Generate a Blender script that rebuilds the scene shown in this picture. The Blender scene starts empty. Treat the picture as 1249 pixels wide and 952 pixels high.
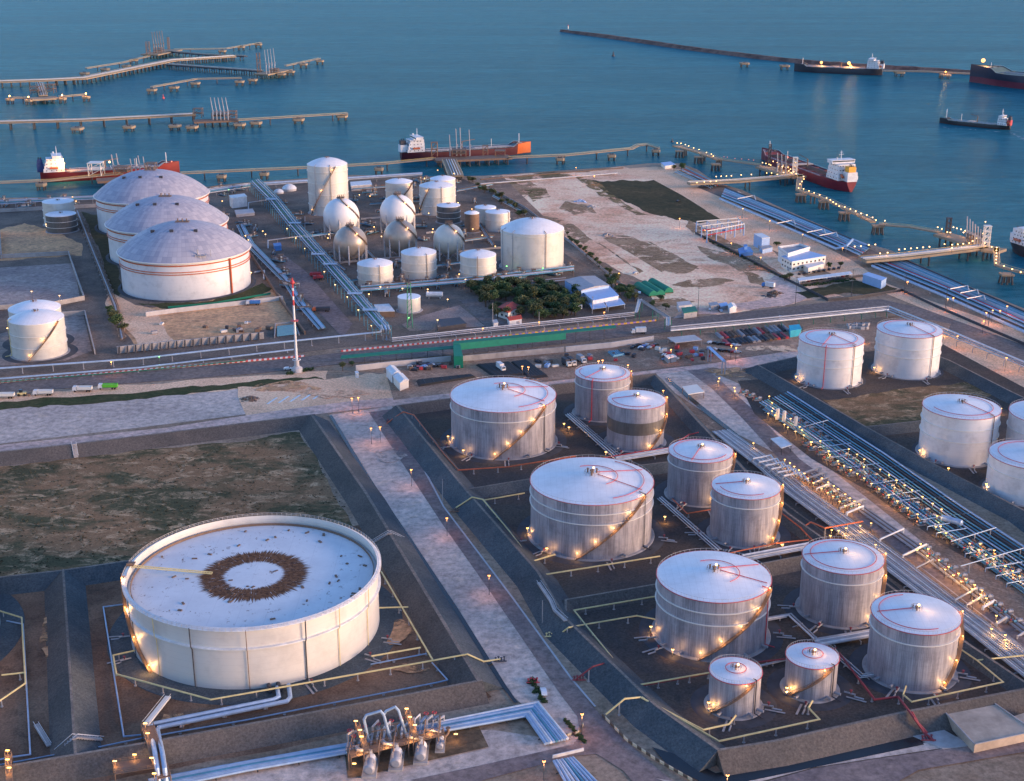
import bpy, bmesh, math, random
from mathutils import Vector, Matrix
R = math.radians
PI = math.pi
random.seed(7)
C = bpy.context.scene.collection
SC = bpy.context.scene
# ------------------------------------------------------------------ camera model (photo 1249 x 952)
F_PX, PITCH, CAM_H = 1650.0, R(19.2), 235.0
PW, PH = 1249.0, 952.0
CAM = Vector((0, 0, CAM_H))
FW = Vector((0, math.cos(PITCH), -math.sin(PITCH)))
UP = Vector((0, math.sin(PITCH), math.cos(PITCH)))
def ray(px, py):
    return FW + UP * (-(py - PH / 2) / F_PX) + Vector((1, 0, 0)) * ((px - PW / 2) / F_PX)
def P(px, py, z=0.0):
    d = ray(px, py)
    return CAM + d * ((z - CAM_H) / d.z)
def HY(px, py, Y):
    "height of the point of the ray that stands at depth Y"
    d = ray(px, py)
    return (CAM + d * (Y / d.y)).z
def proj(v):
    d = Vector(v) - CAM
    k = F_PX / d.dot(FW)
    return PW / 2 + d.x * k, PH / 2 - d.dot(UP) * k
def PP(pts, z=0.0):
    return [P(x, y, z) for x, y in pts]
def mpp(v):
    "photo pixels per metre at a point"
    return F_PX / (Vector(v) - CAM).dot(FW)
SEA = -3.5

# ------------------------------------------------------------------ materials
MATS = {}
def nt(name):
    m = bpy.data.materials.new(name); m.use_nodes = True
    n = m.node_tree; n.nodes.clear()
    out = n.nodes.new('ShaderNodeOutputMaterial')
    b = n.nodes.new('ShaderNodeBsdfPrincipled')
    n.links.new(b.outputs[0], out.inputs[0])
    MATS[name] = m
    return m, n, b
def mixc(n, fac, a, b, mode='MIX'):
    x = n.nodes.new('ShaderNodeMix'); x.data_type = 'RGBA'; x.blend_type = mode
    for s, v in ((x.inputs[0], fac), (x.inputs[6], a), (x.inputs[7], b)):
        if hasattr(v, 'is_linked') or hasattr(v, 'links'):
            n.links.new(v, s)
        else:
            s.default_value = v if not isinstance(v, (tuple, list)) else (*v[:3], 1)
    return x.outputs[2]
def noise(n, vec, scale, detail=4, rough=.55, dist=0.0):
    x = n.nodes.new('ShaderNodeTexNoise'); x.inputs['Scale'].default_value = scale
    x.inputs['Detail'].default_value = detail; x.inputs['Roughness'].default_value = rough
    x.inputs['Distortion'].default_value = dist
    if vec is not None: n.links.new(vec, x.inputs['Vector'])
    return x.outputs[0]
def ramp(n, v, a, b, lo=0.0, hi=1.0):
    x = n.nodes.new('ShaderNodeMapRange'); n.links.new(v, x.inputs[0])
    x.inputs[1].default_value = a; x.inputs[2].default_value = b
    x.inputs[3].default_value = lo; x.inputs[4].default_value = hi
    return x.outputs[0]
def math_(n, op, a, b=None):
    x = n.nodes.new('ShaderNodeMath'); x.operation = op
    for s, v in ((x.inputs[0], a), (x.inputs[1], b)):
        if v is None: continue
        if hasattr(v, 'links'): n.links.new(v, s)
        else: s.default_value = v
    return x.outputs[0]
def wpos(n):
    return n.nodes.new('ShaderNodeNewGeometry').outputs['Position']
def opos(n):
    return n.nodes.new('ShaderNodeTexCoord').outputs['Object']
def scaled(n, v, s):
    x = n.nodes.new('ShaderNodeMapping'); x.inputs['Scale'].default_value = s
    n.links.new(v, x.inputs['Vector']); return x.outputs[0]
def plain(name, c, rough=.6, metal=0.0, var=.18, scale=.35, bump=0.0):
    m, n, b = nt(name)
    v = opos(n)
    f = noise(n, v, scale, 5, .65)
    d = tuple(x * (1 - var) for x in c); l = tuple(min(1, x * (1 + var)) for x in c)
    n.links.new(mixc(n, ramp(n, f, .3, .7), d, l), b.inputs['Base Color'])
    b.inputs['Roughness'].default_value = rough; b.inputs['Metallic'].default_value = metal
    return m
def groundmat(name, c1, c2, c3, s=.02, fine=.35, rough=.92, streak=None, t=(.42, .58), t3=(.55, .68), gain=1.25, post=1.0):
    "patchy ground: c1/c2 in large patches, c3 in scattered spots, fine grain over all"
    c1, c2, c3 = [tuple(min(.9, q * gain * g_) for q, g_ in zip(c, (1.12, 1.0, .86))) for c in (c1, c2, c3)]
    m, n, b = nt(name)
    v = wpos(n)
    if streak: v2 = scaled(n, v, streak)
    else: v2 = v
    big = ramp(n, noise(n, v2, s, 9, .68, .5), t[0], t[1])
    mid = ramp(n, noise(n, v2, s * 4.3, 8, .75, .8), t3[0] - .02, t3[1])
    fin = noise(n, v, fine, 6, .75)
    col = mixc(n, big, c1, c2)
    col = mixc(n, mid, col, c3)
    col = mixc(n, ramp(n, fin, .32, .68), mixc(n, .55, col, (0, 0, 0)), mixc(n, 1.0, col, (1.75, 1.7, 1.65), 'MULTIPLY'))
    col = mixc(n, .3, col, mixc(n, big, c1, c2))
    xl = noise(n, v, s * .35, 3, .5)
    col = mixc(n, ramp(n, xl, .35, .65, .0, .35), col, mixc(n, .5, col, (0, 0, 0)))
    if post != 1.0:
        col = mixc(n, 1.0, col, (post, post, post), 'MULTIPLY'); col.node.clamp_result = True
    n.links.new(col, b.inputs['Base Color'])
    b.inputs['Roughness'].default_value = rough
    b.inputs['Specular IOR Level'].default_value = .15
    return m
def spotty(m, s=.05, lo=.44, hi=.53):
    "lets the surface below show through in irregular spots"
    n = m.node_tree; out = next(x for x in n.nodes if x.type == 'OUTPUT_MATERIAL'); b = next(x for x in n.nodes if x.type == 'BSDF_PRINCIPLED')
    tr = n.nodes.new('ShaderNodeBsdfTransparent'); mx = n.nodes.new('ShaderNodeMixShader')
    n.links.new(ramp(n, noise(n, wpos(n), s, 9, .7, .6), lo, hi), mx.inputs[0]); n.links.new(tr.outputs[0], mx.inputs[1]); n.links.new(b.outputs[0], mx.inputs[2])
    n.links.new(mx.outputs[0], out.inputs[0]); return m
def emit(name, c, s):
    m, n, b = nt(name)
    b.inputs['Base Color'].default_value = (*c, 1)
    b.inputs['Emission Color'].default_value = (*c, 1)
    b.inputs['Emission Strength'].default_value = s
    m.cycles.emission_sampling = 'NONE'
    return m

# ------------------------------------------------------------------ objects
def tag(o, label=None, cat=None, group=None, kind=None):
    if label: o['label'] = label
    if cat: o['category'] = cat
    if group: o['group'] = group
    if kind: o['kind'] = kind
    return o
def thing(name, label, cat, loc=(0, 0, 0), group=None, rz=0.0):
    o = bpy.data.objects.new(name, None); C.objects.link(o)
    o.empty_display_size = 1
    o.location = loc; o.rotation_euler = (0, 0, rz)
    return tag(o, label, cat, group)
KIDS = {}
def adopt(o, parent):
    o.parent = parent
    KIDS.setdefault(parent.name, []).append(o)
class MB:
    def __init__(s): s.v = []; s.f = []; s.m = []
    def add(s, vs, fs, mi=0):
        k = len(s.v); s.v += [tuple(v) for v in vs]
        s.f += [tuple(i + k for i in f) for f in fs]; s.m += [mi] * len(fs); return s
    def box(s, c, d, rz=0.0, mi=0):
        x, y, z = (q / 2 for q in d); cs, sn = math.cos(rz), math.sin(rz)
        vs = []
        for sz in (-z, z):
            for sx, sy in ((-x, -y), (x, -y), (x, y), (-x, y)):
                vs.append((c[0] + sx * cs - sy * sn, c[1] + sx * sn + sy * cs, c[2] + sz))
        return s.add(vs, [(0, 3, 2, 1), (4, 5, 6, 7), (0, 1, 5, 4), (1, 2, 6, 5), (2, 3, 7, 6), (3, 0, 4, 7)], mi)
    def prism(s, poly, z0, z1, mi=0, top=None):
        n = len(poly)
        vs = [(p[0], p[1], z0) for p in poly] + [(p[0], p[1], z1) for p in poly]
        fs = [tuple(range(n - 1, -1, -1)), tuple(range(n, 2 * n))]
        fs += [(i, (i + 1) % n, n + (i + 1) % n, n + i) for i in range(n)]
        s.add(vs, fs, mi)
        if top is not None: s.m[-len(fs) + 1] = top
        return s
    def cyl(s, x, y, z0, z1, r, n=24, r2=None, cap=True, mi=0):
        r2 = r if r2 is None else r2
        vs = [(x + r * math.cos(2 * PI * i / n), y + r * math.sin(2 * PI * i / n), z0) for i in range(n)]
        vs += [(x + r2 * math.cos(2 * PI * i / n), y + r2 * math.sin(2 * PI * i / n), z1) for i in range(n)]
        fs = [(i, (i + 1) % n, n + (i + 1) % n, n + i) for i in range(n)]
        if cap: fs += [tuple(range(n - 1, -1, -1)), tuple(range(n, 2 * n))]
        return s.add(vs, fs, mi)
    def lathe(s, prof, n=48, x=0, y=0, mi=0, a0=0, a1=2 * PI):
        full = abs(a1 - a0 - 2 * PI) < 1e-6
        k = n if full else n + 1
        vs = []
        for r, z in prof:
            for i in range(k):
                a = a0 + (a1 - a0) * i / n
                vs.append((x + r * math.cos(a), y + r * math.sin(a), z))
        fs = []
        for j in range(len(prof) - 1):
            for i in range(n):
                i2 = (i + 1) % k
                fs.append((j * k + i, j * k + i2, (j + 1) * k + i2, (j + 1) * k + i))
        return s.add(vs, fs, mi)
    def tube(s, pts, r, n=6, cap=True, mi=0, closed=False):
        pts = [Vector(p) for p in pts]
        if len(pts) < 2: return s
        rings = []
        N = len(pts)
        up0 = None
        for i, p in enumerate(pts):
            if closed:
                d1 = (p - pts[i - 1]).normalized(); d2 = (pts[(i + 1) % N] - p).normalized()
            else:
                d1 = (p - pts[i - 1]).normalized() if i else None
                d2 = (pts[i + 1] - p).normalized() if i < N - 1 else None
                d1 = d1 or d2; d2 = d2 or d1
            t = d1 + d2
            t = t.normalized() if t.length > 1e-5 else d1
            if up0 is None:
                up0 = Vector((0, 0, 1)) if abs(t.z) < .9 else Vector((1, 0, 0))
            a = up0 - d1 * up0.dot(d1)
            if a.length < 1e-4:
                a = Vector((1, .3, 0)); a -= d1 * a.dot(d1)
            a.normalize(); b = d1.cross(a)
            rr = r[i] if isinstance(r, (list, tuple)) else r
            ring = []
            for k in range(n):
                an = 2 * PI * k / n
                q = a * math.cos(an) * rr + b * math.sin(an) * rr
                den = d1.dot(t)
                # slide along d1 on to the mitre plane
                q = q - d1 * (q.dot(t) / den if abs(den) > .3 else 0)
                ring.append(p + q)
            rings.append(ring); up0 = a - d2 * a.dot(d2)
            if up0.length < 1e-4: up0 = b.copy()
        vs = [v for rg in rings for v in rg]
        fs = []
        for i in range(N if closed else N - 1):
            j = (i + 1) % N
            for k in range(n):
                fs.append((i * n + k, i * n + (k + 1) % n, j * n + (k + 1) % n, j * n + k))
        if cap and not closed:
            fs += [tuple(range(n - 1, -1, -1)), tuple((N - 1) * n + k for k in range(n))]
        return s.add(vs, fs, mi)
    def bar(s, a, b, r, n=5, mi=0): return s.tube([a, b], r, n, True, mi)
    def sphere(s, c, r, nu=16, nv=10, sz=1.0, mi=0):
        prof = [(max(1e-4, r * math.sin(PI * j / nv)), c[2] - r * sz * math.cos(PI * j / nv)) for j in range(nv + 1)]
        return s.lathe(prof, nu, c[0], c[1], mi)
    def quad(s, a, b, c, d, mi=0): return s.add([a, b, c, d], [(0, 1, 2, 3)], mi)
    def build(s, name, mat, parent=None, smooth=True, local=False):
        me = bpy.data.meshes.new(name)
        off = Vector((0, 0, 0))
        if parent is not None and not local: off = Vector(parent.location)
        me.from_pydata([(v[0] - off.x, v[1] - off.y, v[2] - off.z) for v in s.v], [], s.f)
        for m in (mat if isinstance(mat, (list, tuple)) else [mat]): me.materials.append(m)
        me.polygons.foreach_set('material_index', s.m)
        me.update()
        if smooth:
            me.shade_smooth()
            me.set_sharp_from_angle(angle=R(35))
        o = bpy.data.objects.new(name, me); C.objects.link(o)
        if parent is not None: adopt(o, parent)
        return o
def dup(o, loc=None, rz=None, label=None, group=None, scale=None, parent=None):
    c = o.copy(); C.objects.link(c)
    if parent is not None: adopt(c, parent)
    if loc is not None: c.location = loc
    if rz is not None: c.rotation_euler = (0, 0, rz)
    if scale is not None: c.scale = (scale, scale, scale) if not isinstance(scale, (tuple, list)) else scale
    if label: c['label'] = label
    if group: c['group'] = group
    for ch in KIDS.get(o.name, []):
        dup(ch, parent=c)
    return c
SHEETS = [0]
def ragged(pts, amp, seed=1, depth=4):
    "break straight photo edges into an uneven natural outline"
    rr = random.Random(seed); out = list(pts)
    for k in range(depth):
        nx = []
        for i, a in enumerate(out):
            b = out[(i + 1) % len(out)]; L = math.hypot(b[0] - a[0], b[1] - a[1])
            nx.append(a)
            if L > 5: j = min(amp, L * .12) * rr.uniform(-1, 1); nx.append(((a[0] + b[0]) / 2 - (b[1] - a[1]) / L * j, (a[1] + b[1]) / 2 + (b[0] - a[0]) / L * j * .6))
        out = nx
    return out
def sheet(name, pts, mat, z, kind='structure', label=None, cat=None, rag=0):
    if rag: pts = ragged(pts, rag, len(name) + int(pts[0][0]))
    SHEETS[0] += 1; z = z + SHEETS[0] * .003
    w = [Vector((p.x, p.y, 0)) for p in (P(x, y, 0) for x, y in pts)]
    bm = bmesh.new()
    vs = [bm.verts.new((p.x, p.y, z)) for p in w]
    f = bm.faces.new(vs)
    if f.normal.z < 0: f.normal_flip()
    bmesh.ops.triangulate(bm, faces=[f])
    me = bpy.data.meshes.new(name); bm.to_mesh(me); bm.free()
    me.materials.append(mat)
    for p in me.polygons:
        if p.normal.z < 0: p.flip()
    o = bpy.data.objects.new(name, me); C.objects.link(o)
    tag(o, label, cat, None, kind)
    return o
def light(parent, loc, power, col=(1, .52, .18), rad=.4):
    key = 'lamp_light_%g_%g' % (power, rad) + str(col)
    l = bpy.data.lights.get(key)
    if l is None:
        l = bpy.data.lights.new(key, 'POINT'); l.energy = power * .15; l.color = col; l.shadow_soft_size = rad
    o = bpy.data.objects.new('light', l); C.objects.link(o)
    o.location = Vector(loc) - (Vector(parent.location) if parent is not None else Vector())
    if parent is not None: adopt(o, parent)
    return o

# ------------------------------------------------------------------ palette
M = {}
M['white'] = plain('white_paint', (.66, .66, .65), .5)
M['roofwhite'] = plain('tank_roof_white', (.84, .84, .84), .55, var=.05, scale=.15)
M['cream'] = plain('cream_paint', (.72, .68, .6), .5, var=.06, scale=.1)
M['grey'] = plain('grey_steel', (.33, .33, .35), .55, .2)
M['dark'] = plain('dark_steel', (.06, .06, .07), .6, .3)
M['brownsteel'] = plain('rusty_brown_steel', (.19, .12, .08), .8)
M['red'] = plain('red_paint', (.5, .05, .06), .5)
M['darkred'] = plain('dark_red_paint', (.26, .035, .04), .55)
M['orange'] = plain('orange_fire_pipe', (.5, .12, .045), .5)
M['yellow'] = plain('pale_yellow_paint', (.72, .58, .26), .5)
M['green'] = plain('green_mesh', (.0, .2, .11), .7, var=.12)
M['greenpaint'] = plain('green_paint', (.01, .17, .1), .6)
M['blue'] = plain('blue_paint', (.05, .2, .5), .5)
M['bluepipe'] = plain('pale_blue_pipe', (.34, .45, .58), .4, .2)
M['tealpipe'] = plain('teal_pipe', (.09, .27, .36), .4, .25)
M['silverpipe'] = plain('silver_lagged_pipe', (.42, .41, .41), .4, .3)
M['conc'] = plain('concrete', (.36, .33, .31), .85, var=.25, scale=.2)
M['concdark'] = plain('dark_concrete', (.06, .06, .065), .9, var=.3, scale=.2)
M['concpale'] = plain('pale_concrete', (.5, .47, .45), .85, var=.15, scale=.2)
M['jetty'] = plain('jetty_concrete', (.3, .23, .15), .85, var=.2, scale=.1)
M['pile'] = plain('weathered_pile', (.07, .07, .07), .9, var=.4)
M['rubber'] = plain('black_rubber', (.02, .02, .02), .8)
M['bluesteel'] = plain('blue_corrugated_sheet', (.3, .45, .68), .5, .1, var=.08)
M['redroof'] = plain('red_roof_tile', (.4, .06, .04), .8)
M['glass'] = plain('dark_window_glass', (.02, .03, .04), .15, 0, .1)
M['bulb'] = emit('warm_lamp_glow', (1, .52, .13), 1.3)
M['bulbfar'] = emit('far_warm_lamp_glow', (1, .55, .2), 1.4)
M['bulbw'] = emit('white_lamp_glow', (.95, 1, .85), .8)
M['bulbg'] = emit('green_lamp_glow', (.3, 1, .3), .5)
M['bulbr'] = emit('red_lamp_glow', (1, .25, .15), .5)
M['bulbo'] = emit('orange_lamp_glow', (1, .38, .1), .95)
# ------------------------------------------------------------------ world, sun, camera
w = bpy.data.worlds.new('World'); SC.world = w; w.use_nodes = True
wn = w.node_tree; bg = wn.nodes['Background']
sky = wn.nodes.new('ShaderNodeTexSky'); sky.sky_type = 'NISHITA'; sky.sun_disc = False
SUN_EL, SUN_AZ = R(5), R(104)      # azimuth clockwise from +Y
sky.sun_elevation = SUN_EL; sky.sun_rotation = SUN_AZ
sky.air_density = 1.0; sky.dust_density = .3; sky.ozone_density = 3.4; sky.altitude = 200
tint = wn.nodes.new('ShaderNodeMix'); tint.data_type = 'RGBA'; tint.blend_type = 'MULTIPLY'; tint.inputs[0].default_value = 1
wn.links.new(sky.outputs[0], tint.inputs[6]); tint.inputs[7].default_value = (1.27, .945, .99, 1)
wn.links.new(tint.outputs[2], bg.inputs[0]); bg.inputs[1].default_value = .15
sl = bpy.data.lights.new('sun', 'SUN'); sl.energy = 1.6; sl.angle = R(22); sl.color = (1, .64, .4)
so = bpy.data.objects.new('sun', sl); C.objects.link(so)
sdir = Vector((math.sin(SUN_AZ) * math.cos(SUN_EL), math.cos(SUN_AZ) * math.cos(SUN_EL), math.sin(SUN_EL)))
so.rotation_euler = sdir.to_track_quat('Z', 'Y').to_euler()
cd = bpy.data.cameras.new('camera'); co = bpy.data.objects.new('camera', cd); C.objects.link(co)
co.location = CAM; co.rotation_euler = (PI / 2 - PITCH, 0, 0)
cd.sensor_width = 36; cd.lens = F_PX / PW * 36; cd.clip_end = 90000; cd.clip_start = 5
SC.camera = co
SC.view_settings.view_transform = 'Standard'; SC.view_settings.look = 'None'
SC.view_settings.gamma = 1; SC.view_settings.exposure = EXPOSURE if 'EXPOSURE' in globals() else 2.15

# ------------------------------------------------------------------ sea
def sea_mat():
    m, n, b = nt('sea_water')
    v = wpos(n)
    patch = noise(n, scaled(n, v, (.0012, .003, 1)), 1, 4, .6, .5)
    w1 = noise(n, scaled(n, v, (.035, .12, 1)), 1, 8, .82, .3)
    w2 = noise(n, scaled(n, v, (.009, .035, 1)), 1, 5, .65, .4)
    col = mixc(n, ramp(n, patch, .35, .65), (.0, .135, .175), (.0, .18, .22))
    col = mixc(n, ramp(n, w1, .35, .65), mixc(n, .5, col, (0, .01, .03)), mixc(n, .16, col, (.25, .4, .45)))
    lanes = noise(n, scaled(n, v, (.0006, .006, 1)), 1, 5, .6, 1.2)
    col = mixc(n, ramp(n, lanes, .4, .62, .0, .35), col, (.0, .05, .085))
    n.links.new(col, b.inputs['Base Color'])
    b.inputs['Roughness'].default_value = .6; b.inputs['Specular IOR Level'].default_value = 0
    h = math_(n, 'ADD', math_(n, 'MULTIPLY', w1, 1.0), math_(n, 'MULTIPLY', w2, 2.2))
    bp = n.nodes.new('ShaderNodeBump'); bp.inputs['Strength'].default_value = .7; bp.inputs['Distance'].default_value = 2.6
    n.links.new(h, bp.inputs['Height'])
    gl = n.nodes.new('ShaderNodeBsdfGlossy'); gl.inputs['Roughness'].default_value = .17; n.links.new(bp.outputs[0], gl.inputs['Normal'])
    gl.inputs['Color'].default_value = (.55, .85, 1, 1)
    fr = n.nodes.new('ShaderNodeFresnel'); fr.inputs['IOR'].default_value = 1.33; n.links.new(bp.outputs[0], fr.inputs['Normal'])
    mx = n.nodes.new('ShaderNodeMixShader'); n.links.new(math_(n, 'MULTIPLY', fr.outputs[0], .37), mx.inputs[0])
    n.links.new(b.outputs[0], mx.inputs[1]); n.links.new(gl.outputs[0], mx.inputs[2]); n.links.new(mx.outputs[0], n.nodes['Material Output'].inputs[0])
    return m
mb = MB(); mb.quad((-40000, -3000, SEA), (40000, -3000, SEA), (40000, 60000, SEA), (-40000, 60000, SEA))
tag(mb.build('sea', sea_mat(), smooth=False), kind='structure')

# ------------------------------------------------------------------ land
shore = [(-900, 262), (-300, 247), (0, 241), (150, 240), (290, 223), (430, 213), (520, 215), (590, 214), (680, 208),
         (750, 203), (790, 199), (830, 199), (850, 206), (862, 215), (880, 224), (904, 231), (968, 260), (1045, 293), (1087, 305),
         (1110, 318), (1175, 346), (1249, 376), (1420, 446), (1800, 600)]
g1 = groundmat('dry_earth', (.2, .155, .12), (.27, .22, .18), (.13, .115, .09), .02, .5)
top = [P(x, y, 0) for x, y in shore]
poly = [(p.x, p.y) for p in top] + [(700, 60), (500, -250), (-500, -250), (-900, 60)]
bm = bmesh.new()
vs = [bm.verts.new((x, y, 0)) for x, y in poly]
f = bm.faces.new(vs); bmesh.ops.triangulate(bm, faces=[f])
# rock slope down into the sea
n_s = len(shore)
me = bpy.data.meshes.new('ground'); bm.to_mesh(me); bm.free(); me.materials.append(g1)
for p in me.polygons:
    if p.normal.z < 0: p.flip()
go = bpy.data.objects.new('ground', me); C.objects.link(go); tag(go, kind='structure')
mb = MB()
for a, b_ in zip(top[:-1], top[1:]):
    d = (b_ - a).normalized(); nrm = Vector((-d.y, d.x, 0))
    if nrm.y < 0 and abs(nrm.y) > .01: nrm = -nrm
    mb.quad(a, b_, b_ + nrm * 9 + Vector((0, 0, -6)), a + nrm * 9 + Vector((0, 0, -6)))
tag(mb.build('shore_rocks', groundmat('shore_rock', (.1, .085, .07), (.2, .16, .12), (.05, .045, .04), .1, .6), smooth=False), kind='structure')

G = {}
G['field'] = groundmat('rough_grass_field', (.15, .095, .055), (.05, .05, .028), (.36, .26, .17), .03, 1.1, streak=(.8, 1.25, 1), t=(.45, .56), t3=(.53, .64), gain=1.35, post=1.25)
G['compound'] = groundmat('compound_earth', (.085, .056, .042), (.14, .095, .07), (.04, .032, .027), .035, 1.3, gain=1.6, post=1.0)
G['darkfloor'] = groundmat('tank_yard_floor', (.044, .042, .044), (.066, .056, .05), (.028, .029, .033), .03, 1.1, gain=1.6)
G['slate'] = groundmat('shotcrete_slope', (.038, .052, .066), (.052, .066, .08), (.028, .038, .05), .06, 1.4, gain=1.5, post=1.15)
G['slatebrown'] = groundmat('brown_shotcrete', (.07, .072, .076), (.088, .086, .088), (.052, .054, .058), .05, 1.4, gain=1.35)
G['paleconc'] = groundmat('pale_concrete_apron', (.42, .375, .365), (.35, .31, .305), (.46, .38, .32), .03, 0.3, gain=1.15, post=1.15)
G['asphalt'] = groundmat('asphalt', (.11, .1, .105), (.145, .125, .12), (.085, .08, .085), .03, .4, gain=1.45)
G['lane'] = groundmat('old_asphalt_lane', (.13, .11, .12), (.17, .14, .14), (.1, .085, .09), .02, 0.35, gain=1.3, post=1.15)
G['sand'] = groundmat('dry_sand', (.6, .41, .29), (.68, .48, .35), (.4, .26, .17), .03, 0.8, gain=1.05, post=1.12)
G['lot'] = groundmat('pink_sand_lot', (.78, .47, .36), (.46, .27, .19), (.26, .155, .09), .014, 0.45, streak=(.8, 1.0, 1), t=(.45, .6), t3=(.54, .66), gain=1.25, post=1.22)
G['grass'] = groundmat('dull_grass', (.06, .052, .026), (.036, .038, .02), (.11, .085, .05), .02, .25)
G['verge'] = groundmat('green_verge', (.035, .05, .02), (.055, .06, .028), (.11, .09, .05), .05, .4)
G['plant'] = groundmat('plant_floor', (.1, .09, .085), (.16, .135, .12), (.055, .05, .05), .03, 0.8, post=1.05)
G['yard'] = groundmat('yard_earth', (.22, .155, .12), (.14, .105, .085), (.4, .3, .24), .025, 0.8, gain=1.25, post=1.2)
G['roadgrey'] = groundmat('worn_grey_yard', (.2, .165, .16), (.26, .21, .2), (.13, .11, .11), .04, .8)
G['path'] = groundmat('pink_concrete_track', (.52, .39, .36), (.4, .31, .3), (.56, .38, .28), .03, 0.3, gain=1.15, post=1.12)
G['dirt'] = groundmat('orange_dirt', (.46, .28, .16), (.34, .21, .13), (.17, .12, .08), .025, .3, gain=1.25, post=1.2)

Z = .03
# upper-left field and strips (photo polygons)
sheet('field', [(-120, 575), (0, 568), (320, 534), (366, 527), (400, 585), (440, 655), (160, 690), (-120, 722)], G['field'], Z, rag=3)
sheet('compound_ground', [(-300, 735), (80, 700), (160, 690), (440, 640), (520, 790), (600, 850), (380, 905), (-300, 1030)], G['compound'], Z * 2, rag=3)
sheet('path', [(-60, 505), (60, 487), (290, 474), (300, 505), (180, 520), (-60, 548)], G['paleconc'], Z)
sheet('verge', [(-60, 489), (400, 452), (398, 462), (385, 466), (200, 482), (-60, 503)], G['sand'], Z * 2, rag=3)
sheet('grass_verge', [(-60, 497), (200, 475), (385, 459), (398, 464), (330, 469), (190, 484), (0, 500), (-60, 507)], G['verge'], Z * 3, rag=3)
sheet('apron', [(290, 472), (390, 462), (470, 455), (640, 470), (640, 476), (470, 493), (300, 507)], G['sand'], Z * 3, rag=3)
sheet('access_road', [(-60, 549), (200, 522), (330, 502), (430, 489), (560, 479), (680, 464), (800, 451), (870, 443), (975, 424), (975, 437), (880, 456), (800, 465),
      (560, 487), (430, 500), (330, 512), (200, 530), (-60, 560)], G['path'], Z * 4)
sheet('centre_path', [(402, 506), (478, 495), (541, 621), (625, 731), (705, 842), (760, 905), (700, 905), (640, 862), (615, 840), (540, 725)], G['paleconc'], Z * 3)
sheet('lane', [(450, 503), (477, 499), (541, 620), (625, 730), (697, 830), (725, 864), (759, 900), (814, 948), (850, 975), (790, 975), (760, 940), (728, 920), (700, 922), (560, 960), (500, 952),
      (585, 934), (700, 908), (708, 895), (704, 874), (680, 842), (656, 807), (600, 725), (540, 640)], G['lane'], Z * 5)
sheet('lower_apron', [(380, 925), (545, 893), (600, 890), (665, 900), (700, 903), (700, 910), (585, 934), (500, 954), (380, 990), (200, 990), (210, 960)], G['paleconc'], Z * 3)
# main road
sheet('road', [(-80, 473), (320, 441), (415, 430), (620, 411), (800, 392), (920, 379), (1028, 366.5), (1075, 365), (1125, 376), (1249, 421), (1330, 452),
      (1330, 482), (1249, 450), (1092, 381), (1060, 381), (920, 395), (815, 405), (620, 427), (415, 444), (320, 455), (-80, 486)], G['asphalt'], Z * 5)
# road centre line
lm = plain('white_road_paint', (.75, .75, .7), .6)
def line(pts, wd, mat, z, name='road_line'):
    q = PP(pts); mb = MB()
    for a, b in zip(q[:-1], q[1:]):
        d = (b - a).normalized(); nn = Vector((-d.y, d.x, 0)) * wd / 2
        mb.quad(*[Vector((p.x, p.y, z)) for p in (a - nn, b - nn, b + nn, a + nn)])
    return tag(mb.build(name, mat, smooth=False), kind='structure')
line([(815, 398), (920, 387.5), (1050, 373.5), (1090, 373), (1140, 388), (1249, 430)], .5, lm, Z * 6)
line([(-40, 478), (320, 448)], .25, lm, Z * 6)
# far sand, lots, coast strip
sheet('sand_lot', [(596, 216), (690, 210), (760, 203), (850, 232), (905, 275), (960, 320), (1000, 352), (1030, 362), (920, 377), (810, 388), (800, 375), (790, 345), (700, 300), (640, 255), (600, 236)], G['lot'], Z, rag=3)
sheet('grass', [(722, 219), (760, 219), (800, 219), (832, 238), (885, 268), (850, 272), (800, 262), (745, 238)], G['grass'], Z * 2, rag=3)
sheet('coast_track', [(740, 207), (800, 203), (835, 207), (860, 226), (900, 247), (960, 277), (1040, 318), (1080, 345), (1130, 365), (1249, 405), (1249, 428), (1130, 378), (1075, 356), (1030, 340),
      (930, 300), (880, 268), (832, 238), (795, 218)], G['sand'], Z * 3)
sheet('pipe_strip', [(865, 221), (882, 226), (968, 264), (1045, 297), (1110, 324), (1249, 382), (1330, 416), (1330, 440), (1249, 405), (1130, 352), (1060, 320), (1010, 300), (940, 266), (850, 228)], G['plant'], Z * 4)
sheet('dirt_path', [(930, 345), (945, 336), (965, 345), (985, 362), (960, 372), (900, 379), (820, 388), (850, 375), (925, 366), (955, 362)], G['path'], Z * 4, rag=3)
sheet('lawn', [(968, 357), (1045, 342), (1095, 352), (1000, 362), (985, 364)], G['grass'], Z * 5, rag=3)
lotb = spotty(groundmat('brown_lot_soil', (.2, .14, .085), (.3, .21, .14), (.42, .31, .24), .03, .3), .06, .40, .50)
lotg = spotty(groundmat('olive_lot_growth', (.12, .1, .045), (.2, .15, .08), (.3, .22, .15), .03, .3), .06, .42, .52)
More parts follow.
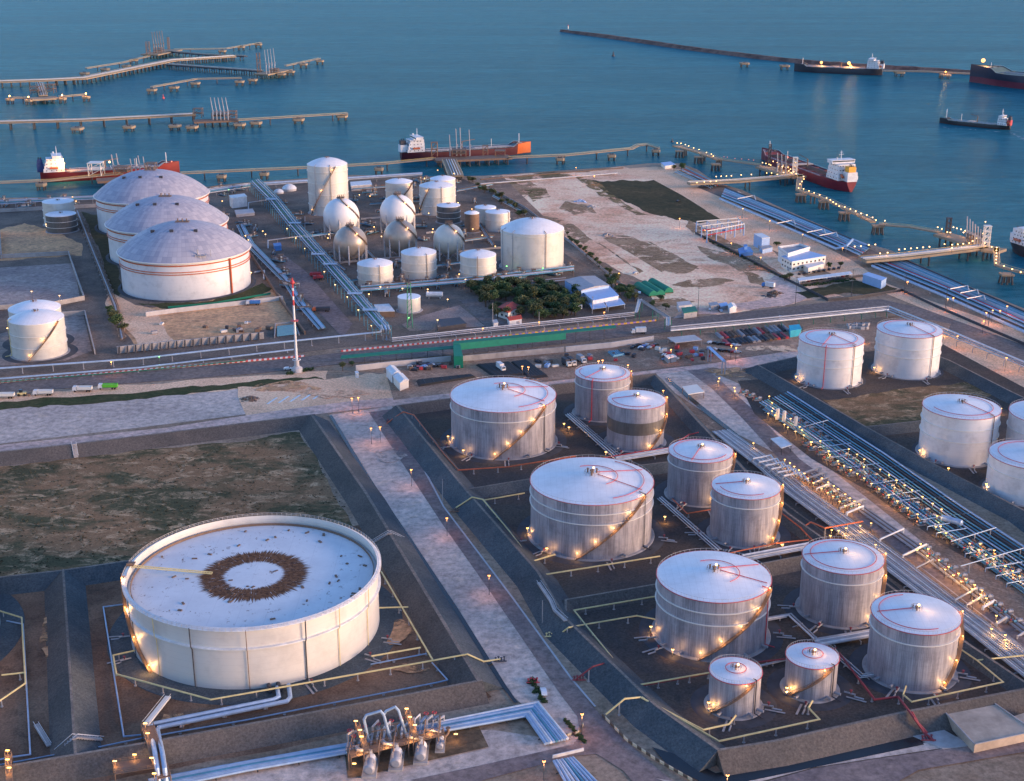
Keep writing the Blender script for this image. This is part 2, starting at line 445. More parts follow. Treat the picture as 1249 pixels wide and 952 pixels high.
for pts in ([(650, 262), (690, 270), (720, 292), (712, 298), (670, 280)], [(850, 300), (885, 308), (925, 330), (900, 330), (868, 316)], [(780, 366), (830, 362), (850, 368), (800, 374)], [(736, 290), (762, 287), (800, 300), (852, 325), (838, 333), (812, 331), (770, 307)], [(818, 347), (840, 341), (880, 339), (896, 342), (880, 347), (840, 350)], [(840, 268), (870, 282), (905, 300), (965, 338), (960, 343), (900, 314), (860, 292), (836, 276)], [(726, 296), (731, 296), (785, 331), (780, 333)],
            [(605, 222), (640, 218), (662, 228), (640, 240), (618, 238)], [(905, 330), (930, 338), (936, 350), (915, 345)], [(690, 245), (722, 250), (728, 260), (700, 262), (682, 254)]):
    sheet('lot_soil', pts, lotb, Z * 2, rag=4)
for pts in ([(640, 232), (664, 228), (672, 240), (650, 246)], [(596, 216), (640, 213), (690, 211), (700, 214), (650, 219), (606, 226)], [(700, 214), (724, 220), (760, 246), (790, 262), (776, 262), (735, 240)]):
    sheet('lot_growth', pts, lotg, Z * 2, rag=4)
for a, b in (((735, 287), (809, 332)), ((758, 288), (824, 329)), ((792, 295), (852, 328)), ((714, 288), (722, 293))): line([a, b], 2.0, lotb, Z * 4, 'wheel_track')
# left plants
sheet('plant_ground', [(-100, 252), (290, 226), (560, 216), (640, 250), (700, 300), (790, 352), (800, 385), (620, 405), (415, 424), (320, 436), (-100, 466)], G['plant'], Z)
sheet('dirt_yard', [(150, 377), (215, 374), (330, 352), (345, 362), (360, 395), (250, 420), (170, 425), (145, 400)], G['dirt'], Z * 2, rag=3)
sheet('dirt_bank', [(135, 356), (165, 372), (190, 378), (215, 418), (170, 424), (150, 395), (128, 370)], G['sand'], Z * 3, rag=3)
sheet('dirt_patch', [(0, 280), (30, 272), (75, 285), (100, 297), (100, 312), (5, 318), (-20, 318)], G['dirt'], Z * 2, rag=3)
sheet('basin_floor', [(-60, 330), (90, 321), (98, 366), (60, 372), (-60, 378)], groundmat('grey_basin_floor', (.22, .19, .2), (.28, .25, .25), (.15, .15, .18), .03, .3), Z * 2)
sheet('basin_floor', [(75, 385), (102, 384), (112, 428), (80, 440), (0, 446), (-60, 446), (-60, 425)], groundmat('worn_basin_floor', (.2, .18, .18), (.26, .23, .23), (.14, .13, .14), .03, .3), Z * 2)
sheet('grass_strip', [(250, 368), (320, 345), (332, 352), (300, 366), (205, 377), (165, 370)], G['verge'], Z * 3, rag=3)
sheet('grass_strip', [(99, 258), (125, 262), (150, 350), (140, 380), (120, 300)], G['grass'], Z * 2, rag=3)
sheet('service_road', [(345, 310), (372, 330), (430, 395), (418, 412), (380, 372), (345, 338)], G['lane'], Z * 4)
sheet('service_road', [(560, 366), (582, 364), (622, 398), (596, 402)], G['asphalt'], Z * 4)
sheet('parking', [(515, 385), (560, 372), (592, 398), (500, 404), (490, 396)], G['roadgrey'], Z * 3)
sheet('yard', [(470, 452), (560, 432), (690, 420), (800, 408), (975, 395), (985, 425), (870, 442), (800, 450), (680, 463), (560, 478), (480, 488)], G['yard'], Z * 2)
sheet('yard', [(590, 218), (612, 214), (700, 300), (790, 350), (770, 362), (690, 310), (620, 262)], G['yard'], Z * 2)
# right compound A floor
sheet('tank_yard', [(480, 500), (800, 462), (1180, 790), (1300, 870), (1300, 905), (870, 930), (690, 800), (560, 610)], G['darkfloor'], Z)
# alley between the compounds
sheet('alley_ground', [(800, 462), (870, 448), (930, 460), (1060, 545), (1249, 672), (1330, 740), (1330, 880), (1249, 830), (1060, 690), (950, 610), (850, 520)], G['yard'], Z * 2)
sheet('alley_apron', [(790, 458), (860, 450), (905, 470), (960, 512), (1010, 570), (1249, 760), (1300, 800), (1300, 822), (1249, 800), (1150, 700), (960, 560), (900, 530)], G['paleconc'], Z * 3)
sheet('alley_road', [(838, 452), (862, 450), (885, 470), (922, 503), (975, 560), (1030, 600), (1110, 662), (1180, 712), (1249, 762), (1300, 800), (1300, 828), (1249, 790), (1165, 722), (1100, 676), (1015, 607), (955, 565), (905, 510), (868, 474)], G['lane'], Z * 4)
sheet('rack_ground', [(905, 545), (960, 590), (1010, 625), (1100, 700), (1200, 770), (1280, 830), (1300, 870), (1200, 800), (1100, 715), (1000, 645), (940, 600), (890, 556)], G['darkfloor'], Z * 5)
sheet('pump_ground', [(900, 465), (935, 462), (1000, 500), (1100, 570), (1249, 670), (1300, 705), (1300, 760), (1230, 710), (1150, 665), (1060, 600), (990, 560), (920, 505)], G['darkfloor'], Z * 5)
# compound B
sheet('tank_yard', [(905, 450), (975, 437), (1150, 420), (1300, 500), (1300, 690), (1249, 640), (1130, 575), (960, 483)], G['darkfloor'], Z * 3)
sheet('grass', [(1002, 487), (1110, 473), (1180, 467), (1210, 482), (1140, 515), (1128, 522), (1060, 528)], G['field'], Z * 4, rag=3)
sheet('yard', [(975, 437), (1150, 418), (1160, 395), (1100, 384), (980, 398)], G['yard'], Z)
sheet('sand_strip', [(1150, 402), (1320, 478), (1320, 500), (1235, 478), (1140, 420)], G['sand'], Z * 2, rag=3)
# bottom right
sheet('road', [(860, 975), (992, 938), (1249, 899), (1330, 886), (1330, 905), (1249, 918), (1120, 940), (1060, 975)], G['lane'], Z * 6)
sheet('bottom_apron', [(800, 950), (872, 962), (949, 946), (1120, 908), (1249, 884), (1330, 870), (1330, 885), (1249, 898), (992, 937), (860, 972)], G['paleconc'], Z * 5)
blackwater = plain('black_drain_water', (.012, .013, .015), .25, 0, .2)  # flat glossy black for the drain and ditch strips, no recess built
sheet('drain_water', [(795, 912), (836, 925), (873, 944), (960, 929), (1119, 899), (1127, 909), (964, 943), (870, 962), (815, 935)], blackwater, Z * 7)
sheet('ditch', [(401, 507), (405, 507), (462, 600), (500, 655), (560, 745), (618, 838), (632, 858), (627, 858), (612, 838), (555, 747), (496, 658), (458, 602)], blackwater, Z * 7)
sheet('ditch', [(811, 462), (815, 461), (862, 500), (920, 546), (916, 548), (858, 503)], blackwater, Z * 7)
sheet('drain', [(-120, 726), (55, 712), (56, 716), (-120, 732)], blackwater, Z * 4)

# striped kerbs along the upper side of the road
def kerbmat(name, c1, c2, s):
    m, n, b = nt(name)
    sx = n.nodes.new('ShaderNodeSeparateXYZ'); n.links.new(wpos(n), sx.inputs[0])
    f = math_(n, 'GREATER_THAN', math_(n, 'SINE', math_(n, 'MULTIPLY', sx.outputs[0], s)), 0.0)
    n.links.new(mixc(n, f, c1, c2), b.inputs['Base Color']); b.inputs['Roughness'].default_value = .7
    return m
def wall(name, pts, h, th, mat, z0=0.0, kind='structure', label=None, cat=None, group=None, parent=None):
    q = PP(pts); mb = MB()
    L = []; Rr = []
    for i, p in enumerate(q):
        d1 = (p - q[i - 1]).normalized() if i else (q[1] - p).normalized()
        d2 = (q[i + 1] - p).normalized() if i < len(q) - 1 else d1
        t = (d1 + d2).normalized(); nn = Vector((-t.y, t.x, 0)) * (th / 2) / max(.4, t.dot(d1))
        L.append(p + nn); Rr.append(p - nn)
    mb.prism([(p.x, p.y) for p in L + Rr[::-1]], z0, h)
    o = mb.build(name, mat, parent, smooth=False)
    if parent is None: tag(o, label, cat, group, kind)
    return o
k1 = kerbmat('red_white_kerb', (.62, .1, .09), (.7, .62, .6), 2.2)
k2 = kerbmat('yellow_violet_kerb', (.75, .42, .05), (.35, .2, .4), 1.6)
wall('kerb', [(-60, 472), (371, 434.5)], .8, 1.2, k1)
wall('kerb', [(416, 428.5), (560, 415), (620, 409.5)], .8, 1.2, k1)
wall('kerb', [(621, 409.4), (800, 391)], .8, 1.2, k2)

# worn patches and stains
for i, (nm, mt, cx, cy, w_, h_) in enumerate([('worn_patch', 'paleconc', 477, 556, 20, 10), ('worn_patch', 'dirt', 350, 472, 50, 8), ('worn_patch', 'sand', 410, 480, 40, 7), ('worn_patch', 'sand', 950, 425, 45, 5), ('worn_patch', 'dirt', 895, 455, 40, 6),
         ('worn_patch', 'sand', 205, 790, 6, 10), ('worn_patch', 'dirt', 480, 770, 24, 18), ('worn_patch', 'dirt', 500, 815, 30, 8), ('worn_patch', 'dirt', 215, 880, 30, 10), ('worn_patch', 'dirt', 60, 780, 12, 30)]):
    rr = random.Random(i); pts = [(cx + w_ * math.cos(a) * rr.uniform(.6, 1.1), cy + h_ * math.sin(a) * rr.uniform(.6, 1.1)) for a in [k * PI / 7 for k in range(14)]]
    if mt + '_spots' not in G: G[mt + '_spots'] = spotty(G[mt].copy(), .12, .42, .54)
    sheet(nm, pts, G[mt + '_spots'], Z * 7, rag=3)
# ------------------------------------------------------------------ embankments round the tank yards
def bund(pts, h, run, crest, mat, mat2=None, run2=None):
    run2 = run if run2 is None else run2
    q = [P(x, y, h) for x, y in pts]; vs = []; mb = MB()
    prof = [(-crest / 2 - run, -.3), (-crest / 2, h), (crest / 2, h), (crest / 2 + run2, -.3)]
    for i, p in enumerate(q):
        d1 = (p - q[i - 1]).normalized() if i else (q[1] - p).normalized()
        d2 = (q[i + 1] - p).normalized() if i < len(q) - 1 else d1
        t = (d1 + d2).normalized(); nn = Vector((t.y, -t.x, 0)) / max(.35, t.dot(d1))
        for o, z in prof: vs.append((p.x + nn.x * o, p.y + nn.y * o, z))
    n = len(q); fs = []; 
    for i in range(n - 1):
        for k in range(3): fs.append((i * 4 + k, i * 4 + k + 1, i * 4 + 5 + k, i * 4 + 4 + k))
    fs += [(0, 3, 2, 1), (4 * n - 4, 4 * n - 3, 4 * n - 2, 4 * n - 1)]
    mb.add(vs, fs)
    if mat2:
        for i in range(n - 1): mb.m[i * 3 + 2] = 1   # right-hand slope
    for i in range(n - 1): mb.m[i * 3 + 1] = 2        # paler crest
    return tag(mb.build('embankment', [mat, mat2 or mat, G['crest']], smooth=False), kind='structure')
G['crest'] = groundmat('embankment_crest', (.2, .18, .165), (.15, .14, .135), (.1, .095, .09), .08, .8)
S_, SB = G['slate'], G['slatebrown']
bund([(-80, 559), (90, 541), (384, 505)], 4.5, 7, 1.2, SB)
bund([(380, 505), (446, 600), (584, 830)], 4.62, 8.5, 1.2, S_, SB, 8)
bund([(-120, 712), (0, 703.5), (77, 695), (159, 683), (300, 664)], 4.4, 7, 1.0, S_)
bund([(77, 694), (92, 921)], 4.5, 7.5, .8, S_, SB)
bund([(-160, 955), (14, 933), (168, 907), (380, 868.5), (588, 829)], 4.55, 7, 1.0, SB)
# right yard A
bund([(484, 494), (569, 598), (656, 697), (690, 754), (743, 805), (800, 860), (877, 914.5)], 5.0, 8, 1.0, S_)
bund([(874, 914.5), (949, 902.5), (1105, 867.6), (1249, 840), (1330, 824)], 4.9, 7, 1.0, SB)
bund([(484, 494), (680, 468), (800, 455)], 4.0, 6, 1.0, SB)
bund([(798, 455), (850, 512), (953, 620), (1070, 703), (1168, 776), (1270, 845)], 3.6, 4.5, 1.0, S_)
bund([(570, 596), (650, 583), (830, 561), (880, 556)], 3.5, 5, .8, S_)
bund([(690, 752), (690, 731), (800, 712), (985, 676), (1030, 668)], 3.7, 5, .8, SB)
# yard B
bund([(1330, 682), (1249, 622), (1140, 566), (1056, 520), (975, 473), (925, 445), (975, 434)], 4.2, 6.5, 1.0, S_)
bund([(1130, 428), (1160, 440), (1235, 478), (1330, 522)], 4.2, 6, 1.0, S_)
bund([(1056, 520), (1129, 512), (1200, 505)], 3.9, 5, .8, S_)
# ------------------------------------------------------------------ tanks
def shellmat(name, dark, light, warm=None, freq=9.0, lo=.38, hi=.62, stainscale=.12):
    "vertical sheeting: a tone per narrow strip, with faint dirt runs and horizontal seams"
    m, n, b = nt(name)
    v = opos(n)
    sx = n.nodes.new('ShaderNodeSeparateXYZ'); n.links.new(v, sx.inputs[0])
    a = math_(n, 'ARCTAN2', sx.outputs[1], sx.outputs[0])
    cx = n.nodes.new('ShaderNodeCombineXYZ')
    n.links.new(math_(n, 'MULTIPLY', a, freq), cx.inputs[0]); n.links.new(math_(n, 'MULTIPLY', sx.outputs[2], .02), cx.inputs[2])
    st = noise(n, cx.outputs[0], 3.0, 8, .8)
    cx2 = n.nodes.new('ShaderNodeCombineXYZ')
    n.links.new(math_(n, 'MULTIPLY', a, freq * .3), cx2.inputs[0]); n.links.new(math_(n, 'MULTIPLY', sx.outputs[2], .05), cx2.inputs[2])
    bigs = noise(n, cx2.outputs[0], 1.2, 4, .6)
    f = math_(n, 'ADD', math_(n, 'MULTIPLY', st, .65), math_(n, 'MULTIPLY', bigs, .35))
    col = mixc(n, ramp(n, f, lo, hi), dark, light)
    dirt = noise(n, v, stainscale, 6, .7)
    col = mixc(n, ramp(n, dirt, .5, .72, 0, .5), col, tuple(x * .55 for x in dark))
    seam = math_(n, 'LESS_THAN', math_(n, 'FRACT', math_(n, 'MULTIPLY', sx.outputs[2], .42)), .035)
    col = mixc(n, math_(n, 'MULTIPLY', seam, .22), col, tuple(x * .5 for x in dark))
    n.links.new(col, b.inputs['Base Color']); b.inputs['Roughness'].default_value = .48; b.inputs['Metallic'].default_value = .12
    return m
M['silver'] = shellmat('silver_cladding', (.15, .145, .17), (.48, .47, .5), freq=17)
M['silverdull'] = shellmat('dull_dirty_cladding', (.09, .085, .08), (.16, .15, .14))
M['shellwhite'] = shellmat('white_shell', (.6, .6, .61), (.74, .74, .74), freq=3, lo=.2, hi=.8)
M['shellcream'] = shellmat('cream_shell', (.56, .53, .47), (.68, .65, .58), freq=3, lo=.2, hi=.8)
def roofmat():
    m, n, b = nt('sheeted_tank_roof')
    v = opos(n)
    sx = n.nodes.new('ShaderNodeSeparateXYZ'); n.links.new(v, sx.inputs[0])
    f = math_(n, 'LESS_THAN', math_(n, 'FRACT', math_(n, 'MULTIPLY', sx.outputs[0], .42)), .05)
    g = math_(n, 'LESS_THAN', math_(n, 'FRACT', math_(n, 'MULTIPLY', sx.outputs[1], .14)), .02)
    d = noise(n, v, .12, 6, .7)
    oi = n.nodes.new('ShaderNodeObjectInfo')
    sp_ = ramp(n, noise(n, v, .5, 6, .8), .6, .72)
    col = mixc(n, ramp(n, d, .35, .72), (.86, .86, .86), (.7, .69, .68))
    col = mixc(n, math_(n, 'MULTIPLY', sp_, .3), col, (.34, .29, .25))
    col = mixc(n, math_(n, 'MULTIPLY', oi.outputs['Random'], .14), col, (.5, .48, .45))
    col = mixc(n, math_(n, 'MULTIPLY', math_(n, 'MAXIMUM', f, g), .22), col, (.36, .36, .38))
    n.links.new(col, b.inputs['Base Color']); b.inputs['Roughness'].default_value = .5
    return m
M['roof'] = roofmat()
def domemat():
    m, n, b = nt('panelled_dome_roof')
    v = opos(n)
    sx = n.nodes.new('ShaderNodeSeparateXYZ'); n.links.new(v, sx.inputs[0])
    a = math_(n, 'ARCTAN2', sx.outputs[1], sx.outputs[0])
    r = math_(n, 'SQRT', math_(n, 'ADD', math_(n, 'POWER', sx.outputs[0], 2), math_(n, 'POWER', sx.outputs[1], 2)))
    cx = n.nodes.new('ShaderNodeCombineXYZ')
    n.links.new(math_(n, 'FLOOR', math_(n, 'MULTIPLY', a, 13)), cx.inputs[0]); n.links.new(math_(n, 'FLOOR', math_(n, 'MULTIPLY', r, .3)), cx.inputs[1])
    wn_ = n.nodes.new('ShaderNodeTexWhiteNoise'); n.links.new(cx.outputs[0], wn_.inputs['Vector'])
    seam = math_(n, 'LESS_THAN', math_(n, 'FRACT', math_(n, 'MULTIPLY', r, .3)), .08)
    seam2 = math_(n, 'LESS_THAN', math_(n, 'FRACT', math_(n, 'MULTIPLY', a, 13)), .07)
    f = math_(n, 'ADD', math_(n, 'MULTIPLY', wn_.outputs[0], .45), math_(n, 'MULTIPLY', noise(n, v, .06, 5, .65), .55))
    col = mixc(n, ramp(n, f, .2, .8), (.27, .28, .34), (.44, .43, .47))
    col = mixc(n, math_(n, 'MULTIPLY', math_(n, 'MAXIMUM', seam, seam2), .4), col, (.17, .18, .24))
    n.links.new(col, b.inputs['Base Color']); b.inputs['Roughness'].default_value = .6
    return m
M['dome'] = domemat()
def floatmat(Rt):
    "white floating roof: a ring of rust streaks that run outwards, scattered rust specks"
    m, n, b = nt('rust_streaked_roof')
    v = opos(n)
    sx = n.nodes.new('ShaderNodeSeparateXYZ'); n.links.new(v, sx.inputs[0])
    a = math_(n, 'ARCTAN2', sx.outputs[1], sx.outputs[0])
    r = math_(n, 'DIVIDE', math_(n, 'SQRT', math_(n, 'ADD', math_(n, 'POWER', sx.outputs[0], 2), math_(n, 'POWER', sx.outputs[1], 2))), Rt)
    cx = n.nodes.new('ShaderNodeCombineXYZ')
    n.links.new(math_(n, 'MULTIPLY', a, 24), cx.inputs[0]); n.links.new(math_(n, 'MULTIPLY', r, 2.0), cx.inputs[1])
    s1 = noise(n, cx.outputs[0], 1.3, 5, .7)
    # band 0.245..0.42 of the radius with ragged outer edge
    inner = ramp(n, math_(n, 'ADD', r, math_(n, 'MULTIPLY', s1, .12)), .285, .31)
    outer = ramp(n, math_(n, 'SUBTRACT', r, math_(n, 'MULTIPLY', s1, .3)), .27, .30, 1, 0)
    band = math_(n, 'MULTIPLY', inner, outer)
    streak = math_(n, 'MAXIMUM', ramp(n, s1, .36, .43), ramp(n, noise(n, v, .5, 6, .8), .42, .5))
    band = math_(n, 'MULTIPLY', band, streak)
    sp = ramp(n, noise(n, v, .42, 4, .75), .61, .65)
    clus = ramp(n, noise(n, v, .06, 3, .6), .4, .62)
    sp = math_(n, 'MULTIPLY', sp, clus)
    base = mixc(n, ramp(n, noise(n, v, .09, 6, .7), .35, .7), (.74, .74, .73), (.62, .62, .62))
    fx = math_(n, 'LESS_THAN', math_(n, 'FRACT', math_(n, 'MULTIPLY', sx.outputs[0], .11)), .014)
    base = mixc(n, math_(n, 'MULTIPLY', fx, .3), base, (.4, .4, .42))
    rust = mixc(n, ramp(n, noise(n, v, .8, 4, .7), .35, .65), (.06, .022, .01), (.23, .1, .04))
    col = mixc(n, math_(n, 'MAXIMUM', band, sp), base, rust)
    n.links.new(col, b.inputs['Base Color']); b.inputs['Roughness'].default_value = .75; b.inputs['Specular IOR Level'].default_value = .2
    return m

def solve(cx, w, yr, yb, z0=0.0):
    "centre, radius, height of an upright cylinder from its rim width, rim front and base front in the photo"
    Rr = 10.0
    for _ in range(12):
        pf = P(cx, yb, z0); Yf = pf.y
        H = HY(cx, yr, Yf)
        ctr = Vector((0, Yf + Rr, 0))
        k = ((Vector((0, ctr.y, H)) - CAM).dot(FW)) / F_PX
        Rr = w / 2 * k
    xk = (cx - PW / 2) / F_PX * (Vector((0, Yf + Rr, H)) - CAM).dot(FW)
    return Vector((xk, Yf + Rr, z0)), Rr, H - z0
def pol(c, r, a, z): return (c.x + r * math.cos(a), c.y + r * math.sin(a), c.z + z)

def stair(root, c, Rt, H, a0, a1, z0=.3, lamps=5, power=1400, mat=None):
    mat = mat or M['brownsteel']
    n = 26; pi, po, hr = [], [], []
    mb = MB()
    for i in range(n):
        t0, t1 = i / n, (i + 1) / n
        A, B = a0 + (a1 - a0) * t0, a0 + (a1 - a0) * t1
        za, zb = z0 + (H - z0) * t0, z0 + (H - z0) * t1
        q = [pol(c, Rt + .25, A, za), pol(c, Rt + 1.5, A, za), pol(c, Rt + 1.5, B, zb), pol(c, Rt + .25, B, zb)]
        mb.quad(*q)
        mb.quad(*[(x, y, z - .35) for x, y, z in q])
        mb.quad(q[1], q[2], (q[2][0], q[2][1], q[2][2] - .45), (q[1][0], q[1][1], q[1][2] - .45))
        hr.append(pol(c, Rt + 1.5, A, za + 1.1))
        if i % 2 == 0: mb.bar(pol(c, Rt + 1.5, A, za), pol(c, Rt + 1.5, A, za + 1.1), .05, 4)
    hr.append(pol(c, Rt + 1.5, a1, H + 1.1)); mb.tube(hr, .07, 4)
    mb.build('stairway', mat, root, smooth=False)
    for i in range(lamps):
        t = (i + .12) / max(1, lamps - .6)
        if t > 1: t = 1
        a = a0 + (a1 - a0) * t; z = z0 + (H - z0) * t + 2.2
        lm_ = MB(); lm_.bar(pol(c, Rt + .05, a, z - .1), pol(c, Rt + 1.1, a, z + .25), .06, 4, 1)
        lm_.box(pol(c, Rt + 1.2, a, z + .2), (.4, .4, .25), a)
        lo = lm_.build('lamp', [M['bulb'], M['dark']], root)
        light(root, pol(c, Rt + 1.6, a, z - .2), power * .5)

def tank(cx, w, yr, yb, label, style='silver', roof=.13, st=None, rings=(.2,), group=None, lamps=5, nozzle=True, pad=True,
         risers=(), name='storage_tank', rail=True, hoop=None, spoke=None, vents=True, power=1400, shell=None, rimred=True, band=None, z0=0.0, cat='storage tank'):
    c, Rt, H = solve(cx, w, yr, yb, z0)
    root = thing(name, label, cat, c, group)
    n = 96 if w > 60 else 48
    sm = shell or {'silver': M['silver'], 'white': M['shellwhite'], 'cream': M['shellcream']}[style]
    sh = MB(); sh.cyl(c.x, c.y, c.z + .2, c.z + H, Rt, n, cap=False)
    sh.build('shell', sm, root)
    if band:
        bb = MB(); bb.lathe([(Rt + .06, c.z + H * band[0]), (Rt + .06, c.z + H * band[1])], n, c.x, c.y)
        bb.build('stained_band', M['silverdull'], root)['label'] = 'unwashed dark grey band round the shell'
    rf = MB(); rise = Rt * roof
    prof = [(Rt + .12, H - .35), (Rt + .12, H)]
    if roof > .16 or style == 'cream':
        prof += [(Rt * k, H + rise * (1 - k * k)) for k in (.98, .9, .8, .65, .5, .33, .16, .001)]
    else:
        prof += [(Rt * k, H + rise * (1 - k)) for k in (.97, .75, .5, .25, .001)]
    rf.lathe([(r, z + c.z) for r, z in prof], n, c.x, c.y)
    rf.build('roof', M['roof'] if w > 34 else M['roofwhite'], root)
    if rings:
        for k in rings:
            g = MB(); z = c.z + H * (1 - k)
            g.lathe([(Rt + .02, z - .2), (Rt + .5, z - .12), (Rt + .5, z + .05), (Rt + .02, z + .1)], n, c.x, c.y)
            g.build('wind_girder', M['cream'], root)
    if rimred:
        g = MB(); g.tube([pol(c, Rt + .32, 2 * PI * i / 64, H - .1) for i in range(64)], .13, 5, closed=True)
        g.build('rim_pipe', M['red'], root)
    if pad:
        g = MB(); g.lathe([(Rt - .1, c.z + .45), (Rt + 1.1, c.z + .4), (Rt + 1.8, c.z - .2)], n, c.x, c.y)
        g.build('foundation', M['conc'], root)
        g = MB(); g.lathe([(Rt + 1.5, .26), (Rt + 5.5, .2), (Rt + 6.2, -.1)], n, c.x, c.y)
        if w > 60: g.build('apron', M['concdark'], root)
    if rail and w > 55:
        g = MB(); m_ = 60
        g.tube([pol(c, Rt, 2 * PI * i / m_, H + 1.05) for i in range(m_)], .05, 4, closed=True)
        for i in range(m_): g.bar(pol(c, Rt, 2 * PI * i / m_, H - .05), pol(c, Rt, 2 * PI * i / m_, H + 1.05), .04, 4)
        g.build('handrail', M['concpale'], root)
    if vents:
        g = MB(); zt = c.z + H + rise * .97
        s_ = max(.5, Rt / 26)
        g.cyl(c.x, c.y, zt - .4, zt + 1.1 * s_, .7 * s_, 10); g.cyl(c.x, c.y, zt + 1.1 * s_, zt + 1.5 * s_, 1.0 * s_, 10)
        for k in range(3):
            a = k * 2.1 + .4
            g.cyl(c.x + 2.2 * s_ * math.cos(a), c.y + 2.2 * s_ * math.sin(a), zt - .6, zt + 1.3 * s_, .35 * s_, 8)
            g.box((c.x + 2.2 * s_ * math.cos(a), c.y + 2.2 * s_ * math.sin(a), zt + 1.5 * s_), (.8 * s_, .8 * s_, .5 * s_))
        for k in range(10):
            a = 2 * PI * k / 10; b_ = 2 * PI * (k + 1) / 10
            g.bar((c.x + 3.3 * s_ * math.cos(a), c.y + 3.3 * s_ * math.sin(a), zt + .9), (c.x + 3.3 * s_ * math.cos(b_), c.y + 3.3 * s_ * math.sin(b_), zt + .9), .05, 4)
            g.bar((c.x + 3.3 * s_ * math.cos(a), c.y + 3.3 * s_ * math.sin(a), zt - .5), (c.x + 3.3 * s_ * math.cos(a), c.y + 3.3 * s_ * math.sin(a), zt + .9), .05, 4)
        g.build('roof_vent', M['brownsteel'], root)
        if w > 60 and style == 'silver':
            light(root, (c.x + Rt * .28, c.y - Rt * .1, zt + 2.2), power * .3)
            g = MB(); g.sphere((c.x + .6, c.y - .4, zt + 2.6 * s_), .4, 8, 6); g.bar((c.x + .6, c.y - .4, zt), (c.x + .6, c.y - .4, zt + 2.6 * s_), .06, 4, 1); g.build('lamp', [M['bulbfar'], M['dark']], root)
    def rz_(k):
        if roof > .16 or style == 'cream': return H + rise * (1 - k * k) + .3
        return H + rise * (1 - k) + .3
    if hoop:
        for (k, a0, a1) in hoop:
            g = MB(); g.tube([pol(c, Rt * k, R(a0 + (a1 - a0) * i / 40), rz_(k)) for i in range(41)], .13, 5)
            g.build('spray_pipe', M['red'], root)
    if spoke:
        for (a, k0, k1) in spoke:
            g = MB(); g.bar(pol(c, Rt * k0, R(a), rz_(k0)), pol(c, Rt * k1, R(a), rz_(k1)), .15, 5)
            g.build('spray_pipe', M['red'], root)
    for (a, mt) in risers:
        g = MB(); g.tube([pol(c, Rt * .9, R(a), rz_(.9)), pol(c, Rt + .45, R(a), H + .3), pol(c, Rt + .45, R(a), 1.0), pol(c, Rt + 4, R(a), .8)], .2, 6)
        g.build('riser_pipe', M[mt], root)
    if nozzle:
        for a in (-150, -128, -62, -35):
            g = MB(); g.tube([pol(c, Rt - .3, R(a), 1.3), pol(c, Rt + 2.2, R(a), 1.3)], .45, 8)
            g.build('nozzle', M['grey'], root)
    if st: stair(root, c, Rt, H, R(st[0]), R(st[1]), lamps=lamps, power=power)
    return root, c, Rt, H

TK = {}
SG = 'silver clad storage tanks in the black walled yard'
HS = [(.93, 200, 420)]
TK['A'] = tank(735, 66.6, 465, 514.5, 'silver tank standing farthest back in the dark yard, close to the green road fence', roof=.13, st=(-68, 20), hoop=[(.85, 150, 400)], spoke=[(-135, .15, .97)], risers=[(-115, 'red')], group=SG, lamps=3)
TK['B'] = tank(776.3, 70, 498.8, 551.3, 'silver tank with a dark unwashed band round its middle', st=(-71, 12), band=(.38, .66), rings=(), hoop=[(.85, 180, 300)], spoke=[(180, .1, .85)], group=SG, lamps=4)
TK['C'] = tank(854.7, 77.4, 564, 618, 'silver tank between the pale gate shed and the tank with the dark band', st=(-76, -8), hoop=[(.85, 10, 330)], spoke=[(-115, .1, .95)], group=SG, lamps=3)
TK['D'] = tank(910, 82.2, 608.8, 668.5, 'silver tank touching the white pipe rack where orange pipes leave its base', st=(-50, 2), hoop=[(.8, 190, 300)], spoke=[(175, .1, .9)], group=SG, lamps=4)
TK['E'] = tank(1028.4, 96.3, 700, 766, 'silver tank with a closed red ring on its roof, beside the white pipe rack', st=(-57, 8), hoop=[(.82, 0, 360)], spoke=[(176, .1, .98)], group=SG, lamps=4)
TK['F'] = tank(1117.1, 104.7, 773.7, 844.4, 'silver tank standing next to the bottom end of the white pipe rack', st=(-65, 6), hoop=[(.84, 95, 290)], spoke=[(178, .1, .9)], group=SG, lamps=4)
TK['G'] = tank(613.7, 127.8, 502.5, 560.6, 'broad silver tank by the corner of the black embankment, red hoops on its roof', rings=(.22,), st=(-100, -40), hoop=[(.85, -70, 60), (.42, -60, 115)], spoke=[(25, .1, .95), (-30, .1, .9)], risers=[(-40, 'dark')], group=SG, lamps=5)
TK['H'] = tank(721.9, 149.0, 615.7, 683.3, 'broadest silver tank with two girders and a lit stair, mid yard', rings=(.18, .36), st=(-107, -38), hoop=[(.85, -70, 60), (.42, -60, 115)], spoke=[(25, .1, .95), (-30, .1, .9)], risers=[(-36, 'dark')], group=SG, lamps=5)
TK['I'] = tank(870.6, 137.2, 734.5, 806, 'broad silver tank directly behind the two smallest silver tanks', rings=(.2, .4), st=(-110, -28), hoop=[(.45, -60, 115)], spoke=[(-20, .1, .95), (25, .1, .95)], risers=[(-30, 'red')], group=SG, lamps=5)
TK['J'] = tank(897.4, 62.4, 834, 876.6, 'small silver tank nearest the corner of the black embankment', rings=(), st=(-150, -60), hoop=[(.4, 0, 360)], risers=[(-50, 'dark')], group=SG, lamps=2)
TK['K'] = tank(991, 62.5, 815.5, 855.7, 'small silver tank standing between a second small tank and a large one', rings=(), st=(-150, -60), hoop=[(.4, 0, 360)], risers=[(-50, 'dark')], group=SG, lamps=2)
WG = 'white storage tanks in the yard beyond the pump alley'
wk = dict(style='white', group=WG, st=None, pad=True)
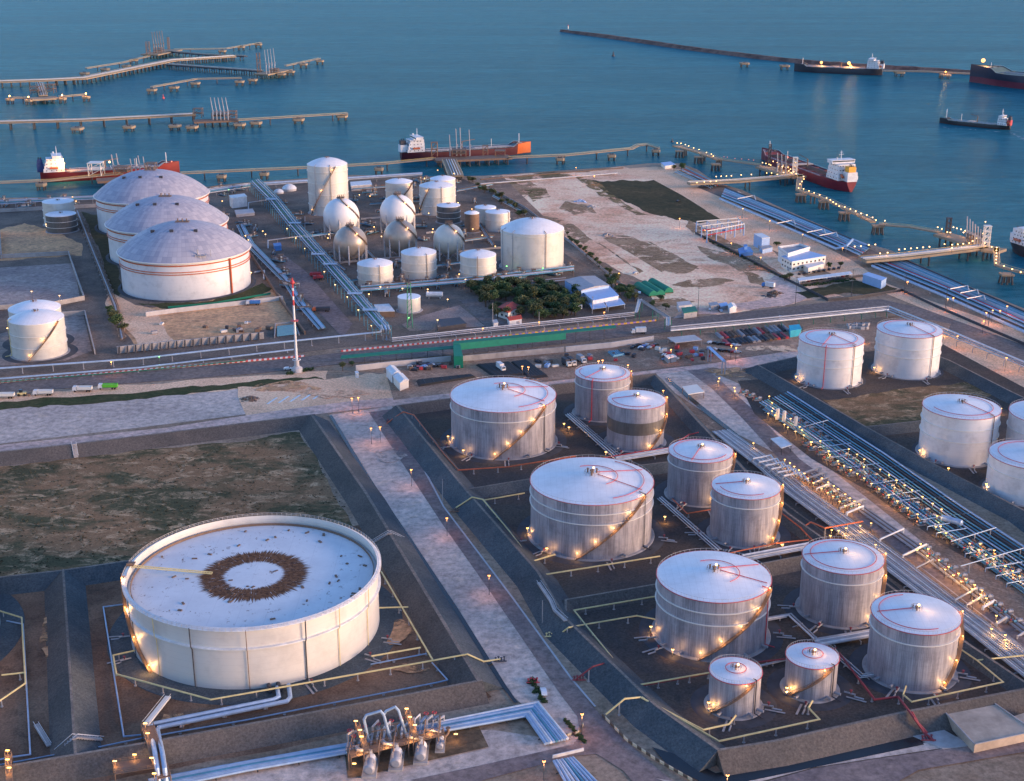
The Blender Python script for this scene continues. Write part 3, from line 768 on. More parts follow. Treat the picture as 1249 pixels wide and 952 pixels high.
TK['L'] = tank(1014.3, 77.5, 424, 474.4, 'white tank with a red riser, next to the blue tarpaulin', rings=(.3, .5), hoop=[(.8, 0, 360)], spoke=[(-120, .05, .97), (-52, .05, .97)], risers=[(-112, 'red'), (-59, 'brownsteel')], **wk)
TK['M'] = tank(1109.6, 77.2, 412, 463, 'white tank in the yard corner closest to the bend of the main road', rings=(.3, .5), hoop=[(.8, 0, 360)], spoke=[(-58, .05, .97)], risers=[(-60, 'brownsteel')], **wk)
TK['N'] = tank(1173, 91, 511.3, 570, 'white tank beside the patch of brown grass inside the yard', rings=(.25, .5), hoop=[(.8, -170, 60)], spoke=[(-50, .05, .97)], risers=[(-54, 'brownsteel')], **wk)
TK['O'] = tank(1281, 94, 520, 578, 'white tank cut by the picture edge behind the shorter one', rings=(.3,), risers=[], **wk)
TK['P'] = tank(1258, 97, 573, 619, 'low white tank cut by the picture edge, beside the teal pipes', rings=(.3,), hoop=[(.8, 0, 360)], **wk)

# the large floating roof tank
def bigtank(cx, w_, yr, yb, label, spots=True):
    c, Rt, H = solve(cx, w_, yr, yb)
    root = thing('floating_roof_tank', label, 'storage tank', c, 'large floating roof tanks')
    n = 160; drop = 3.6
    g = MB(); g.lathe([(Rt, .2), (Rt, H), (Rt - .15, H), (Rt - .15, H - drop - .5)], n, c.x, c.y)
    g.build('shell', shellmat('cream_floating_tank_shell', (.62, .59, .54), (.7, .68, .62), freq=2, lo=.1, hi=.9, stainscale=.05), root)
    g = MB(); g.lathe([(Rt - .2, H - drop), (Rt - 1.6, H - drop + .1), (Rt * .5, H - drop + .25), (.001, H - drop + .5)], n, c.x, c.y)
    g.build('floating_roof', floatmat(Rt), root)
    g = MB(); g.lathe([(Rt - 1.5, H - drop + .12), (Rt - 1.5, H - drop + 1.0), (Rt - 1.35, H - drop + 1.0), (Rt - 1.35, H - drop + .12)], n, c.x, c.y)
    g.build('foam_dam', M['brownsteel'], root)
    g = MB(); g.lathe([(Rt + .02, H - .9), (Rt + 1.3, H - .8), (Rt + 1.3, H - .6), (Rt - .1, H + .05)], n, c.x, c.y)
    g.build('rim_walkway', M['white'], root)
    g = MB(); m_ = 150
    for z in (.55, 1.1): g.tube([pol(c, Rt + 1.25, 2 * PI * i / m_, H - .6 + z) for i in range(m_)], .06, 4, closed=True)
    for i in range(m_): g.bar(pol(c, Rt + 1.25, 2 * PI * i / m_, H - .6), pol(c, Rt + 1.25, 2 * PI * i / m_, H + .5), .05, 4)
    g.build('handrail', M['concpale'], root)
    z = H * .68
    g = MB(); g.lathe([(Rt + .02, z - .5), (Rt + .95, z - .3), (Rt + .95, z), (Rt + .02, z + .15)], n, c.x, c.y)
    g.build('wind_girder', M['white'], root)
    for a, mt, r in ((-148, 'dark', .14), (-126.5, 'yellow', .14), (-107, 'dark', .2), (-83, 'brownsteel', .14), (-58, 'dark', .22), (-41, 'yellow', .14), (-20, 'yellow', .14)):
        g = MB(); g.tube([pol(c, Rt + 1.2, R(a), H - .5), pol(c, Rt + 1.1, R(a), z), pol(c, Rt + .4, R(a), z - 1.2), pol(c, Rt + .4, R(a), .8)], r, 5)
        g.build('riser_pipe', M[mt], root)
    g = MB(); g.lathe([(Rt - .1, .7), (Rt + 1.5, .65), (Rt + 8, .22), (Rt + 8.4, -.2)], n, c.x, c.y)
    g.build('foundation', G['slate'], root)
    # rolling ladder across the roof
    zr = H - drop + .9
    g = MB(); a = R(178)
    for s in (-.6, .6):
        p0, p1 = pol(c, Rt - .5, a, H - .5), pol(c, Rt * .34, a, zr)
        g.bar((p0[0], p0[1] + s, p0[2]), (p1[0], p1[1] + s, p1[2]), .22, 5)
    for i in range(30):
        t = i / 29; p = [p0[k] + (p1[k] - p0[k]) * t for k in range(3)]
        g.box(p, (.2, 1.3, .12))
    g.build('rolling_ladder', M['yellow'], root)
    g = MB(); g.box((c.x - Rt + .2, c.y + 1, H + .6), (2.6, 3.2, .3)); g.box((c.x - Rt + .2, c.y - .5, H + 1.1), (2.2, .2, .9)); g.build('gauge_platform', M['brownsteel'], root)
    rnd = random.Random(3)
    for i in range(40):
        a, k = rnd.uniform(0, 2 * PI), Rt * math.sqrt(rnd.uniform(.02, .93))
        zz = H - drop + .3
        g = MB(); g.box((c.x + k * math.cos(a), c.y + k * math.sin(a), zz + .1), (rnd.uniform(.8, 2.0), rnd.uniform(.5, 1.0), .3), rnd.uniform(0, 3))
        g.build('roof_fitting', M['brownsteel'], root, smooth=False)
    stair(root, c, Rt, H, R(-131), R(-171), lamps=4, power=2600)
    g = MB()
    for a in (-75, -71):
        g.tube([pol(c, Rt - .4, R(a), 1.6), pol(c, Rt + 4.2, R(a), 1.6)], .7, 8); g.cyl(*pol(c, Rt + 3, R(a), 0)[:2], .2, 3.0, .25, 6)
        g.cyl(*pol(c, Rt + 3, R(a), 0)[:2], 1.0, 2.2, 1.0, 8)
    g.build('inlet_valve', M['dark'], root)
    return root, c, Rt, H
TK['BIG'] = bigtank(309, 301.5, 765.5, 843, 'huge cream open top tank whose white roof has a ring of rust streaks')
TK['BIG2'] = bigtank(-172, 306, 790, 868, 'second huge open top tank, only a sliver of its wall inside the picture edge')

# domed tanks
def domed(cx, w_, yr, yb, label):
    c, Rt, H = solve(cx, w_, yr, yb)
    root = thing('domed_tank', label, 'storage tank', c, 'three domed tanks in a row')
    n = 128
    g = MB(); g.cyl(c.x, c.y, .2, H, Rt * .975, n, cap=False); g.build('shell', M['shellwhite'], root)
    g = MB(); rise = Rt * .41
    Rs = (Rt * Rt + rise * rise) / (2 * rise)
    prof = [(Rt, H - .6), (Rt + .1, H)] + [(Rt * k, H - (Rs - rise) + math.sqrt(max(0, Rs * Rs - (Rt * k) ** 2))) for k in [1 - i / 16 for i in range(16)] + [.001]]
    g.lathe(prof, n, c.x, c.y); g.build('dome', M['dome'], root)
    for z, r, mt in ((H - .4, .45, 'cream'), (H - 2.2, .4, 'orange'), (H - 6.5, .3, 'orange'), (H - 8, .3, 'orange')):
        g = MB(); rr = (Rt + .3 if z > H - 1 else Rt * .975 + .4)
        g.tube([pol(c, rr, 2 * PI * i / 80, z) for i in range(80)], r, 5, closed=True); g.build('ring_pipe', M[mt], root)
    g = MB(); g.tube([pol(c, Rt * .975 + .6, R(-35), H - .5), pol(c, Rt * .975 + .6, R(-35), .8)], .7, 6); g.build('riser_pipe', M['orange'], root)
    g = MB(); g.lathe([(Rt - .1, .7), (Rt + 1.0, .65), (Rt + 3, -.2)], n, c.x, c.y); g.build('foundation', M['concdark'], root)
    # hatches and crown platform
    for a, k in ((-100, .42), (-52, .45), (-140, .5)):
        zz = H - (Rs - rise) + math.sqrt(Rs * Rs - (Rt * k) ** 2)
        p = pol(c, Rt * k, R(a), zz)
        g = MB(); g.box((p[0], p[1], p[2] + .5), (2.4, 1.6, 1.8)); g.build('roof_hatch', M['dark'], root)
    g = MB(); g.box((c.x, c.y, H + rise + .3), (9, 4, .4)); 
    for dx in (-3, 0, 3): g.cyl(c.x + dx, c.y, H + rise, H + rise + 2.2, .4, 8)
    g.build('crown_platform', M['brownsteel'], root)
    p = pol(c, Rt * .93, R(-62), H - (Rs - rise) + math.sqrt(Rs * Rs - (Rt * .93) ** 2))
    g = MB(); g.box((p[0], p[1], p[2] + .8), (7, 4, .3)); g.cyl(p[0] - 2, p[1], p[2], p[2] + 4.5, .5, 8); g.cyl(p[0] + 6, p[1] + 2, p[2] - .5, p[2] + 4, .2, 6)
    for dx in (-3, 0, 3): g.bar((p[0] + dx, p[1] - 2, p[2] - 1.5), (p[0] + dx, p[1] - 2, p[2] + 2), .12, 4)
    g.build('rim_platform', M['grey'], root)
    return root, c, Rt, H
TK['D1'] = domed(225, 158, 321, 367.8, 'domed tank with its whole white wall showing, first of three in a row')
TK['D2'] = domed(203.9, 145.5, 284.5, 327, 'domed tank standing between the two other domed tanks')
TK['D3'] = domed(185.5, 136.4, 248.5, 289, 'domed tank closest to the sea, last of three in a row')

# middle plant: upright tanks
MG = 'white tanks of the middle plant'
mk = dict(style='cream', rings=(.35, .68), nozzle=False, rimred=False, rail=False, group=MG, pad=True)
T1 = tank(399, 48.7, 203.3, 263.5, 'tallest white tank of the plant, lamps and pipes on its crown', roof=.3, st=(-140, -60), lamps=3, power=700, risers=[(-75, 'brownsteel'), (-120, 'grey')], **{**mk, 'style': 'cream', 'rings': (.12, .35, .58, .8)})
tank(486.5, 33, 223.8, 254, 'white tank half hidden behind the upper white sphere', roof=.2, st=(-120, -20), lamps=2, power=500, **mk)
tank(540, 31, 220, 251, 'white tank hidden behind a slightly nearer white one by the jetty root', roof=.2, lamps=0, **mk)
tank(532.2, 41.7, 229.4, 262.8, 'white tank with a pipe over its roof, before the jetty root', roof=.2, st=(-160, -110), lamps=2, power=500, risers=[(-70, 'brownsteel')], **mk)
tank(547, 28.7, 252.5, 273, 'small tank half grey and half cream behind the cream sphere', roof=.1, lamps=0, **{**mk, 'shell': M['silverdull']})
tank(575.5, 18, 261, 284, 'narrow rusty brown tank beside the small grey one', roof=.3, lamps=0, **{**mk, 'shell': M['brownsteel'], 'rings': ()})
tank(592, 26, 254.5, 276, 'small white tank tucked behind its twin near the widest cream tank', roof=.12, lamps=0, **{**mk, 'rings': ()})
tank(607, 30, 260.5, 282.7, 'small white tank in front of its twin near the widest cream tank', roof=.12, lamps=0, risers=[(-30, 'brownsteel')], **{**mk, 'rings': (.4,)})
tank(457.3, 43, 325.5, 350.6, 'white tank standing under the steel silver sphere, closest to the pipe bridge', roof=.22, lamps=0, risers=[(-70, 'brownsteel')], **mk)
tank(510.6, 43, 311.7, 341, 'white tank in the middle of three along the plant road', roof=.22, lamps=0, risers=[(-60, 'brownsteel')], **mk)
tank(583, 44, 314.8, 344, 'white tank beside the grove, last of three along the plant road', roof=.22, lamps=0, risers=[(-90, 'brownsteel')], **mk)
TBG = tank(649.3, 77, 285.8, 333.2, 'widest cream tank with a rounded roof, beside the empty sand lot', roof=.3, lamps=0, risers=[(-158, 'grey'), (-128, 'grey'), (-66, 'brownsteel')], **{**mk, 'rings': (.07,)})
tank(498.9, 27.7, 364.7, 382, 'small plain cream tank with a flat top behind the mast', roof=.03, lamps=0, vents=False, **{**mk, 'rings': ()})
# far left plant
tank(42, 61, 383, 426, 'white tank hidden behind its twin in the walled basin', roof=.25, lamps=0, **{**mk, 'group': 'white tanks in the walled basins'})
tank(44, 65, 396, 440, 'white tank with a lit slanting stair in the walled basin', roof=.25, st=(-95, -25), lamps=3, power=900, risers=[(-150, 'yellow')], **{**mk, 'group': 'white tanks in the walled basins'})
tank(70.5, 37, 248.4, 277, 'small white tank on the sea side of a dull grey one', roof=.05, lamps=0, **{**mk, 'group': 'white tanks in the walled basins'})
tank(74, 36, 264, 285, 'dull grey tank with a brown roof right before a small white one', roof=.05, lamps=0, **{**mk, 'shell': M['silverdull'], 'group': 'white tanks in the walled basins'})
tank(20, 14, 212, 220, 'tiny white tank on the shore', roof=.1, lamps=0, **mk) if False else None

# spheres
def sphere_tank(cx, w_, cyy, yleg, label, mat, cream=False):
    pf = P(cx, yleg, 0)
    Rr = 10
    for _ in range(8):
        Yc = pf.y + Rr * .9
        dep = (Vector((0, Yc, 15)) - CAM).dot(FW); Rr = w_ / 2 * dep / F_PX
    zc = HY(cx, cyy, Yc); zc = max(zc, Rr + 2)
    x = (cx - PW / 2) / F_PX * (Vector((0, Yc, zc)) - CAM).dot(FW)
    c = Vector((x, Yc, 0))
    root = thing('spherical_tank', label, 'spherical tank', c, 'spherical gas tanks on legs')
    g = MB(); g.sphere((c.x, c.y, zc), Rr, 48, 32); g.build('vessel', mat, root)
    for i in range(10):
        a = 2 * PI * (i + .5) / 10
        g = MB(); g.cyl(c.x + Rr * .97 * math.cos(a), c.y + Rr * .97 * math.sin(a), 0, zc, .55, 8); g.build('leg', M['concpale'], root)
    g = MB()
    for i in range(10):
        a, b_ = 2 * PI * (i + .5) / 10, 2 * PI * (i + 1.5) / 10
        g.bar(pol(c, Rr * .97, a, 1), pol(c, Rr * .97, b_, zc * .6), .1, 4); g.bar(pol(c, Rr * .97, b_, 1), pol(c, Rr * .97, a, zc * .6), .1, 4)
    g.build('bracing', M['grey'], root)
    g = MB()   # stair over the sphere
    pts = []
    for i in range(20):
        t = i / 19; el = R(-5 + 93 * t); a = R(-15 - 80 * t)
        pts.append((c.x + (Rr + .6) * math.cos(el) * math.cos(a), c.y + (Rr + .6) * math.cos(el) * math.sin(a), zc + (Rr + .6) * math.sin(el)))
    g.tube(pts, .5, 4); g.tube([(x, y, z + 1.2) for x, y, z in pts], .1, 4); g.build('stairway', M['brownsteel'], root)
    g = MB(); g.box((c.x, c.y, zc + Rr + .5), (6, 5, .3))
    for k in range(6): g.cyl(c.x - 2.2 + k * .9, c.y + (k % 2) * 1.5, zc + Rr, zc + Rr + 2.4, .25, 6)
    g.build('top_platform', M['brownsteel'], root)
    g = MB(); g.sphere(pts[9], .5, 8, 6); g.build('lamp', M['bulbfar'], root)
    light(root, (pts[9][0] + .5, pts[9][1] - 1.5, pts[9][2] + 1), 400, rad=.5)
    return c
M['sph'] = plain('white_sphere_paint', (.72, .71, .69), .4, var=.05, scale=.1)
M['sphs'] = plain('bare_steel_sphere', (.44, .37, .3), .42, .45, var=.15, scale=.15)
M['sphc'] = plain('cream_sphere_paint', (.62, .57, .48), .4, .1, var=.08, scale=.1)
sphere_tank(416.3, 44, 269, 292, 'white sphere at the foot of the tallest tank', M['sph'])
sphere_tank(485, 43.3, 263.5, 287, 'white sphere in the middle with two stair arms meeting on top', M['sph'])
sphere_tank(427.3, 41, 296.8, 323, 'bare steel sphere nearest the green pipe bridge', M['sphs'])
sphere_tank(488.3, 41, 291, 316, 'bare steel sphere between the other steel one and the cream one', M['sphs'])
sphere_tank(547.5, 38, 291.5, 318.6, 'cream coloured sphere in front of the small grey tank', M['sphc'])
# ------------------------------------------------------------------ pipes
def lerp_poly(A, B, t): return [a + (b - a) * t for a, b in zip(A, B)]
def resample(q, step):
    out = []; acc = 0.0; nxt = step * .5
    for a, b in zip(q[:-1], q[1:]):
        L = (b - a).length
        while nxt <= acc + L:
            t = (nxt - acc) / L; out.append((a + (b - a) * t, (b - a).normalized())); nxt += step
        acc += L
    return out
def rack(label, A, B, n, z, mats, r=.32, step=14, name='pipe_rack', zs=None, group=None, support='conc', legr=.22, jit=.35, skip=(), cat='pipe rack', full=False):
    "n pipes side by side between two photo polylines A and B, on cross beams every STEP metres"
    QA = PP(A, z); QB = PP(B, z)
    root = thing(name, label, cat, (QA[0] + QB[0]) / 2 * 1.0, group); root.location.z = 0
    rnd = random.Random(hash(label) % 1000 if False else len(label) * 7 + n)
    for i in range(n):
        if i in skip: continue
        t = (i + .5) / n
        rr = r * (1 + rnd.uniform(-jit, jit))
        q = [p + Vector((0, 0, rr)) for p in lerp_poly(QA, QB, t)]
        if not full and len(q) > 2 and rnd.random() < .25:
            q = q[:-1] if rnd.random() < .5 else q[1:]
        g = MB(); g.tube(q, rr, 8); g.build('pipe', M[mats[i % len(mats)]], root)
    ca = resample(lerp_poly(QA, QB, .5), step)
    LA, LB = resample(QA, step), resample(QB, step)
    for (c, d) in ca[:90]:
        # cross beam: from nearest on A to nearest on B
        pa = min((p for p, _ in resample(QA, 2.0)), key=lambda p: (p - c).length)
        pb = min((p for p, _ in resample(QB, 2.0)), key=lambda p: (p - c).length)
        e = (pb - pa)
        if e.length < .2: e = Vector((-d.y, d.x, 0)) * .8
        e2 = e.normalized() * .5
        a, b = pa - e2, pb + e2
        g = MB(); g.tube([Vector((a.x, a.y, z - .25)), Vector((b.x, b.y, z - .25))], .22, 4)
        if z > 1.0:
            for p in (a, b): g.bar((p.x, p.y, 0), (p.x, p.y, z - .2), legr, 5)
            if z > 4: g.bar((a.x, a.y, z * .45), (b.x, b.y, z * .45), .12, 4)
        else:
            g.box(((a.x + b.x) / 2, (a.y + b.y) / 2, z / 2 - .1), (.5, .5, z))
        g.build('support', M[support], root)
    return root
def run(label, pts, r=.22, mat='yellow', z=2.6, step=11, name='pipeline', posts=True, group=None, extra=None, cat='pipeline', post='conc', two=False):
    "one pipe along photo points (x, y[, z]) on slim posts"
    q = [P(p[0], p[1], p[2] if len(p) > 2 else z) for p in pts]
    root = thing(name, label, cat, (q[0].x, q[0].y, 0), group)
    g = MB(); g.tube(q, r, 7); g.build('pipe', M[mat], root)
    if two:
        g = MB(); g.tube([p + Vector((.9, .7, .05)) for p in q], r * .8, 7); g.build('pipe', M[mat], root)
    for e in extra or []:
        k = [P(p[0], p[1], p[2] if len(p) > 2 else z) for p in e]
        g = MB(); g.tube(k, r, 7); g.build('branch_pipe', M[mat], root); q2 = k
        if posts:
            for c, d in resample(k, step)[:30]:
                g = MB(); g.cyl(c.x, c.y, 0, c.z - r * .5, .23, 6); g.cyl(c.x, c.y, 0, .35, .5, 6); g.build('post', M[post], root)
    if posts:
        for c, d in resample(q, step)[:90]:
            if c.z < .8: continue
            g = MB(); g.cyl(c.x, c.y, 0, c.z - r * .5, .23, 6); g.cyl(c.x, c.y, 0, .35, .5, 6); g.build('post', M[post], root)
    return root
# fire water lines in the big tank yards
run('pale yellow fire line on short posts round the huge cream tank', [(165, 793), (138, 799), (142, 822), (257, 853), (400, 828), (527, 805.5), (570, 797.5, 5.3), (590, 806.5, 1.5), (610, 803.5, .8)],
    r=.3, extra=[[(465, 697), (528, 805)], [(430, 742), (498, 740)], [(453, 800), (513, 789.5)]])
run('blue violet drain line beside the huge cream tank and its stair', [(156, 736), (126, 740), (151, 898), (173, 896)], mat='bluepipe', z=.7, posts=False, r=.28)
run('pale blue line along the foot of the brown embankment', [(120, 911), (173, 900), (300, 878), (380, 862), (534, 832), (546, 829)], mat='bluepipe', z=.9, r=.25, step=16, extra=[[(546, 829), (527, 808)], [(452, 810), (520, 797)]])
run('pale yellow fire line ringing the sliver of the second huge tank', [(-10, 742), (26.5, 753), (31, 833), (-10, 861)], r=.3, extra=[[(2, 823), (30, 820)]])
run('blue drain line running down the left compound to the embankment', [(8, 757), (28, 761), (37, 920), (15.6, 923), (-20, 930)], mat='bluepipe', z=.7, posts=False, r=.28)
run('pale blue line ending at the foot of the slate embankment', [(68, 920), (-30, 938)], mat='bluepipe', z=.7, r=.22, step=20)
# lines in the silver tank yard
run('orange fire line climbing over the black embankment behind the broad silver tank', [(472, 516, 1), (480, 510, 2), (492, 502, 5.6), (505, 506, 5), (546, 559, 2.6), (559, 573), (620, 569), (702, 556)], mat='orange', r=.3)
run('yellow fire line between the two broad tanks with an orange first bend', [(556, 619, 1), (576, 606, 5.6), (589, 609, 5), (620, 646), (661.5, 701), (805, 678)], r=.3, extra=[[(589, 610), (640, 601)], [(650, 684), (677, 676)]])
run('yellow fire line round the broad tank behind the two smallest ones', [(800, 727), (700, 744), (774, 836), (866, 820)], r=.28, extra=[[(682, 774, 1), (693.5, 765, 5.6), (713, 761.4)], [(713, 761.4), (776.8, 750.6), (800, 755)]])
run('red foam line crossing the black embankment and passing both smallest tanks', [(702.5, 828, 1), (723, 812.7, 5.7), (746, 806, 3), (772, 838, 2), (866, 821, 2), (927, 807, 2), (961, 803, 2), (1020, 790, 2)], mat='darkred', r=.28, z=2)
run('yellow line from the lane over the embankment to the smallest tank', [(739, 871, 1), (761.7, 852, 5.8), (781, 850, 5), (857.8, 889.8), (889, 883), (897.4, 872.5)], r=.3)
run('yellow line along the embankment corner to the second smallest tank', [(783, 850, 4.6), (877, 903.7), (999.4, 877), (986, 863), (991, 854.5)], r=.3)
run('yellow line around the silver tank next to the bottom of the white rack', [(1105, 836.5), (1101.5, 847), (1112, 855.7), (1223.5, 831.6), (1191.6, 805), (1165, 787)], r=.28, extra=[[(1191.6, 805), (1249, 799), (1290, 796)]])
run('dark red line leaving the yard over the lower embankment', [(1023.5, 796, 2), (1066.7, 853, 2), (1095.5, 849.7, 2), (1108, 866, 5.6), (1115, 876, 5), (1127, 893, 1.4), (1139, 903, .8)], mat='darkred', r=.38, z=2, extra=[[(1112, 868, 5.4), (1120, 882, 3.6), (1131, 894, 1)]])
run('orange fire line zigzagging from the rack side tank over the pipe rack', [(952, 624.5, 3), (977, 643.7, 2.5), (989, 636.5, 4.6), (1005.7, 643.7, 4.6), (1052, 635.7, 4)], mat='orange', r=.32, extra=[[(977, 644), (1000, 668), (1012, 674)]])
run('long orange line passing the white pipe tray between the rack side tanks', [(820, 690, 2), (900, 672, 3), (948, 662, 3), (986.5, 658, 3.5)], mat='orange', r=.25)
run('red line at the base of the banded silver tank', [(720, 561, 2), (790, 549, 2), (815, 546, 2), (840, 530, 2), (852, 527, 4)], mat='red', r=.26)
run('orange line at the base of the tank between shed and banded tank', [(820, 608, 2), (838, 626, 2), (868, 621, 2)], mat='orange', r=.26)
run('yellow stub line beside the tank with the closed red ring', [(968, 706, 2.5), (985, 694, 2.5), (1004, 762, 1.5)], r=.22) if False else None
TW = ['silverpipe', 'white', 'silverpipe']
rack('pale pipe tray leading from behind the banded tank to the rack', [(748, 564), (872, 544)], [(752, 558), (870, 538)], 5, 1.6, TW, r=.35, step=12)
rack('pale pipe tray entering the rack between the two broad middle tanks', [(905, 686), (988, 670)], [(905, 678), (986, 663)], 5, 1.6, TW, r=.38, step=10)
rack('pale pipe tray between the smallest tanks and the rack side tank', [(996, 790), (1068, 777)], [(993, 780), (1064, 768)], 6, 1.6, TW, r=.38, step=10)
rack('four pale pipes slanting down from the farthest silver tank', [(689, 507), (750, 562)], [(698, 503), (760, 556)], 4, .9, TW, r=.26, step=12)
rack('three pale pipes slanting past the tank beside the pale shed', [(801, 609), (872, 673)], [(808, 606), (881, 670)], 3, .9, TW, r=.26, step=12)
rack('bent pale pipes between the broad tank and the closed ring tank', [(936, 758), (958, 754), (990, 783)], [(936, 753), (966, 748), (998, 779)], 3, .9, TW, r=.26, step=10)
rack('bent pale pipes joining the two largest of the lower silver tanks', [(1020, 803), (1048, 828), (1072, 825)], [(1027, 799), (1053, 822), (1070, 819)], 3, .9, TW, r=.26, step=10)
rack('short pale pipes running left from the second smallest tank', [(927, 814), (960, 806)], [(927, 811), (960, 803)], 2, 1.0, TW, r=.24, step=10)
# the white rack along the alley
RA = [(868, 527), (925, 572), (955, 600), (1010, 641), (1075, 692), (1135, 738), (1180, 772), (1249, 828), (1300, 868)]
RB = [(890, 524), (955, 569), (990, 598), (1040, 634), (1105, 682), (1165, 729), (1212, 764), (1285, 818), (1340, 858)]
rack('wide rack of white pipes running between the silver tanks and the lit alley', RA, RB, 11, 1.4, ['silverpipe', 'white', 'silverpipe', 'grey', 'white'], r=.29, step=16, full=True, jit=.4)
# teal rack beyond the pumps
TA = [(925, 492), (985, 533), (1040, 572), (1130, 640), (1249, 722), (1300, 757)]
TB = [(962, 478), (1020, 515), (1080, 553), (1175, 618), (1290, 692), (1345, 728)]
rack('wide rack of teal pipes along the foot of the slate embankment', TA, TB, 12, 1.2, ['tealpipe', 'bluepipe', 'tealpipe', 'tealpipe', 'dark'], r=.34, step=18, full=True)
rack('bundle of thin pipes under the upper pump rows', [(930, 500), (1010, 552), (1060, 590), (1150, 652), (1249, 725)], [(940, 492), (1022, 545), (1075, 583), (1165, 643), (1262, 715)], 8, .8, ['tealpipe', 'grey', 'silverpipe', 'brownsteel'], r=.2, step=14, full=True)
rack('bundle of thin pipes between the two file of lamps at the road edge', [(985, 580), (1045, 622), (1110, 668), (1249, 775)], [(993, 576), (1053, 617), (1118, 662), (1258, 768)], 7, .8, ['grey', 'silverpipe', 'brownsteel'], r=.2, step=14, full=True)
rack('thin pipes along the road side of the upper pump rows', [(960, 506), (1040, 570), (1100, 620), (1190, 678)], [(964, 503), (1045, 567), (1105, 617), (1195, 675)], 4, .6, ['brownsteel', 'silverpipe'], r=.16, step=14, full=True)
# branch lines from the rack to the pump rows
RG = 'short white branch lines between the rack and the pump row'
rnd = random.Random(11)
Arow = [(965, 578), (1000, 601), (1050, 638), (1105, 680), (1160, 722), (1212, 762), (1249, 790)]
Brow = [(1000, 566), (1040, 593), (1085, 625), (1140, 668), (1195, 708), (1236, 740), (1275, 770)]
qa = resample(PP(Arow, 2.6), 5.2); qb = resample(PP(Brow, 2.6), 5.2)
nb = min(len(qa), len(qb))
for i in range(nb):
    if rnd.random() < .42: continue
    a, b = qa[i][0], qb[i][0]
    t0, t1 = rnd.uniform(-.25, .3), rnd.uniform(.45, .9)
    p0, p1 = a + (b - a) * t0, a + (b - a) * t1
    root = thing('branch_pipeline', 'short white branch line lying across the white pipe rack', 'pipeline', (p0.x, p0.y, 0), RG)
    g = MB(); g.tube([Vector((p0.x, p0.y, 1.6)), Vector((p0.x, p0.y, 2.7)), Vector((p1.x, p1.y, 2.7)), Vector((p1.x, p1.y, .6))], rnd.uniform(.28, .5), 7)
    g.build('pipe', M[rnd.choice(['white', 'silverpipe', 'grey', 'silverpipe'])], root)
    if rnd.random() < .6:
        g = MB(); off = Vector((1.1, .8, 0))
        g.tube([Vector((p0.x, p0.y, 2.3)) + off, Vector((p1.x, p1.y, 2.3)) + off, Vector((p1.x, p1.y, .6)) + off], .28, 6)
        g.build('pipe', M['silverpipe'], root)
# expansion loops at the head of the rack
for k in range(6):
    x0, y0 = 916 + k * 7.5, 563 + k * 4.2
    q = [P(x0, y0, 1.8), P(x0 + 3, y0 - 4, 4.2), P(x0 + 24, y0 - 8, 4.2), P(x0 + 32, y0 + 2, 4.2), P(x0 + 34, y0 + 5, 1.8)]
    root = thing('expansion_loop', 'raised white pipe loop at the head of the rack by the small white roofed shed', 'pipe loop', (q[0].x, q[0].y, 0), 'raised white pipe loops at the rack head')
    g = MB(); g.tube(q, .42, 7); g.build('pipe', M['white'], root)
    g = MB(); g.bar((q[2].x, q[2].y, 0), (q[2].x, q[2].y, 4.1), .2, 6); g.build('post', M['conc'], root)
# teal branches under the pumps
qa = resample(PP([(985, 538), (1060, 590), (1140, 650), (1249, 728)], 1.5), 6.5)
for i, (c, d) in enumerate(qa):
    if rnd.random() < .3: continue
    e = Vector((.95, .32, 0)) * rnd.uniform(8, 18)
    root = thing('branch_pipeline', 'thin pale branch line between the teal rack and the pump row', 'pipeline', (c.x, c.y, 0), 'thin branch lines off the teal rack')
    g = MB(); g.tube([(c.x, c.y, .5), (c.x, c.y, 2.1), (c.x + e.x, c.y + e.y, 2.1)], .2, 6); g.build('pipe', M['bluepipe'], root)
for k, (pa, pb) in enumerate([((1172, 690), (1249, 668)), ((1160, 660), (1215, 643)), ((980, 520), (1010, 512))]):
    run('raised pale pipe crossing the teal rack on tall posts', [(pa[0], pa[1], 4), (pb[0], pb[1], 4)], mat='bluepipe', r=.2, step=9, group='raised pipes crossing the teal rack')
# pumps
def pump_proto():
    root = thing('transfer_pump', 'electric transfer pump on a concrete plinth in the lit pump rows', 'pump', (0, 0, 0), 'transfer pumps in the alley')
    g = MB(); g.box((0, 0, .3), (5.2, 1.9, .6)); g.build('plinth', M['conc'], root, local=True, smooth=False)
    g = MB(); g.tube([(.1, 0, 1.6), (2.3, 0, 1.6)], .75, 12); g.tube([(2.3, 0, 1.6), (2.6, 0, 1.6)], .85, 12); g.box((1.2, 0, 2.45), (.8, .6, .4)); g.build('motor', M['dark'] if 0 else M['grey'], root, local=True)
    g = MB(); g.tube([(-1.9, 0, 1.5), (-.5, 0, 1.5)], .65, 10); g.tube([(-.5, 0, 1.6), (.1, 0, 1.6)], .2, 6); g.build('casing', M['tealpipe'], root, local=True)
    g = MB(); g.tube([(-1.2, 0, 1.6), (-1.2, 0, 3.2), (-1.2, 2.4, 3.2), (-1.2, 2.4, .4)], .3, 7); g.build('discharge_pipe', M['brownsteel'], root, local=True)
    g = MB(); g.tube([(-1.9, 0, 1.4), (-4.2, 0, 1.4), (-4.2, 0, .3)], .36, 7); g.build('suction_pipe', M['brownsteel'], root, local=True)
    g = MB(); g.cyl(-3.2, 0, 1.2, 2.6, .12, 6); g.cyl(-3.2, 0, 2.5, 2.65, .55, 10); g.build('valve', M['red'], root, local=True)
    return root
M['white2'] = M['white']
pp = pump_proto(); first = True
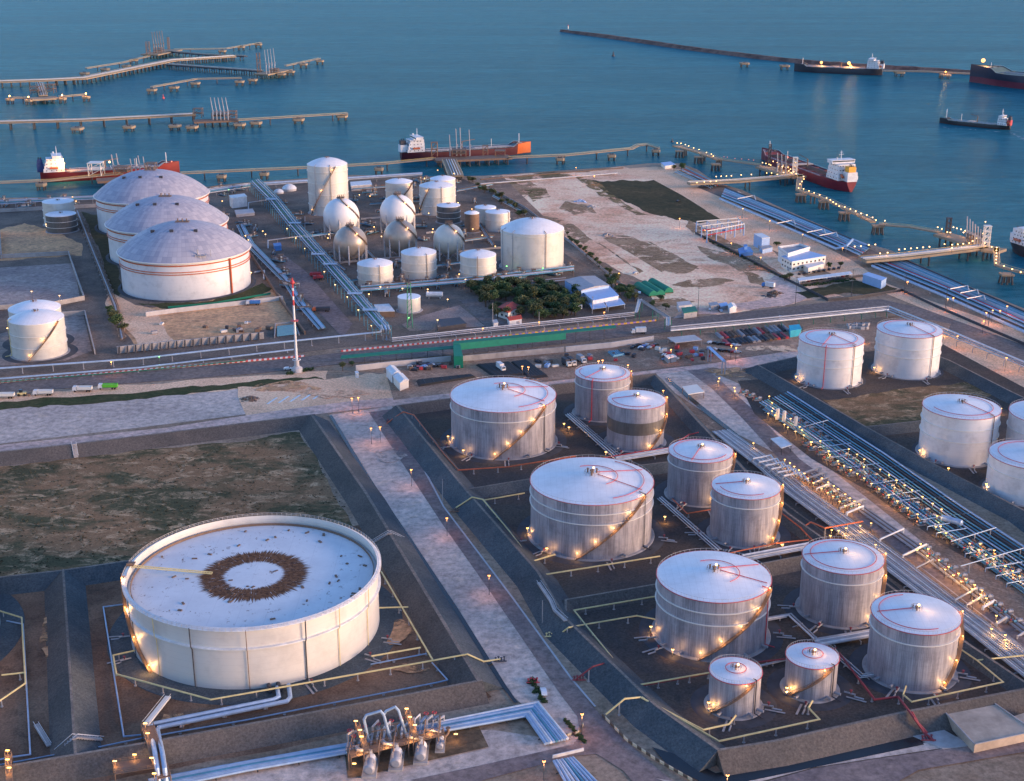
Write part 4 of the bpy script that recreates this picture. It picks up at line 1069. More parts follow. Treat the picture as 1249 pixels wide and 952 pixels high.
def prow(pts, step, off=0, rzo=0.0, jit=.5):
    global first
    for c, d in resample(PP(pts), step):
        loc = (c.x + rnd.uniform(-jit, jit), c.y + rnd.uniform(-jit, jit), .2)
        rz = math.atan2(d.y, d.x) + PI / 2 + rzo
        if first: pp.location = loc; pp.rotation_euler = (0, 0, rz); pp.scale = (.8, .8, .8); first = False
        else: dup(pp, loc, rz)
prow([(962, 506), (1010, 540)], 6.5)
prow([(980, 540), (1040, 583)], 6.5)
prow([(1040, 575), (1130, 645)], 7)
prow([(1025, 554), (1072, 588), (1145, 638)], 6.5)
prow([(985, 583), (1045, 625)], 5.5)
prow([(1125, 668), (1249, 768)], 6.0)
prow([(1188, 664), (1290, 735)], 6.0)
prow([(1160, 660), (1249, 715)], 7.0)
prow([(905, 478), (930, 492)], 6)
# a horizontal white drum among the pumps
def drum(px, py, L, r, rz, label, mat='bluepipe', z=2.6):
    c = P(px, py); root = thing('horizontal_drum', label, 'pressure vessel', (c.x, c.y, 0), None, rz)
    g = MB(); g.tube([(-L / 2, 0, z), (-L / 2 + .4, 0, z), (L / 2 - .4, 0, z), (L / 2, 0, z)], [r * .6, r, r, r * .6], 16); g.build('vessel', M[mat], root, local=True)
    for x in (-L / 3, L / 3):
        g = MB(); g.box((x, 0, (z - r * .6) / 2), (.7, r * 1.5, z - r * .6)); g.build('saddle', M['conc'], root, local=True, smooth=False)
    return root
drum(1160, 641, 9, 1.35, R(-38), 'pale blue horizontal drum between teal rack and pumps', z=2.4)
drum(530, 364, 11, 1.7, 0, 'white horizontal drum on saddles in front of the grove', 'white', z=3)
# vertical filters near the head of the alley
for i, (px, py) in enumerate([(948, 513), (956, 516), (970, 523)]):
    c = P(px, py); root = thing('upright_filter_vessel', 'slim upright cream vessel among the lamps of the upper pump row', 'filter vessel', (c.x, c.y, 0), 'slim upright vessels')
    g = MB(); g.cyl(c.x, c.y, .8, 6.2, .9, 12); g.sphere((c.x, c.y, 6.2), .9, 12, 6, .6); g.build('vessel', M['cream'], root)
    for k in range(3):
        a = k * 2.1; g = MB(); g.bar((c.x + .8 * math.cos(a), c.y + .8 * math.sin(a), 0), (c.x + .8 * math.cos(a), c.y + .8 * math.sin(a), 1.2), .12, 5); g.build('leg', M['dark'], root)

# ------------------------------------------------------------------ foreground pump station
BL = ['bluepipe', 'bluepipe', 'white', 'bluepipe', 'tealpipe', 'bluepipe']
rack('blue pipe bundle turning the corner beside the lane and ending at the road', [(500, 903), (544, 893), (641, 875.5), (664, 909)], [(500, 889), (544, 880), (657, 857), (694, 902)], 9, .9, BL, r=.42, step=12, full=True, support='concdark', jit=.2)
rack('blue pipe bundle coming in from the bottom edge to the pump station', [(190, 965), (300, 942), (430, 919)], [(180, 951), (300, 929), (430, 906)], 8, .9, BL, r=.4, step=12, full=True, support='concdark', jit=.2)
rack('blue pipe bundle reappearing beyond the road at the picture edge', [(674, 930), (695, 970)], [(700, 925), (745, 970)], 8, .9, BL, r=.42, step=12, full=True, support='concdark', jit=.2)
# two large pipes from the tank across the embankment
c = P(340, 838); root = thing('tank_outlet_pipes', 'pair of fat pale blue pipes from the huge tank over the embankment', 'pipeline', (c.x, c.y, 0))
for k, dx in enumerate((0, 1)):
    q = [P(338 + dx * 14, 838 - dx * 3, 1.6), P(340 + dx * 14, 850 + dx * 0, 1.6), P(334 + dx * 16, 853 + dx * 2, 1.6), P(185 + dx * 9, 883 + dx * 4, 1.6), P(183 + dx * 9, 887 + dx * 3, 2.2), P(189 + dx * 9, 918, 6.2), P(192 + dx * 9, 938, 6.2), P(195 + dx * 9, 962, 1.5)]
    g = MB(); g.tube(q, .72, 10); g.build('pipe', M['bluepipe'], root)
for px, py in ((223, 884), (275, 872), (325, 862)):
    c = P(px, py); g = MB(); g.box((c.x, c.y, .7), (1.2, 3.4, 1.4)); g.box((c.x, c.y, 1.0), (.5, 5.4, .5)); g.build('support', M['conc'], root, smooth=False)
# platform above the crossing
def grate_platform(pts, z, label, legs=True, lamps=()):
    q = PP(pts, z); c = sum(q, Vector()) / len(q)
    root = thing('access_platform', label, 'platform', (c.x, c.y, 0))
    g = MB(); g.prism([(p.x, p.y) for p in q], z - .2, z); g.build('deck', M['brownsteel'], root, smooth=False)
    g = MB(); n = len(q)
    for k in range(n):
        a, b = q[k], q[(k + 1) % n]
        for h in (.6, 1.15): g.bar((a.x, a.y, z + h), (b.x, b.y, z + h), .06, 4)
        m_ = max(1, int((b - a).length / 2))
        for j in range(m_):
            p = a + (b - a) * (j / m_); g.bar((p.x, p.y, z), (p.x, p.y, z + 1.15), .05, 4)
    g.build('railing', M['brownsteel'], root)
    for p in q:
        g = MB(); g.bar((p.x, p.y, 0), (p.x, p.y, z), .18, 6); g.build('leg', M['brownsteel'], root)
    for (px, py, zz) in lamps:
        p = P(px, py, zz); g = MB(); g.box((p.x, p.y, p.z), (1.1, .35, .22)); g.bar((p.x, p.y, z), p, .08, 4, 1); g.build('lamp', [M['bulb'], M['brownsteel']], root)
        light(root, (p.x, p.y - .5, p.z - .8), 260)
    return root
grate_platform([(172, 886), (187, 884), (208, 946), (192, 950)], 5.0, 'railed walkway with lamps beside the fat pipes over the embankment', lamps=[(177, 882, 7.4), (180, 894, 7.4), (185, 924, 7.4), (188, 943, 7.4)])
grate_platform([(137, 930), (188, 923), (190, 936), (140, 944)], 3.8, 'railed platform reaching left from the fat pipe crossing', lamps=[(140, 928, 5.5), (164, 920, 5.5)])
grate_platform([(6, 920), (14, 919), (16, 958), (8, 960)], 5.0, 'railed walkway with lamps at the lower left picture corner', lamps=[(9, 915, 7), (9, 926, 7), (11, 936, 7)])
grate_platform([(424, 915), (540, 889), (542, 896), (428, 924)], 4.0, 'long railed catwalk over the foreground pump station', lamps=[(432, 931, 3.5), (556, 895, 3.0)])
for k, (pts, lm_) in enumerate([([(433, 884), (438, 883), (450, 915), (444, 917)], [(434, 879, 8.5), (439, 890, 8), (441, 898, 8)]), ([(494, 871), (500, 870), (510, 898), (504, 900)], [(496, 864, 8.5), (500, 874, 8), (506, 884, 8)])]):
    grate_platform(pts, 6.2, ('cross walkway with three bar lamps, on the pump station left side', 'cross walkway with three bar lamps, where the blue pipes leave')[k], lamps=lm_)
for k, (x0, y0, wd, ht) in enumerate([(450, 907, 24, 35), (474, 899, 18, 32)]):
    q = [P(x0, y0, 1.5), P(x0 - 6, y0 - ht * .9, 8), P(x0 - 4, y0 - ht - 1, 8.6), P(x0 + wd - 10, y0 - ht - 6, 8.6), P(x0 + wd - 6, y0 - ht - 2, 8), P(x0 + wd, y0 - 5, 1.5)]
    root = thing('expansion_loop', ('tall pale pipe loop, the wider one above the pump station', 'tall pale pipe loop, the narrower one above the pump station')[k], 'pipe loop', (q[0].x, q[0].y, 0))
    base = q[0]; Y0 = q[0].y
    # stand the loop upright: same depth, height from the picture
    def up(px, py, dy=0):
        Y = Y0 + dy; d = ray(px, py); return CAM + d * (Y / d.y)
    pts = [up(x0, y0 - 2), up(x0 - 6, y0 - ht * .85), up(x0 - 3, y0 - ht), up(x0 + wd - 10, y0 - ht - 5), up(x0 + wd - 6, y0 - ht * .9 - 4), up(x0 + wd, y0 - 14), up(x0 + wd + 3, y0 - 4)]
    g = MB(); g.tube(pts, .42, 8); g.build('pipe', M['bluepipe'], root)
    g = MB(); g.bar(up(x0 + 3, y0 - 15), up(x0 + wd - 2, y0 - 18), .15, 5); g.build('brace', M['brownsteel'], root)
sp = groundmat('pump_pit_floor', (.09, .07, .05), (.14, .11, .08), (.05, .045, .04), .1, .6)
sheet('pump_pit', [(420, 915), (545, 890), (583, 885), (596, 912), (440, 948), (424, 950)], sp, Z * 8)
for k, (px, py) in enumerate([(452, 937), (484, 929), (514, 921), (537, 912)]):
    c = P(px, py); s = 1.25 if k < 3 else .85
    root = thing('booster_pump', ['large booster pump at the left end of the pump station', 'large booster pump, second from the left end of the station', 'large booster pump, third from the left end of the station', 'smaller booster pump next to the bare end of the pit'][k], 'pump', (c.x, c.y, 0), 'booster pumps in the foreground station')
    g = MB(); g.box((0, .5, .4), (3.4 * s, 9 * s, .8)); g.build('plinth', M['conc'], root, local=True, smooth=False)
    g = MB(); g.tube([(0, -3.6 * s, 2.4), (0, -3.2 * s, 2.4), (0, -.4, 2.4), (0, 0, 2.4)], [.9 * s, 1.35 * s, 1.35 * s, 1.0 * s], 14); g.box((.9, -1.8, 3.2), (1.0, 1.2, .8)); g.build('motor', M['grey'], root, local=True)
    g = MB(); g.sphere((0, 1.6, 2.2), 1.35 * s, 14, 8); g.tube([(0, 0, 2.3), (0, 1, 2.3)], .35, 8); g.build('casing', M['white'], root, local=True)
    g = MB(); g.tube([(0, 1.8, 2.6), (-.2, 2.4, 4.2), (-3.8, 3.2, 4.2), (-4.4, 4.6, 4.0), (-4.2, 5.2, 1.2)], .55 * s, 8); g.build('suction_pipe', M['silverpipe'], root, local=True)
    g = MB(); g.tube([(1.2, 2.2, 2.2), (2.2, 4.5, 2.2), (2.2, 7.5, 1.2)], .45 * s, 8); g.cyl(2.2, 4.8, 2, 3.8, .4, 8); g.cyl(2.2, 4.8, 3.7, 3.9, .9 * s, 12); g.build('discharge_pipe', M['brownsteel'], root, local=True)
    light(root, (c.x - 3, c.y + 1, 4.8), 500)
for k, (px, py) in enumerate([(427, 905), (446, 900), (462, 897), (432, 912), (478, 893), (490, 890), (520, 884), (530, 883)]):
    c = P(px, py)
    root = thing('gate_valve', 'upright gate valve with red handwheel on the station header pipes', 'valve', (c.x, c.y, 0), 'gate valves on the foreground header')
    g = MB(); g.cyl(c.x, c.y, .6, 2.6, .65, 10); g.cyl(c.x, c.y, 2.6, 4.2, .2, 6); g.build('body', M['silverpipe'], root)
    g = MB(); g.tube([(c.x + .7 * math.cos(i * PI / 5), c.y + .7 * math.sin(i * PI / 5), 4.2) for i in range(10)], .12, 5, closed=True); g.bar((c.x - .7, c.y, 4.2), (c.x + .7, c.y, 4.2), .08, 4); g.build('handwheel', M['red'], root)
# header spools and small frames that crowd the station
rs = random.Random(8)
for k in range(16):
    x0, y0 = 424 + k * 7.4, 917 - k * 1.62
    c = P(x0, y0); root = thing('header_spool', 'silver pipe spool crowded between booster pumps and blue bundle', 'pipe spool', (c.x, c.y, 0), 'silver spools of the foreground station')
    h1, h2, dy = rs.uniform(1.6, 3.4), rs.uniform(2.0, 5.0), rs.uniform(3, 8)
    g = MB(); g.tube([(c.x, c.y - 2, .4), (c.x, c.y - 2, h1), (c.x, c.y + dy * .5, h1), (c.x, c.y + dy * .5, h2), (c.x + 1.4, c.y + dy, h2), (c.x + 1.4, c.y + dy, .6)], rs.uniform(.2, .42), 7); g.build('pipe', M[rs.choice(['silverpipe', 'white', 'grey', 'silverpipe', 'bluepipe'])], root)
    g = MB(); g.cyl(c.x, c.y - .8, h1 - .5, h1 + .5, .5, 8); g.build('flange', M['grey'], root)
for k in range(7):
    x0, y0 = 428 + k * 18, 929 - k * 3.9
    c = P(x0, y0); root = thing('steel_portal', 'slim brown steel portal straddling the booster pumps', 'steel portal', (c.x, c.y, 0), 'brown frames of the foreground station')
    for dy in (-4.5, 6):
        g = MB(); g.bar((c.x, c.y + dy, 0), (c.x, c.y + dy, 5.4), .17, 4); g.build('column', M['brownsteel'], root)
    g = MB(); g.bar((c.x, c.y - 4.5, 5.4), (c.x, c.y + 6, 5.4), .16, 4); g.bar((c.x, c.y - 4.5, 3.0), (c.x, c.y + 6, 3.0), .12, 4); g.build('beam', M['brownsteel'], root)
# small manifold at the end of the yellow line and others along the lane
for k, (px, py, lb, mt) in enumerate([(610, 806, 'dark valve manifold on the track where the yellow line ends', 'dark'), (672, 776, 'pale yellow valve manifold below the white stair of the embankment', 'yellow'), (706, 829, 'red valve manifold at the foot of the black embankment', 'darkred'),
                                 (477, 514, 'red valve manifold at the top end of the lane', 'darkred'), (556, 624, 'rust brown valve manifold beside the lane', 'brownsteel'), (1131, 902, 'dark red valve manifold on the slab below the yard', 'darkred'), (650, 832, 'red hydrant set in a bed of shrubs by the lane', 'red')]):
    c = P(px, py); root = thing('valve_manifold', lb, 'valve set', (c.x, c.y, 0))
    for j in range(4):
        g = MB(); x, y = c.x - 1.5 + j * .95, c.y + (j % 2) * .6
        g.cyl(x, y, 0, 1.3, .2, 8); g.cyl(x, y, 1.2, 1.35, .4, 10); g.tube([(x, y, .7), (x, y - 1.2, .7)], .18, 7); g.build('valve', M[mt], root)
    g = MB(); g.tube([(c.x - 2.2, c.y - 1.2, .7), (c.x + 2.2, c.y - 1.2, .7)], .22, 8); g.build('header_pipe', M[mt], root)

# ------------------------------------------------------------------ pipe lines along the main road and in the left plant
run('upper pale pipe on posts above the road, from picture edge to the pipe bridge', [(-30, 451, 4), (170, 437, 4), (320, 419.5, 4), (464, 404.5, 4.5), (466, 388, 9)], mat='bluepipe', r=.55, step=16, cat='pipeline', post='grey')
run('lower pale pipe close to the striped kerb, ending behind the mast', [(-30, 464, 1.6), (170, 448, 1.6), (358, 426, 1.6)], mat='bluepipe', r=.5, step=16, post='grey')
run('third thin pipe between the two pale road pipes', [(-30, 468, 1), (170, 452, 1), (300, 439, 1)], mat='greenpaint', r=.3, step=24)
rack('thick pale pipes on a trestle along the road, pipe bridge to entrance', [(478, 417.5), (620, 402.5), (774, 386)], [(478, 411.5), (620, 396), (774, 380)], 3, 3.2, ['silverpipe', 'grey', 'white'], r=.36, step=11, full=True, support='grey')
rack('pipe arch lifting the road pipes over the plant entrance', [(774, 382), (778, 366), (812, 388), (812, 398)], [(778, 381), (783, 365), (818, 387), (818, 397)], 3, 7, ['silverpipe', 'bluepipe'], r=.5, step=22, full=True, support='greenpaint', name='pipe_arch')
rack('thick pale pipes on a green trestle from the entrance to the road bend', [(818, 405), (920, 396), (1084, 379.5)], [(818, 398.5), (920, 389), (1084, 373.5)], 3, 3.4, ['white', 'grey', 'silverpipe'], r=.42, step=11, full=True, support='greenpaint')
rack('thick pale pipes on a trestle behind the white tanks after the road bend', [(1080, 380), (1150, 408), (1249, 449), (1330, 484)], [(1086, 374), (1157, 402), (1249, 441), (1330, 476)], 3, 3.4, ['silverpipe', 'grey', 'white'], r=.42, step=13, full=True, support='grey')
# the pipe bridge
BA = [(304, 222), (327, 245), (352, 277), (395, 325), (430, 365), (462, 402)]
BB = [(318, 218), (341, 241), (366, 272), (409, 320), (444, 360), (476, 397)]
rack('high pipe bridge of teal and pale pipes running from the sea wall to the road', BA, BB, 6, 8, ['tealpipe', 'bluepipe', 'greenpaint', 'bluepipe', 'silverpipe', 'tealpipe'], r=.36, step=11, full=True, support='tealpipe', legr=.25, name='pipe_bridge')
for k, (px, py) in enumerate([(331, 243), (360, 272), (388, 310), (403, 322), (433, 358), (452, 378)]):
    c = P(px, py, 9.2); root = thing('bridge_platform', 'pale railed landing on top of the high pipe bridge', 'platform', (c.x, c.y, 0), 'landings on the pipe bridge')
    g = MB(); g.box((c.x, c.y, 9.6), (9, 4, .3)); g.build('deck', M['bluepipe'], root, smooth=False)
    g = MB(); 
    for s in (-2, 2): g.bar((c.x - 4.5, c.y + s, 10.6), (c.x + 4.5, c.y + s, 10.6), .1, 4)
    for s in (-4.5, 4.5): g.bar((c.x + s, c.y - 2, 10.6), (c.x + s, c.y + 2, 10.6), .1, 4)
    for s in (-4.5, 0, 4.5):
        for t in (-2, 2): g.bar((c.x + s, c.y + t, 9.6), (c.x + s, c.y + t, 10.6), .08, 4)
    g.build('railing', M['bluepipe'], root)
for k, px in enumerate([465, 469, 473]):
    q = [P(px, 397, 9), P(px + 2, 402, 8.4), P(px + 2.5, 414, 1.2)]
    root = thing('downcomer_pipe', 'fat pale pipe dropping from the bridge end to the road trestle', 'pipeline', (q[0].x, q[0].y, 0), 'pipes dropping at the bridge end')
    g = MB(); g.tube([q[0], (q[1].x, q[1].y, 8.4), (q[2].x, q[2].y, 1.2)], .75, 8); g.build('pipe', M['bluepipe' if k == 1 else 'silverpipe'], root)
rack('shore pipes between the domed tanks and the picture edge', [(-40, 252), (60, 246), (128, 243)], [(-40, 246), (60, 241), (128, 238)], 4, 3, ['bluepipe', 'tealpipe', 'silverpipe'], r=.5, step=16, full=True)
rack('shore pipes between the domed tanks and the pipe bridge', [(246, 238), (305, 229)], [(246, 231), (305, 223)], 4, 3, ['silverpipe', 'tealpipe', 'bluepipe'], r=.5, step=16, full=True)
rack('shore pipes between the pipe bridge and the jetty root', [(322, 227), (515, 214)], [(322, 222), (515, 210)], 3, 3, ['silverpipe', 'bluepipe'], r=.6, step=16, full=True)
rack('low pipes crossing the middle plant behind the spheres', [(365, 291), (410, 285)], [(365, 288), (410, 282)], 3, 3, ['bluepipe', 'tealpipe'], r=.4, step=12, full=True)
rack('low pipes along the plant road under the row of three white tanks', [(440, 356), (560, 346), (700, 330)], [(440, 349), (560, 339), (700, 324)], 6, 3.5, ['tealpipe', 'silverpipe', 'bluepipe', 'brownsteel'], r=.35, step=12, full=True, support='brownsteel')
rack('pipes in front of the widest cream tank', [(600, 352), (690, 344)], [(600, 347), (690, 338)], 4, 2.5, ['brownsteel', 'silverpipe'], r=.3, step=10, full=True, support='brownsteel')
rack('pipes running beside the railway like yard of the domed tanks', [(288, 275), (300, 300), (345, 345), (362, 372), (388, 402)], [(297, 273), (310, 297), (352, 340), (370, 368), (397, 400)], 6, 1.6, ['bluepipe', 'tealpipe', 'dark', 'bluepipe'], r=.38, step=14, full=True)
rack('dark pipe track left of the domed tanks, running to the road', [(92, 258), (112, 310), (138, 375), (147, 415)], [(98, 257), (119, 308), (145, 372), (153, 412)], 4, 1.5, ['brownsteel', 'grey', 'brownsteel'], r=.4, step=14, full=True)
run('pale pipe bent over a blue skid beside the pipe bridge', [(327, 303, 1), (327, 293, 4), (372, 287, 4), (382, 283, 7)], mat='silverpipe', r=.55, step=15)
run('pale pipe from the shore shed to the pipe bridge', [(303, 258, 1), (303, 247, 4), (328, 243, 4)], mat='silverpipe', r=.5, step=15)
run('zigzag silver pipes on the grass beside the domed tanks', [(310, 332, 1), (322, 330, 1), (322, 340, 1)], mat='silverpipe', r=.7, posts=False)
for k, (a, b) in enumerate([((575, 262), (600, 300)), ((440, 300), (470, 330)), ((500, 330), (560, 322)), ((380, 300), (420, 330)), ((450, 250), (520, 246)), ((430, 232), (470, 229)), ((556, 234), (600, 226)), ((420, 345), (470, 338)), ((530, 300), (600, 290)), ((600, 240), (640, 262))]):
    rack(['slanting pipes beside the narrow brown tank', 'pipes between the two steel spheres and the first of three tanks', 'pipes joining the middle and last of three white tanks', 'pipes between the pipe bridge and the first steel sphere', 'pipes behind the upper white spheres', 'pipes near the crown lit tallest tank', 'pipes by the jetty root hedge', 'pipes under the foot of the first of three tanks', 'pipes behind the cream sphere', 'pipes beside the hedge of the sand lot'][k],
         [a, b], [(a[0] + 3, a[1] - 3), (b[0] + 3, b[1] - 3)], 3, 2.2, ['silverpipe', 'tealpipe', 'brownsteel'], r=.35, step=12, full=True, support='brownsteel')
# tank compound kerb walls in the middle plant
for k, pts in enumerate([[(372, 266), (372, 285), (440, 280)], [(440, 268), (515, 262)], [(405, 322), (520, 312), (620, 302)], [(440, 305), (420, 290)], [(520, 285), (600, 276)]]):
    wall('bund_wall', pts, 1.6, .5, M['conc'], kind='thing', label=['low concrete wall round the foot of the tallest tank', 'low concrete wall behind the upper white spheres', 'low concrete wall in front of the lower spheres', 'low concrete wall near the pipe bridge side sphere', 'low concrete wall before the small grey tank'][k], cat='low wall')
# coastal racks
CA = [(880, 240), (950, 268), (1022, 300), (1048, 312)]
CB = [(885, 229), (955, 257), (1035, 290), (1062, 302)]
CM = ['bluepipe', 'tealpipe', 'dark', 'bluepipe', 'red', 'tealpipe', 'silverpipe', 'bluepipe', 'tealpipe']
rack('coastal rack of blue and red pipes between the two lit piers', CA, CB, 12, 1.6, CM, r=.45, step=18, full=True)
rack('coastal rack of blue and red pipes beyond the second lit pier', [(1066, 322), (1150, 356), (1249, 400), (1330, 436)], [(1092, 312), (1165, 343), (1249, 380), (1330, 415)], 12, 1.6, CM, r=.45, step=18, full=True)
rack('short end of the coastal pipes by the small tree', [(822, 210), (850, 222), (866, 230)], [(838, 205), (862, 217), (878, 225)], 6, 1.4, CM, r=.45, step=18, full=True)
run('fat pale blue main along the track between the lit piers', [(878, 242, 2.4), (1020, 303, 2.4), (1032, 300, 5), (1040, 292, 5), (1058, 299, 2.4)], mat='bluepipe', r=1.0, step=20)
run('fat pale blue main along the track beyond the second lit pier', [(1064, 324, 2.4), (1150, 360, 2.4), (1249, 404, 2.4), (1330, 440, 2.4)], mat='bluepipe', r=1.0, step=20)
run('long pale pipe along the sea edge of the empty lot', [(586, 224, 1.2), (690, 216, 1.2), (752, 211, 1.2)], mat='silverpipe', r=.7, step=25, two=True)
for k, (px, py) in enumerate([(948, 272), (985, 283), (1000, 287), (1160, 352), (1172, 357), (1180, 364), (900, 242)]):
    q = [P(px, py, 2), P(px, py, 5), P(px + 20, py - 4, 5), P(px + 22, py + 2, 5), P(px + 22, py + 2, 2)]
    root = thing('expansion_loop', 'raised pale pipe loop over the coastal pipe rack', 'pipe loop', (q[0].x, q[0].y, 0), 'pipe loops over the coastal rack')
    g = MB(); g.tube(q, .4, 6); g.build('pipe', M['silverpipe'], root)
# ------------------------------------------------------------------ jetties, dolphins, ships
def jetty(label, pts, wd, z=4.0, th=1.2, step=26, pipes=0, piles=2, name='jetty', kind=None, rail=True, group=None, mat='jetty', pile_r=.7):
    q = [P(x, y, z) for x, y in pts]
    root = thing(name, label, 'jetty', (q[0].x, q[0].y, 0), group)
    L, Rr, nn_ = [], [], []
    for i, p in enumerate(q):
        d1 = (p - q[i - 1]).normalized() if i else (q[1] - p).normalized()
        d2 = (q[i + 1] - p).normalized() if i < len(q) - 1 else d1
        t = (d1 + d2).normalized(); nn = Vector((-t.y, t.x, 0)) / max(.4, t.dot(d1)); nn_.append(nn)
        L.append(p + nn * wd / 2); Rr.append(p - nn * wd / 2)
    g = MB(); g.prism([(p.x, p.y) for p in L + Rr[::-1]], z - th, z); g.build('deck', M[mat], root, smooth=False)
    for c, d in resample(q, step)[:95]:
        s = Vector((-d.y, d.x, 0)); g = MB()
        for k in range(piles):
            o = (k - (piles - 1) / 2) * (wd * .8 / max(1, piles - 1)) if piles > 1 else 0
            g.cyl(c.x + s.x * o, c.y + s.y * o, SEA - 3, z - th, pile_r, 6)
        e = s * wd * .45
        g.tube([(c.x - e.x, c.y - e.y, z - th - .5), (c.x + e.x, c.y + e.y, z - th - .5)], .7, 4)
        g.build('pile_bent', M['pile'], root)
    for k in range(pipes):
        o = -wd * .3 + k * wd * .5 / max(1, pipes - 1) if pipes > 1 else 0
        g = MB(); g.tube([p + n_ * o + Vector((0, 0, .9)) for p, n_ in zip(q, nn_)], .42, 6); g.build('pipe', M[['silverpipe', 'cream', 'bluepipe'][k % 3]], root)
    if rail:
        for s in (-1, 1):
            g = MB(); g.tube([p + n_ * (s * wd * .48) + Vector((0, 0, 1.1)) for p, n_ in zip(q, nn_)], .12, 4); g.build('handrail', M['yellow'], root)
    return root, q
def dolphin(px, py, label, s=9, z=3.2, group='mooring dolphins', mat='jetty', lamp=None):
    c = P(px, py, z); root = thing('mooring_dolphin', label, 'mooring dolphin', (c.x, c.y, 0), group)
    g = MB(); g.prism([(c.x + s / 2 * a, c.y + s / 2 * b) for a, b in ((-1, -.7), (-.7, -1), (.7, -1), (1, -.7), (1, .7), (.7, 1), (-.7, 1), (-1, .7))], z - 2.6, z); g.build('cap', M[mat], root, smooth=False)
    g = MB()
    for a in (-1, 1):
        for b in (-1, 1): g.cyl(c.x + a * s * .32, c.y + b * s * .32, SEA - 3, z - 2, .8, 6)
    g.tube([(c.x - s * .32, c.y - s * .32, z - 3), (c.x + s * .32, c.y - s * .32, z - 3)], .3, 4)
    g.build('pile_bent', M['pile'], root)
    g = MB(); g.cyl(c.x - 1.5, c.y, z, z + 1.3, .5, 8, .7); g.cyl(c.x + 1.5, c.y, z, z + 1.3, .5, 8, .7); g.box((c.x, c.y, z + .3), (4.2, 1.6, .6)); g.build('bollard', M['dark'], root)
    if lamp: bulb(root, (c.x, c.y, z + 3.5), lamp, 1.0); light(root, (c.x, c.y - 2, z + 5), 9000, (1, .45, .14), 1)
    return root
def bulb(root, p, mt, r):
    g = MB(); g.bar((p[0], p[1], p[2] - 3), p, .15, 5, 1); g.sphere(p, r, 8, 6); g.build('lamp', [M[mt], M['dark']], root)
def loading_arm(x, y, z, h, label, group, lean=.1, rz=0, mat='grey'):
    root = thing('loading_arm', label, 'loading arm', (x, y, z), group, rz)
    g = MB(); g.cyl(0, 0, 0, h * .45, .7, 8, .6); g.build('riser', M[mat], root, local=True)
    g = MB(); g.tube([(0, 0, h * .45), (-lean * h, 0, h)], .45, 7); g.box((.8, 0, h * .4), (1.8, 1.1, 1.8)); g.build('inboard_arm', M[mat], root, local=True)
    g = MB(); g.tube([(-lean * h, 0, h), (lean * h * .6, .6, h * .25)], .35, 7); g.build('outboard_arm', M['bluepipe'], root, local=True)
    return root
def tower(px, py, w_, h, label, mt='brownsteel', z=5, floors=3):
    c = P(px, py, z); root = thing('berth_tower', label, 'steel tower', (c.x, c.y, 0))
    g = MB()
    for a in (-1, 1):
        for b in (-1, 1): g.bar((c.x + a * w_ / 2, c.y + b * w_ / 2, z), (c.x + a * w_ / 2, c.y + b * w_ / 2, z + h), .35, 5)
    for f in range(floors):
        z0 = z + h * f / floors; z1 = z + h * (f + 1) / floors
        for s in (-1, 1):
            g.bar((c.x - w_ / 2, c.y + s * w_ / 2, z0), (c.x + w_ / 2, c.y + s * w_ / 2, z1), .2, 4); g.bar((c.x + s * w_ / 2, c.y - w_ / 2, z0), (c.x + s * w_ / 2, c.y + w_ / 2, z1), .2, 4)
    g.build('frame', M[mt], root)
    for f in range(1, floors + 1):
        g = MB(); g.box((c.x, c.y, z + h * f / floors), (w_ + 1, w_ + 1, .5)); g.build('deck', M[mt], root, smooth=False)
    return root
# ---- far left jetty (Y shaped)
jetty('long pale trunk jetty on close piles reaching far left to the sea berths', [(-60, 101), (60, 97), (100, 95), (210, 73), (285, 68)], 20, 5, 1.5, 13, pipes=3, piles=3, pile_r=1.0)
jetty('dark branch of the far jetty leading to the berth with the grey arms', [(205, 78), (260, 82), (318, 86)], 14, 5, 1.5, 16, pipes=2, piles=3, mat='concdark')
jetty('dark branch of the far jetty leading to the upper berth', [(300, 68), (250, 66), (205, 62)], 12, 5, 1.4, 18, pipes=1, piles=2, mat='concdark')
jetty('berth platform carrying the grey loading arms', [(318, 90), (348, 84)], 26, 5, 2, 12, pipes=0, piles=3, rail=False)
jetty('upper berth platform of the far jetty', [(182, 66), (212, 60)], 34, 5, 2, 12, pipes=0, piles=3, rail=False)
for k, (a, b, lb) in enumerate([((105, 83), (150, 76), 'catwalk leading left from the upper far berth'), ((150, 76), (182, 68), 'catwalk joining the upper far berth to its second dolphin'), ((212, 60), (275, 59), 'thin catwalk right of the upper far berth'), ((275, 59), (318, 52), 'catwalk ending at the farthest dolphin'),
                            ((348, 80), (390, 71), 'catwalk right of the grey arm berth'), ((185, 106), (240, 96), 'catwalk of the lower row of dolphins'), ((240, 96), (295, 95), 'thin catwalk to the grey arm berth')]):
    jetty(lb, [a, b], 4.5, 4, .8, 60, piles=1, name='catwalk', rail=True)
DL = [(103, 88), (128, 83), (154, 79), (163, 72), (271, 61), (294, 56), (315, 53), (370, 77), (390, 73), (185, 108), (212, 105), (238, 100), (292, 98), (308, 96), (343, 89), (354, 86)]
for k, (x, y) in enumerate(DL):
    dolphin(x, y, 'pale mooring dolphin beside the far jetty and its catwalks', 14, 4, 'mooring dolphins of the far jetty')
for k in range(4):
    p = P(325 + k * 3.5, 90 - k * .8, 5); loading_arm(p.x, p.y, 5, 37, 'tall grey loading arm on the far jetty berth', 'grey loading arms on the far berth', .03, mat='grey')
for k in range(5):
    p = P(188 + k * 3, 65 - k * .5, 5); loading_arm(p.x, p.y, 5, 38, 'tall brown loading arm on the upper far berth', 'brown loading arms on the upper berth', .03, mat='brownsteel')
tower(316, 88, 5, 30, 'tall slim steel tower left of the grey loading arms', 'brownsteel')
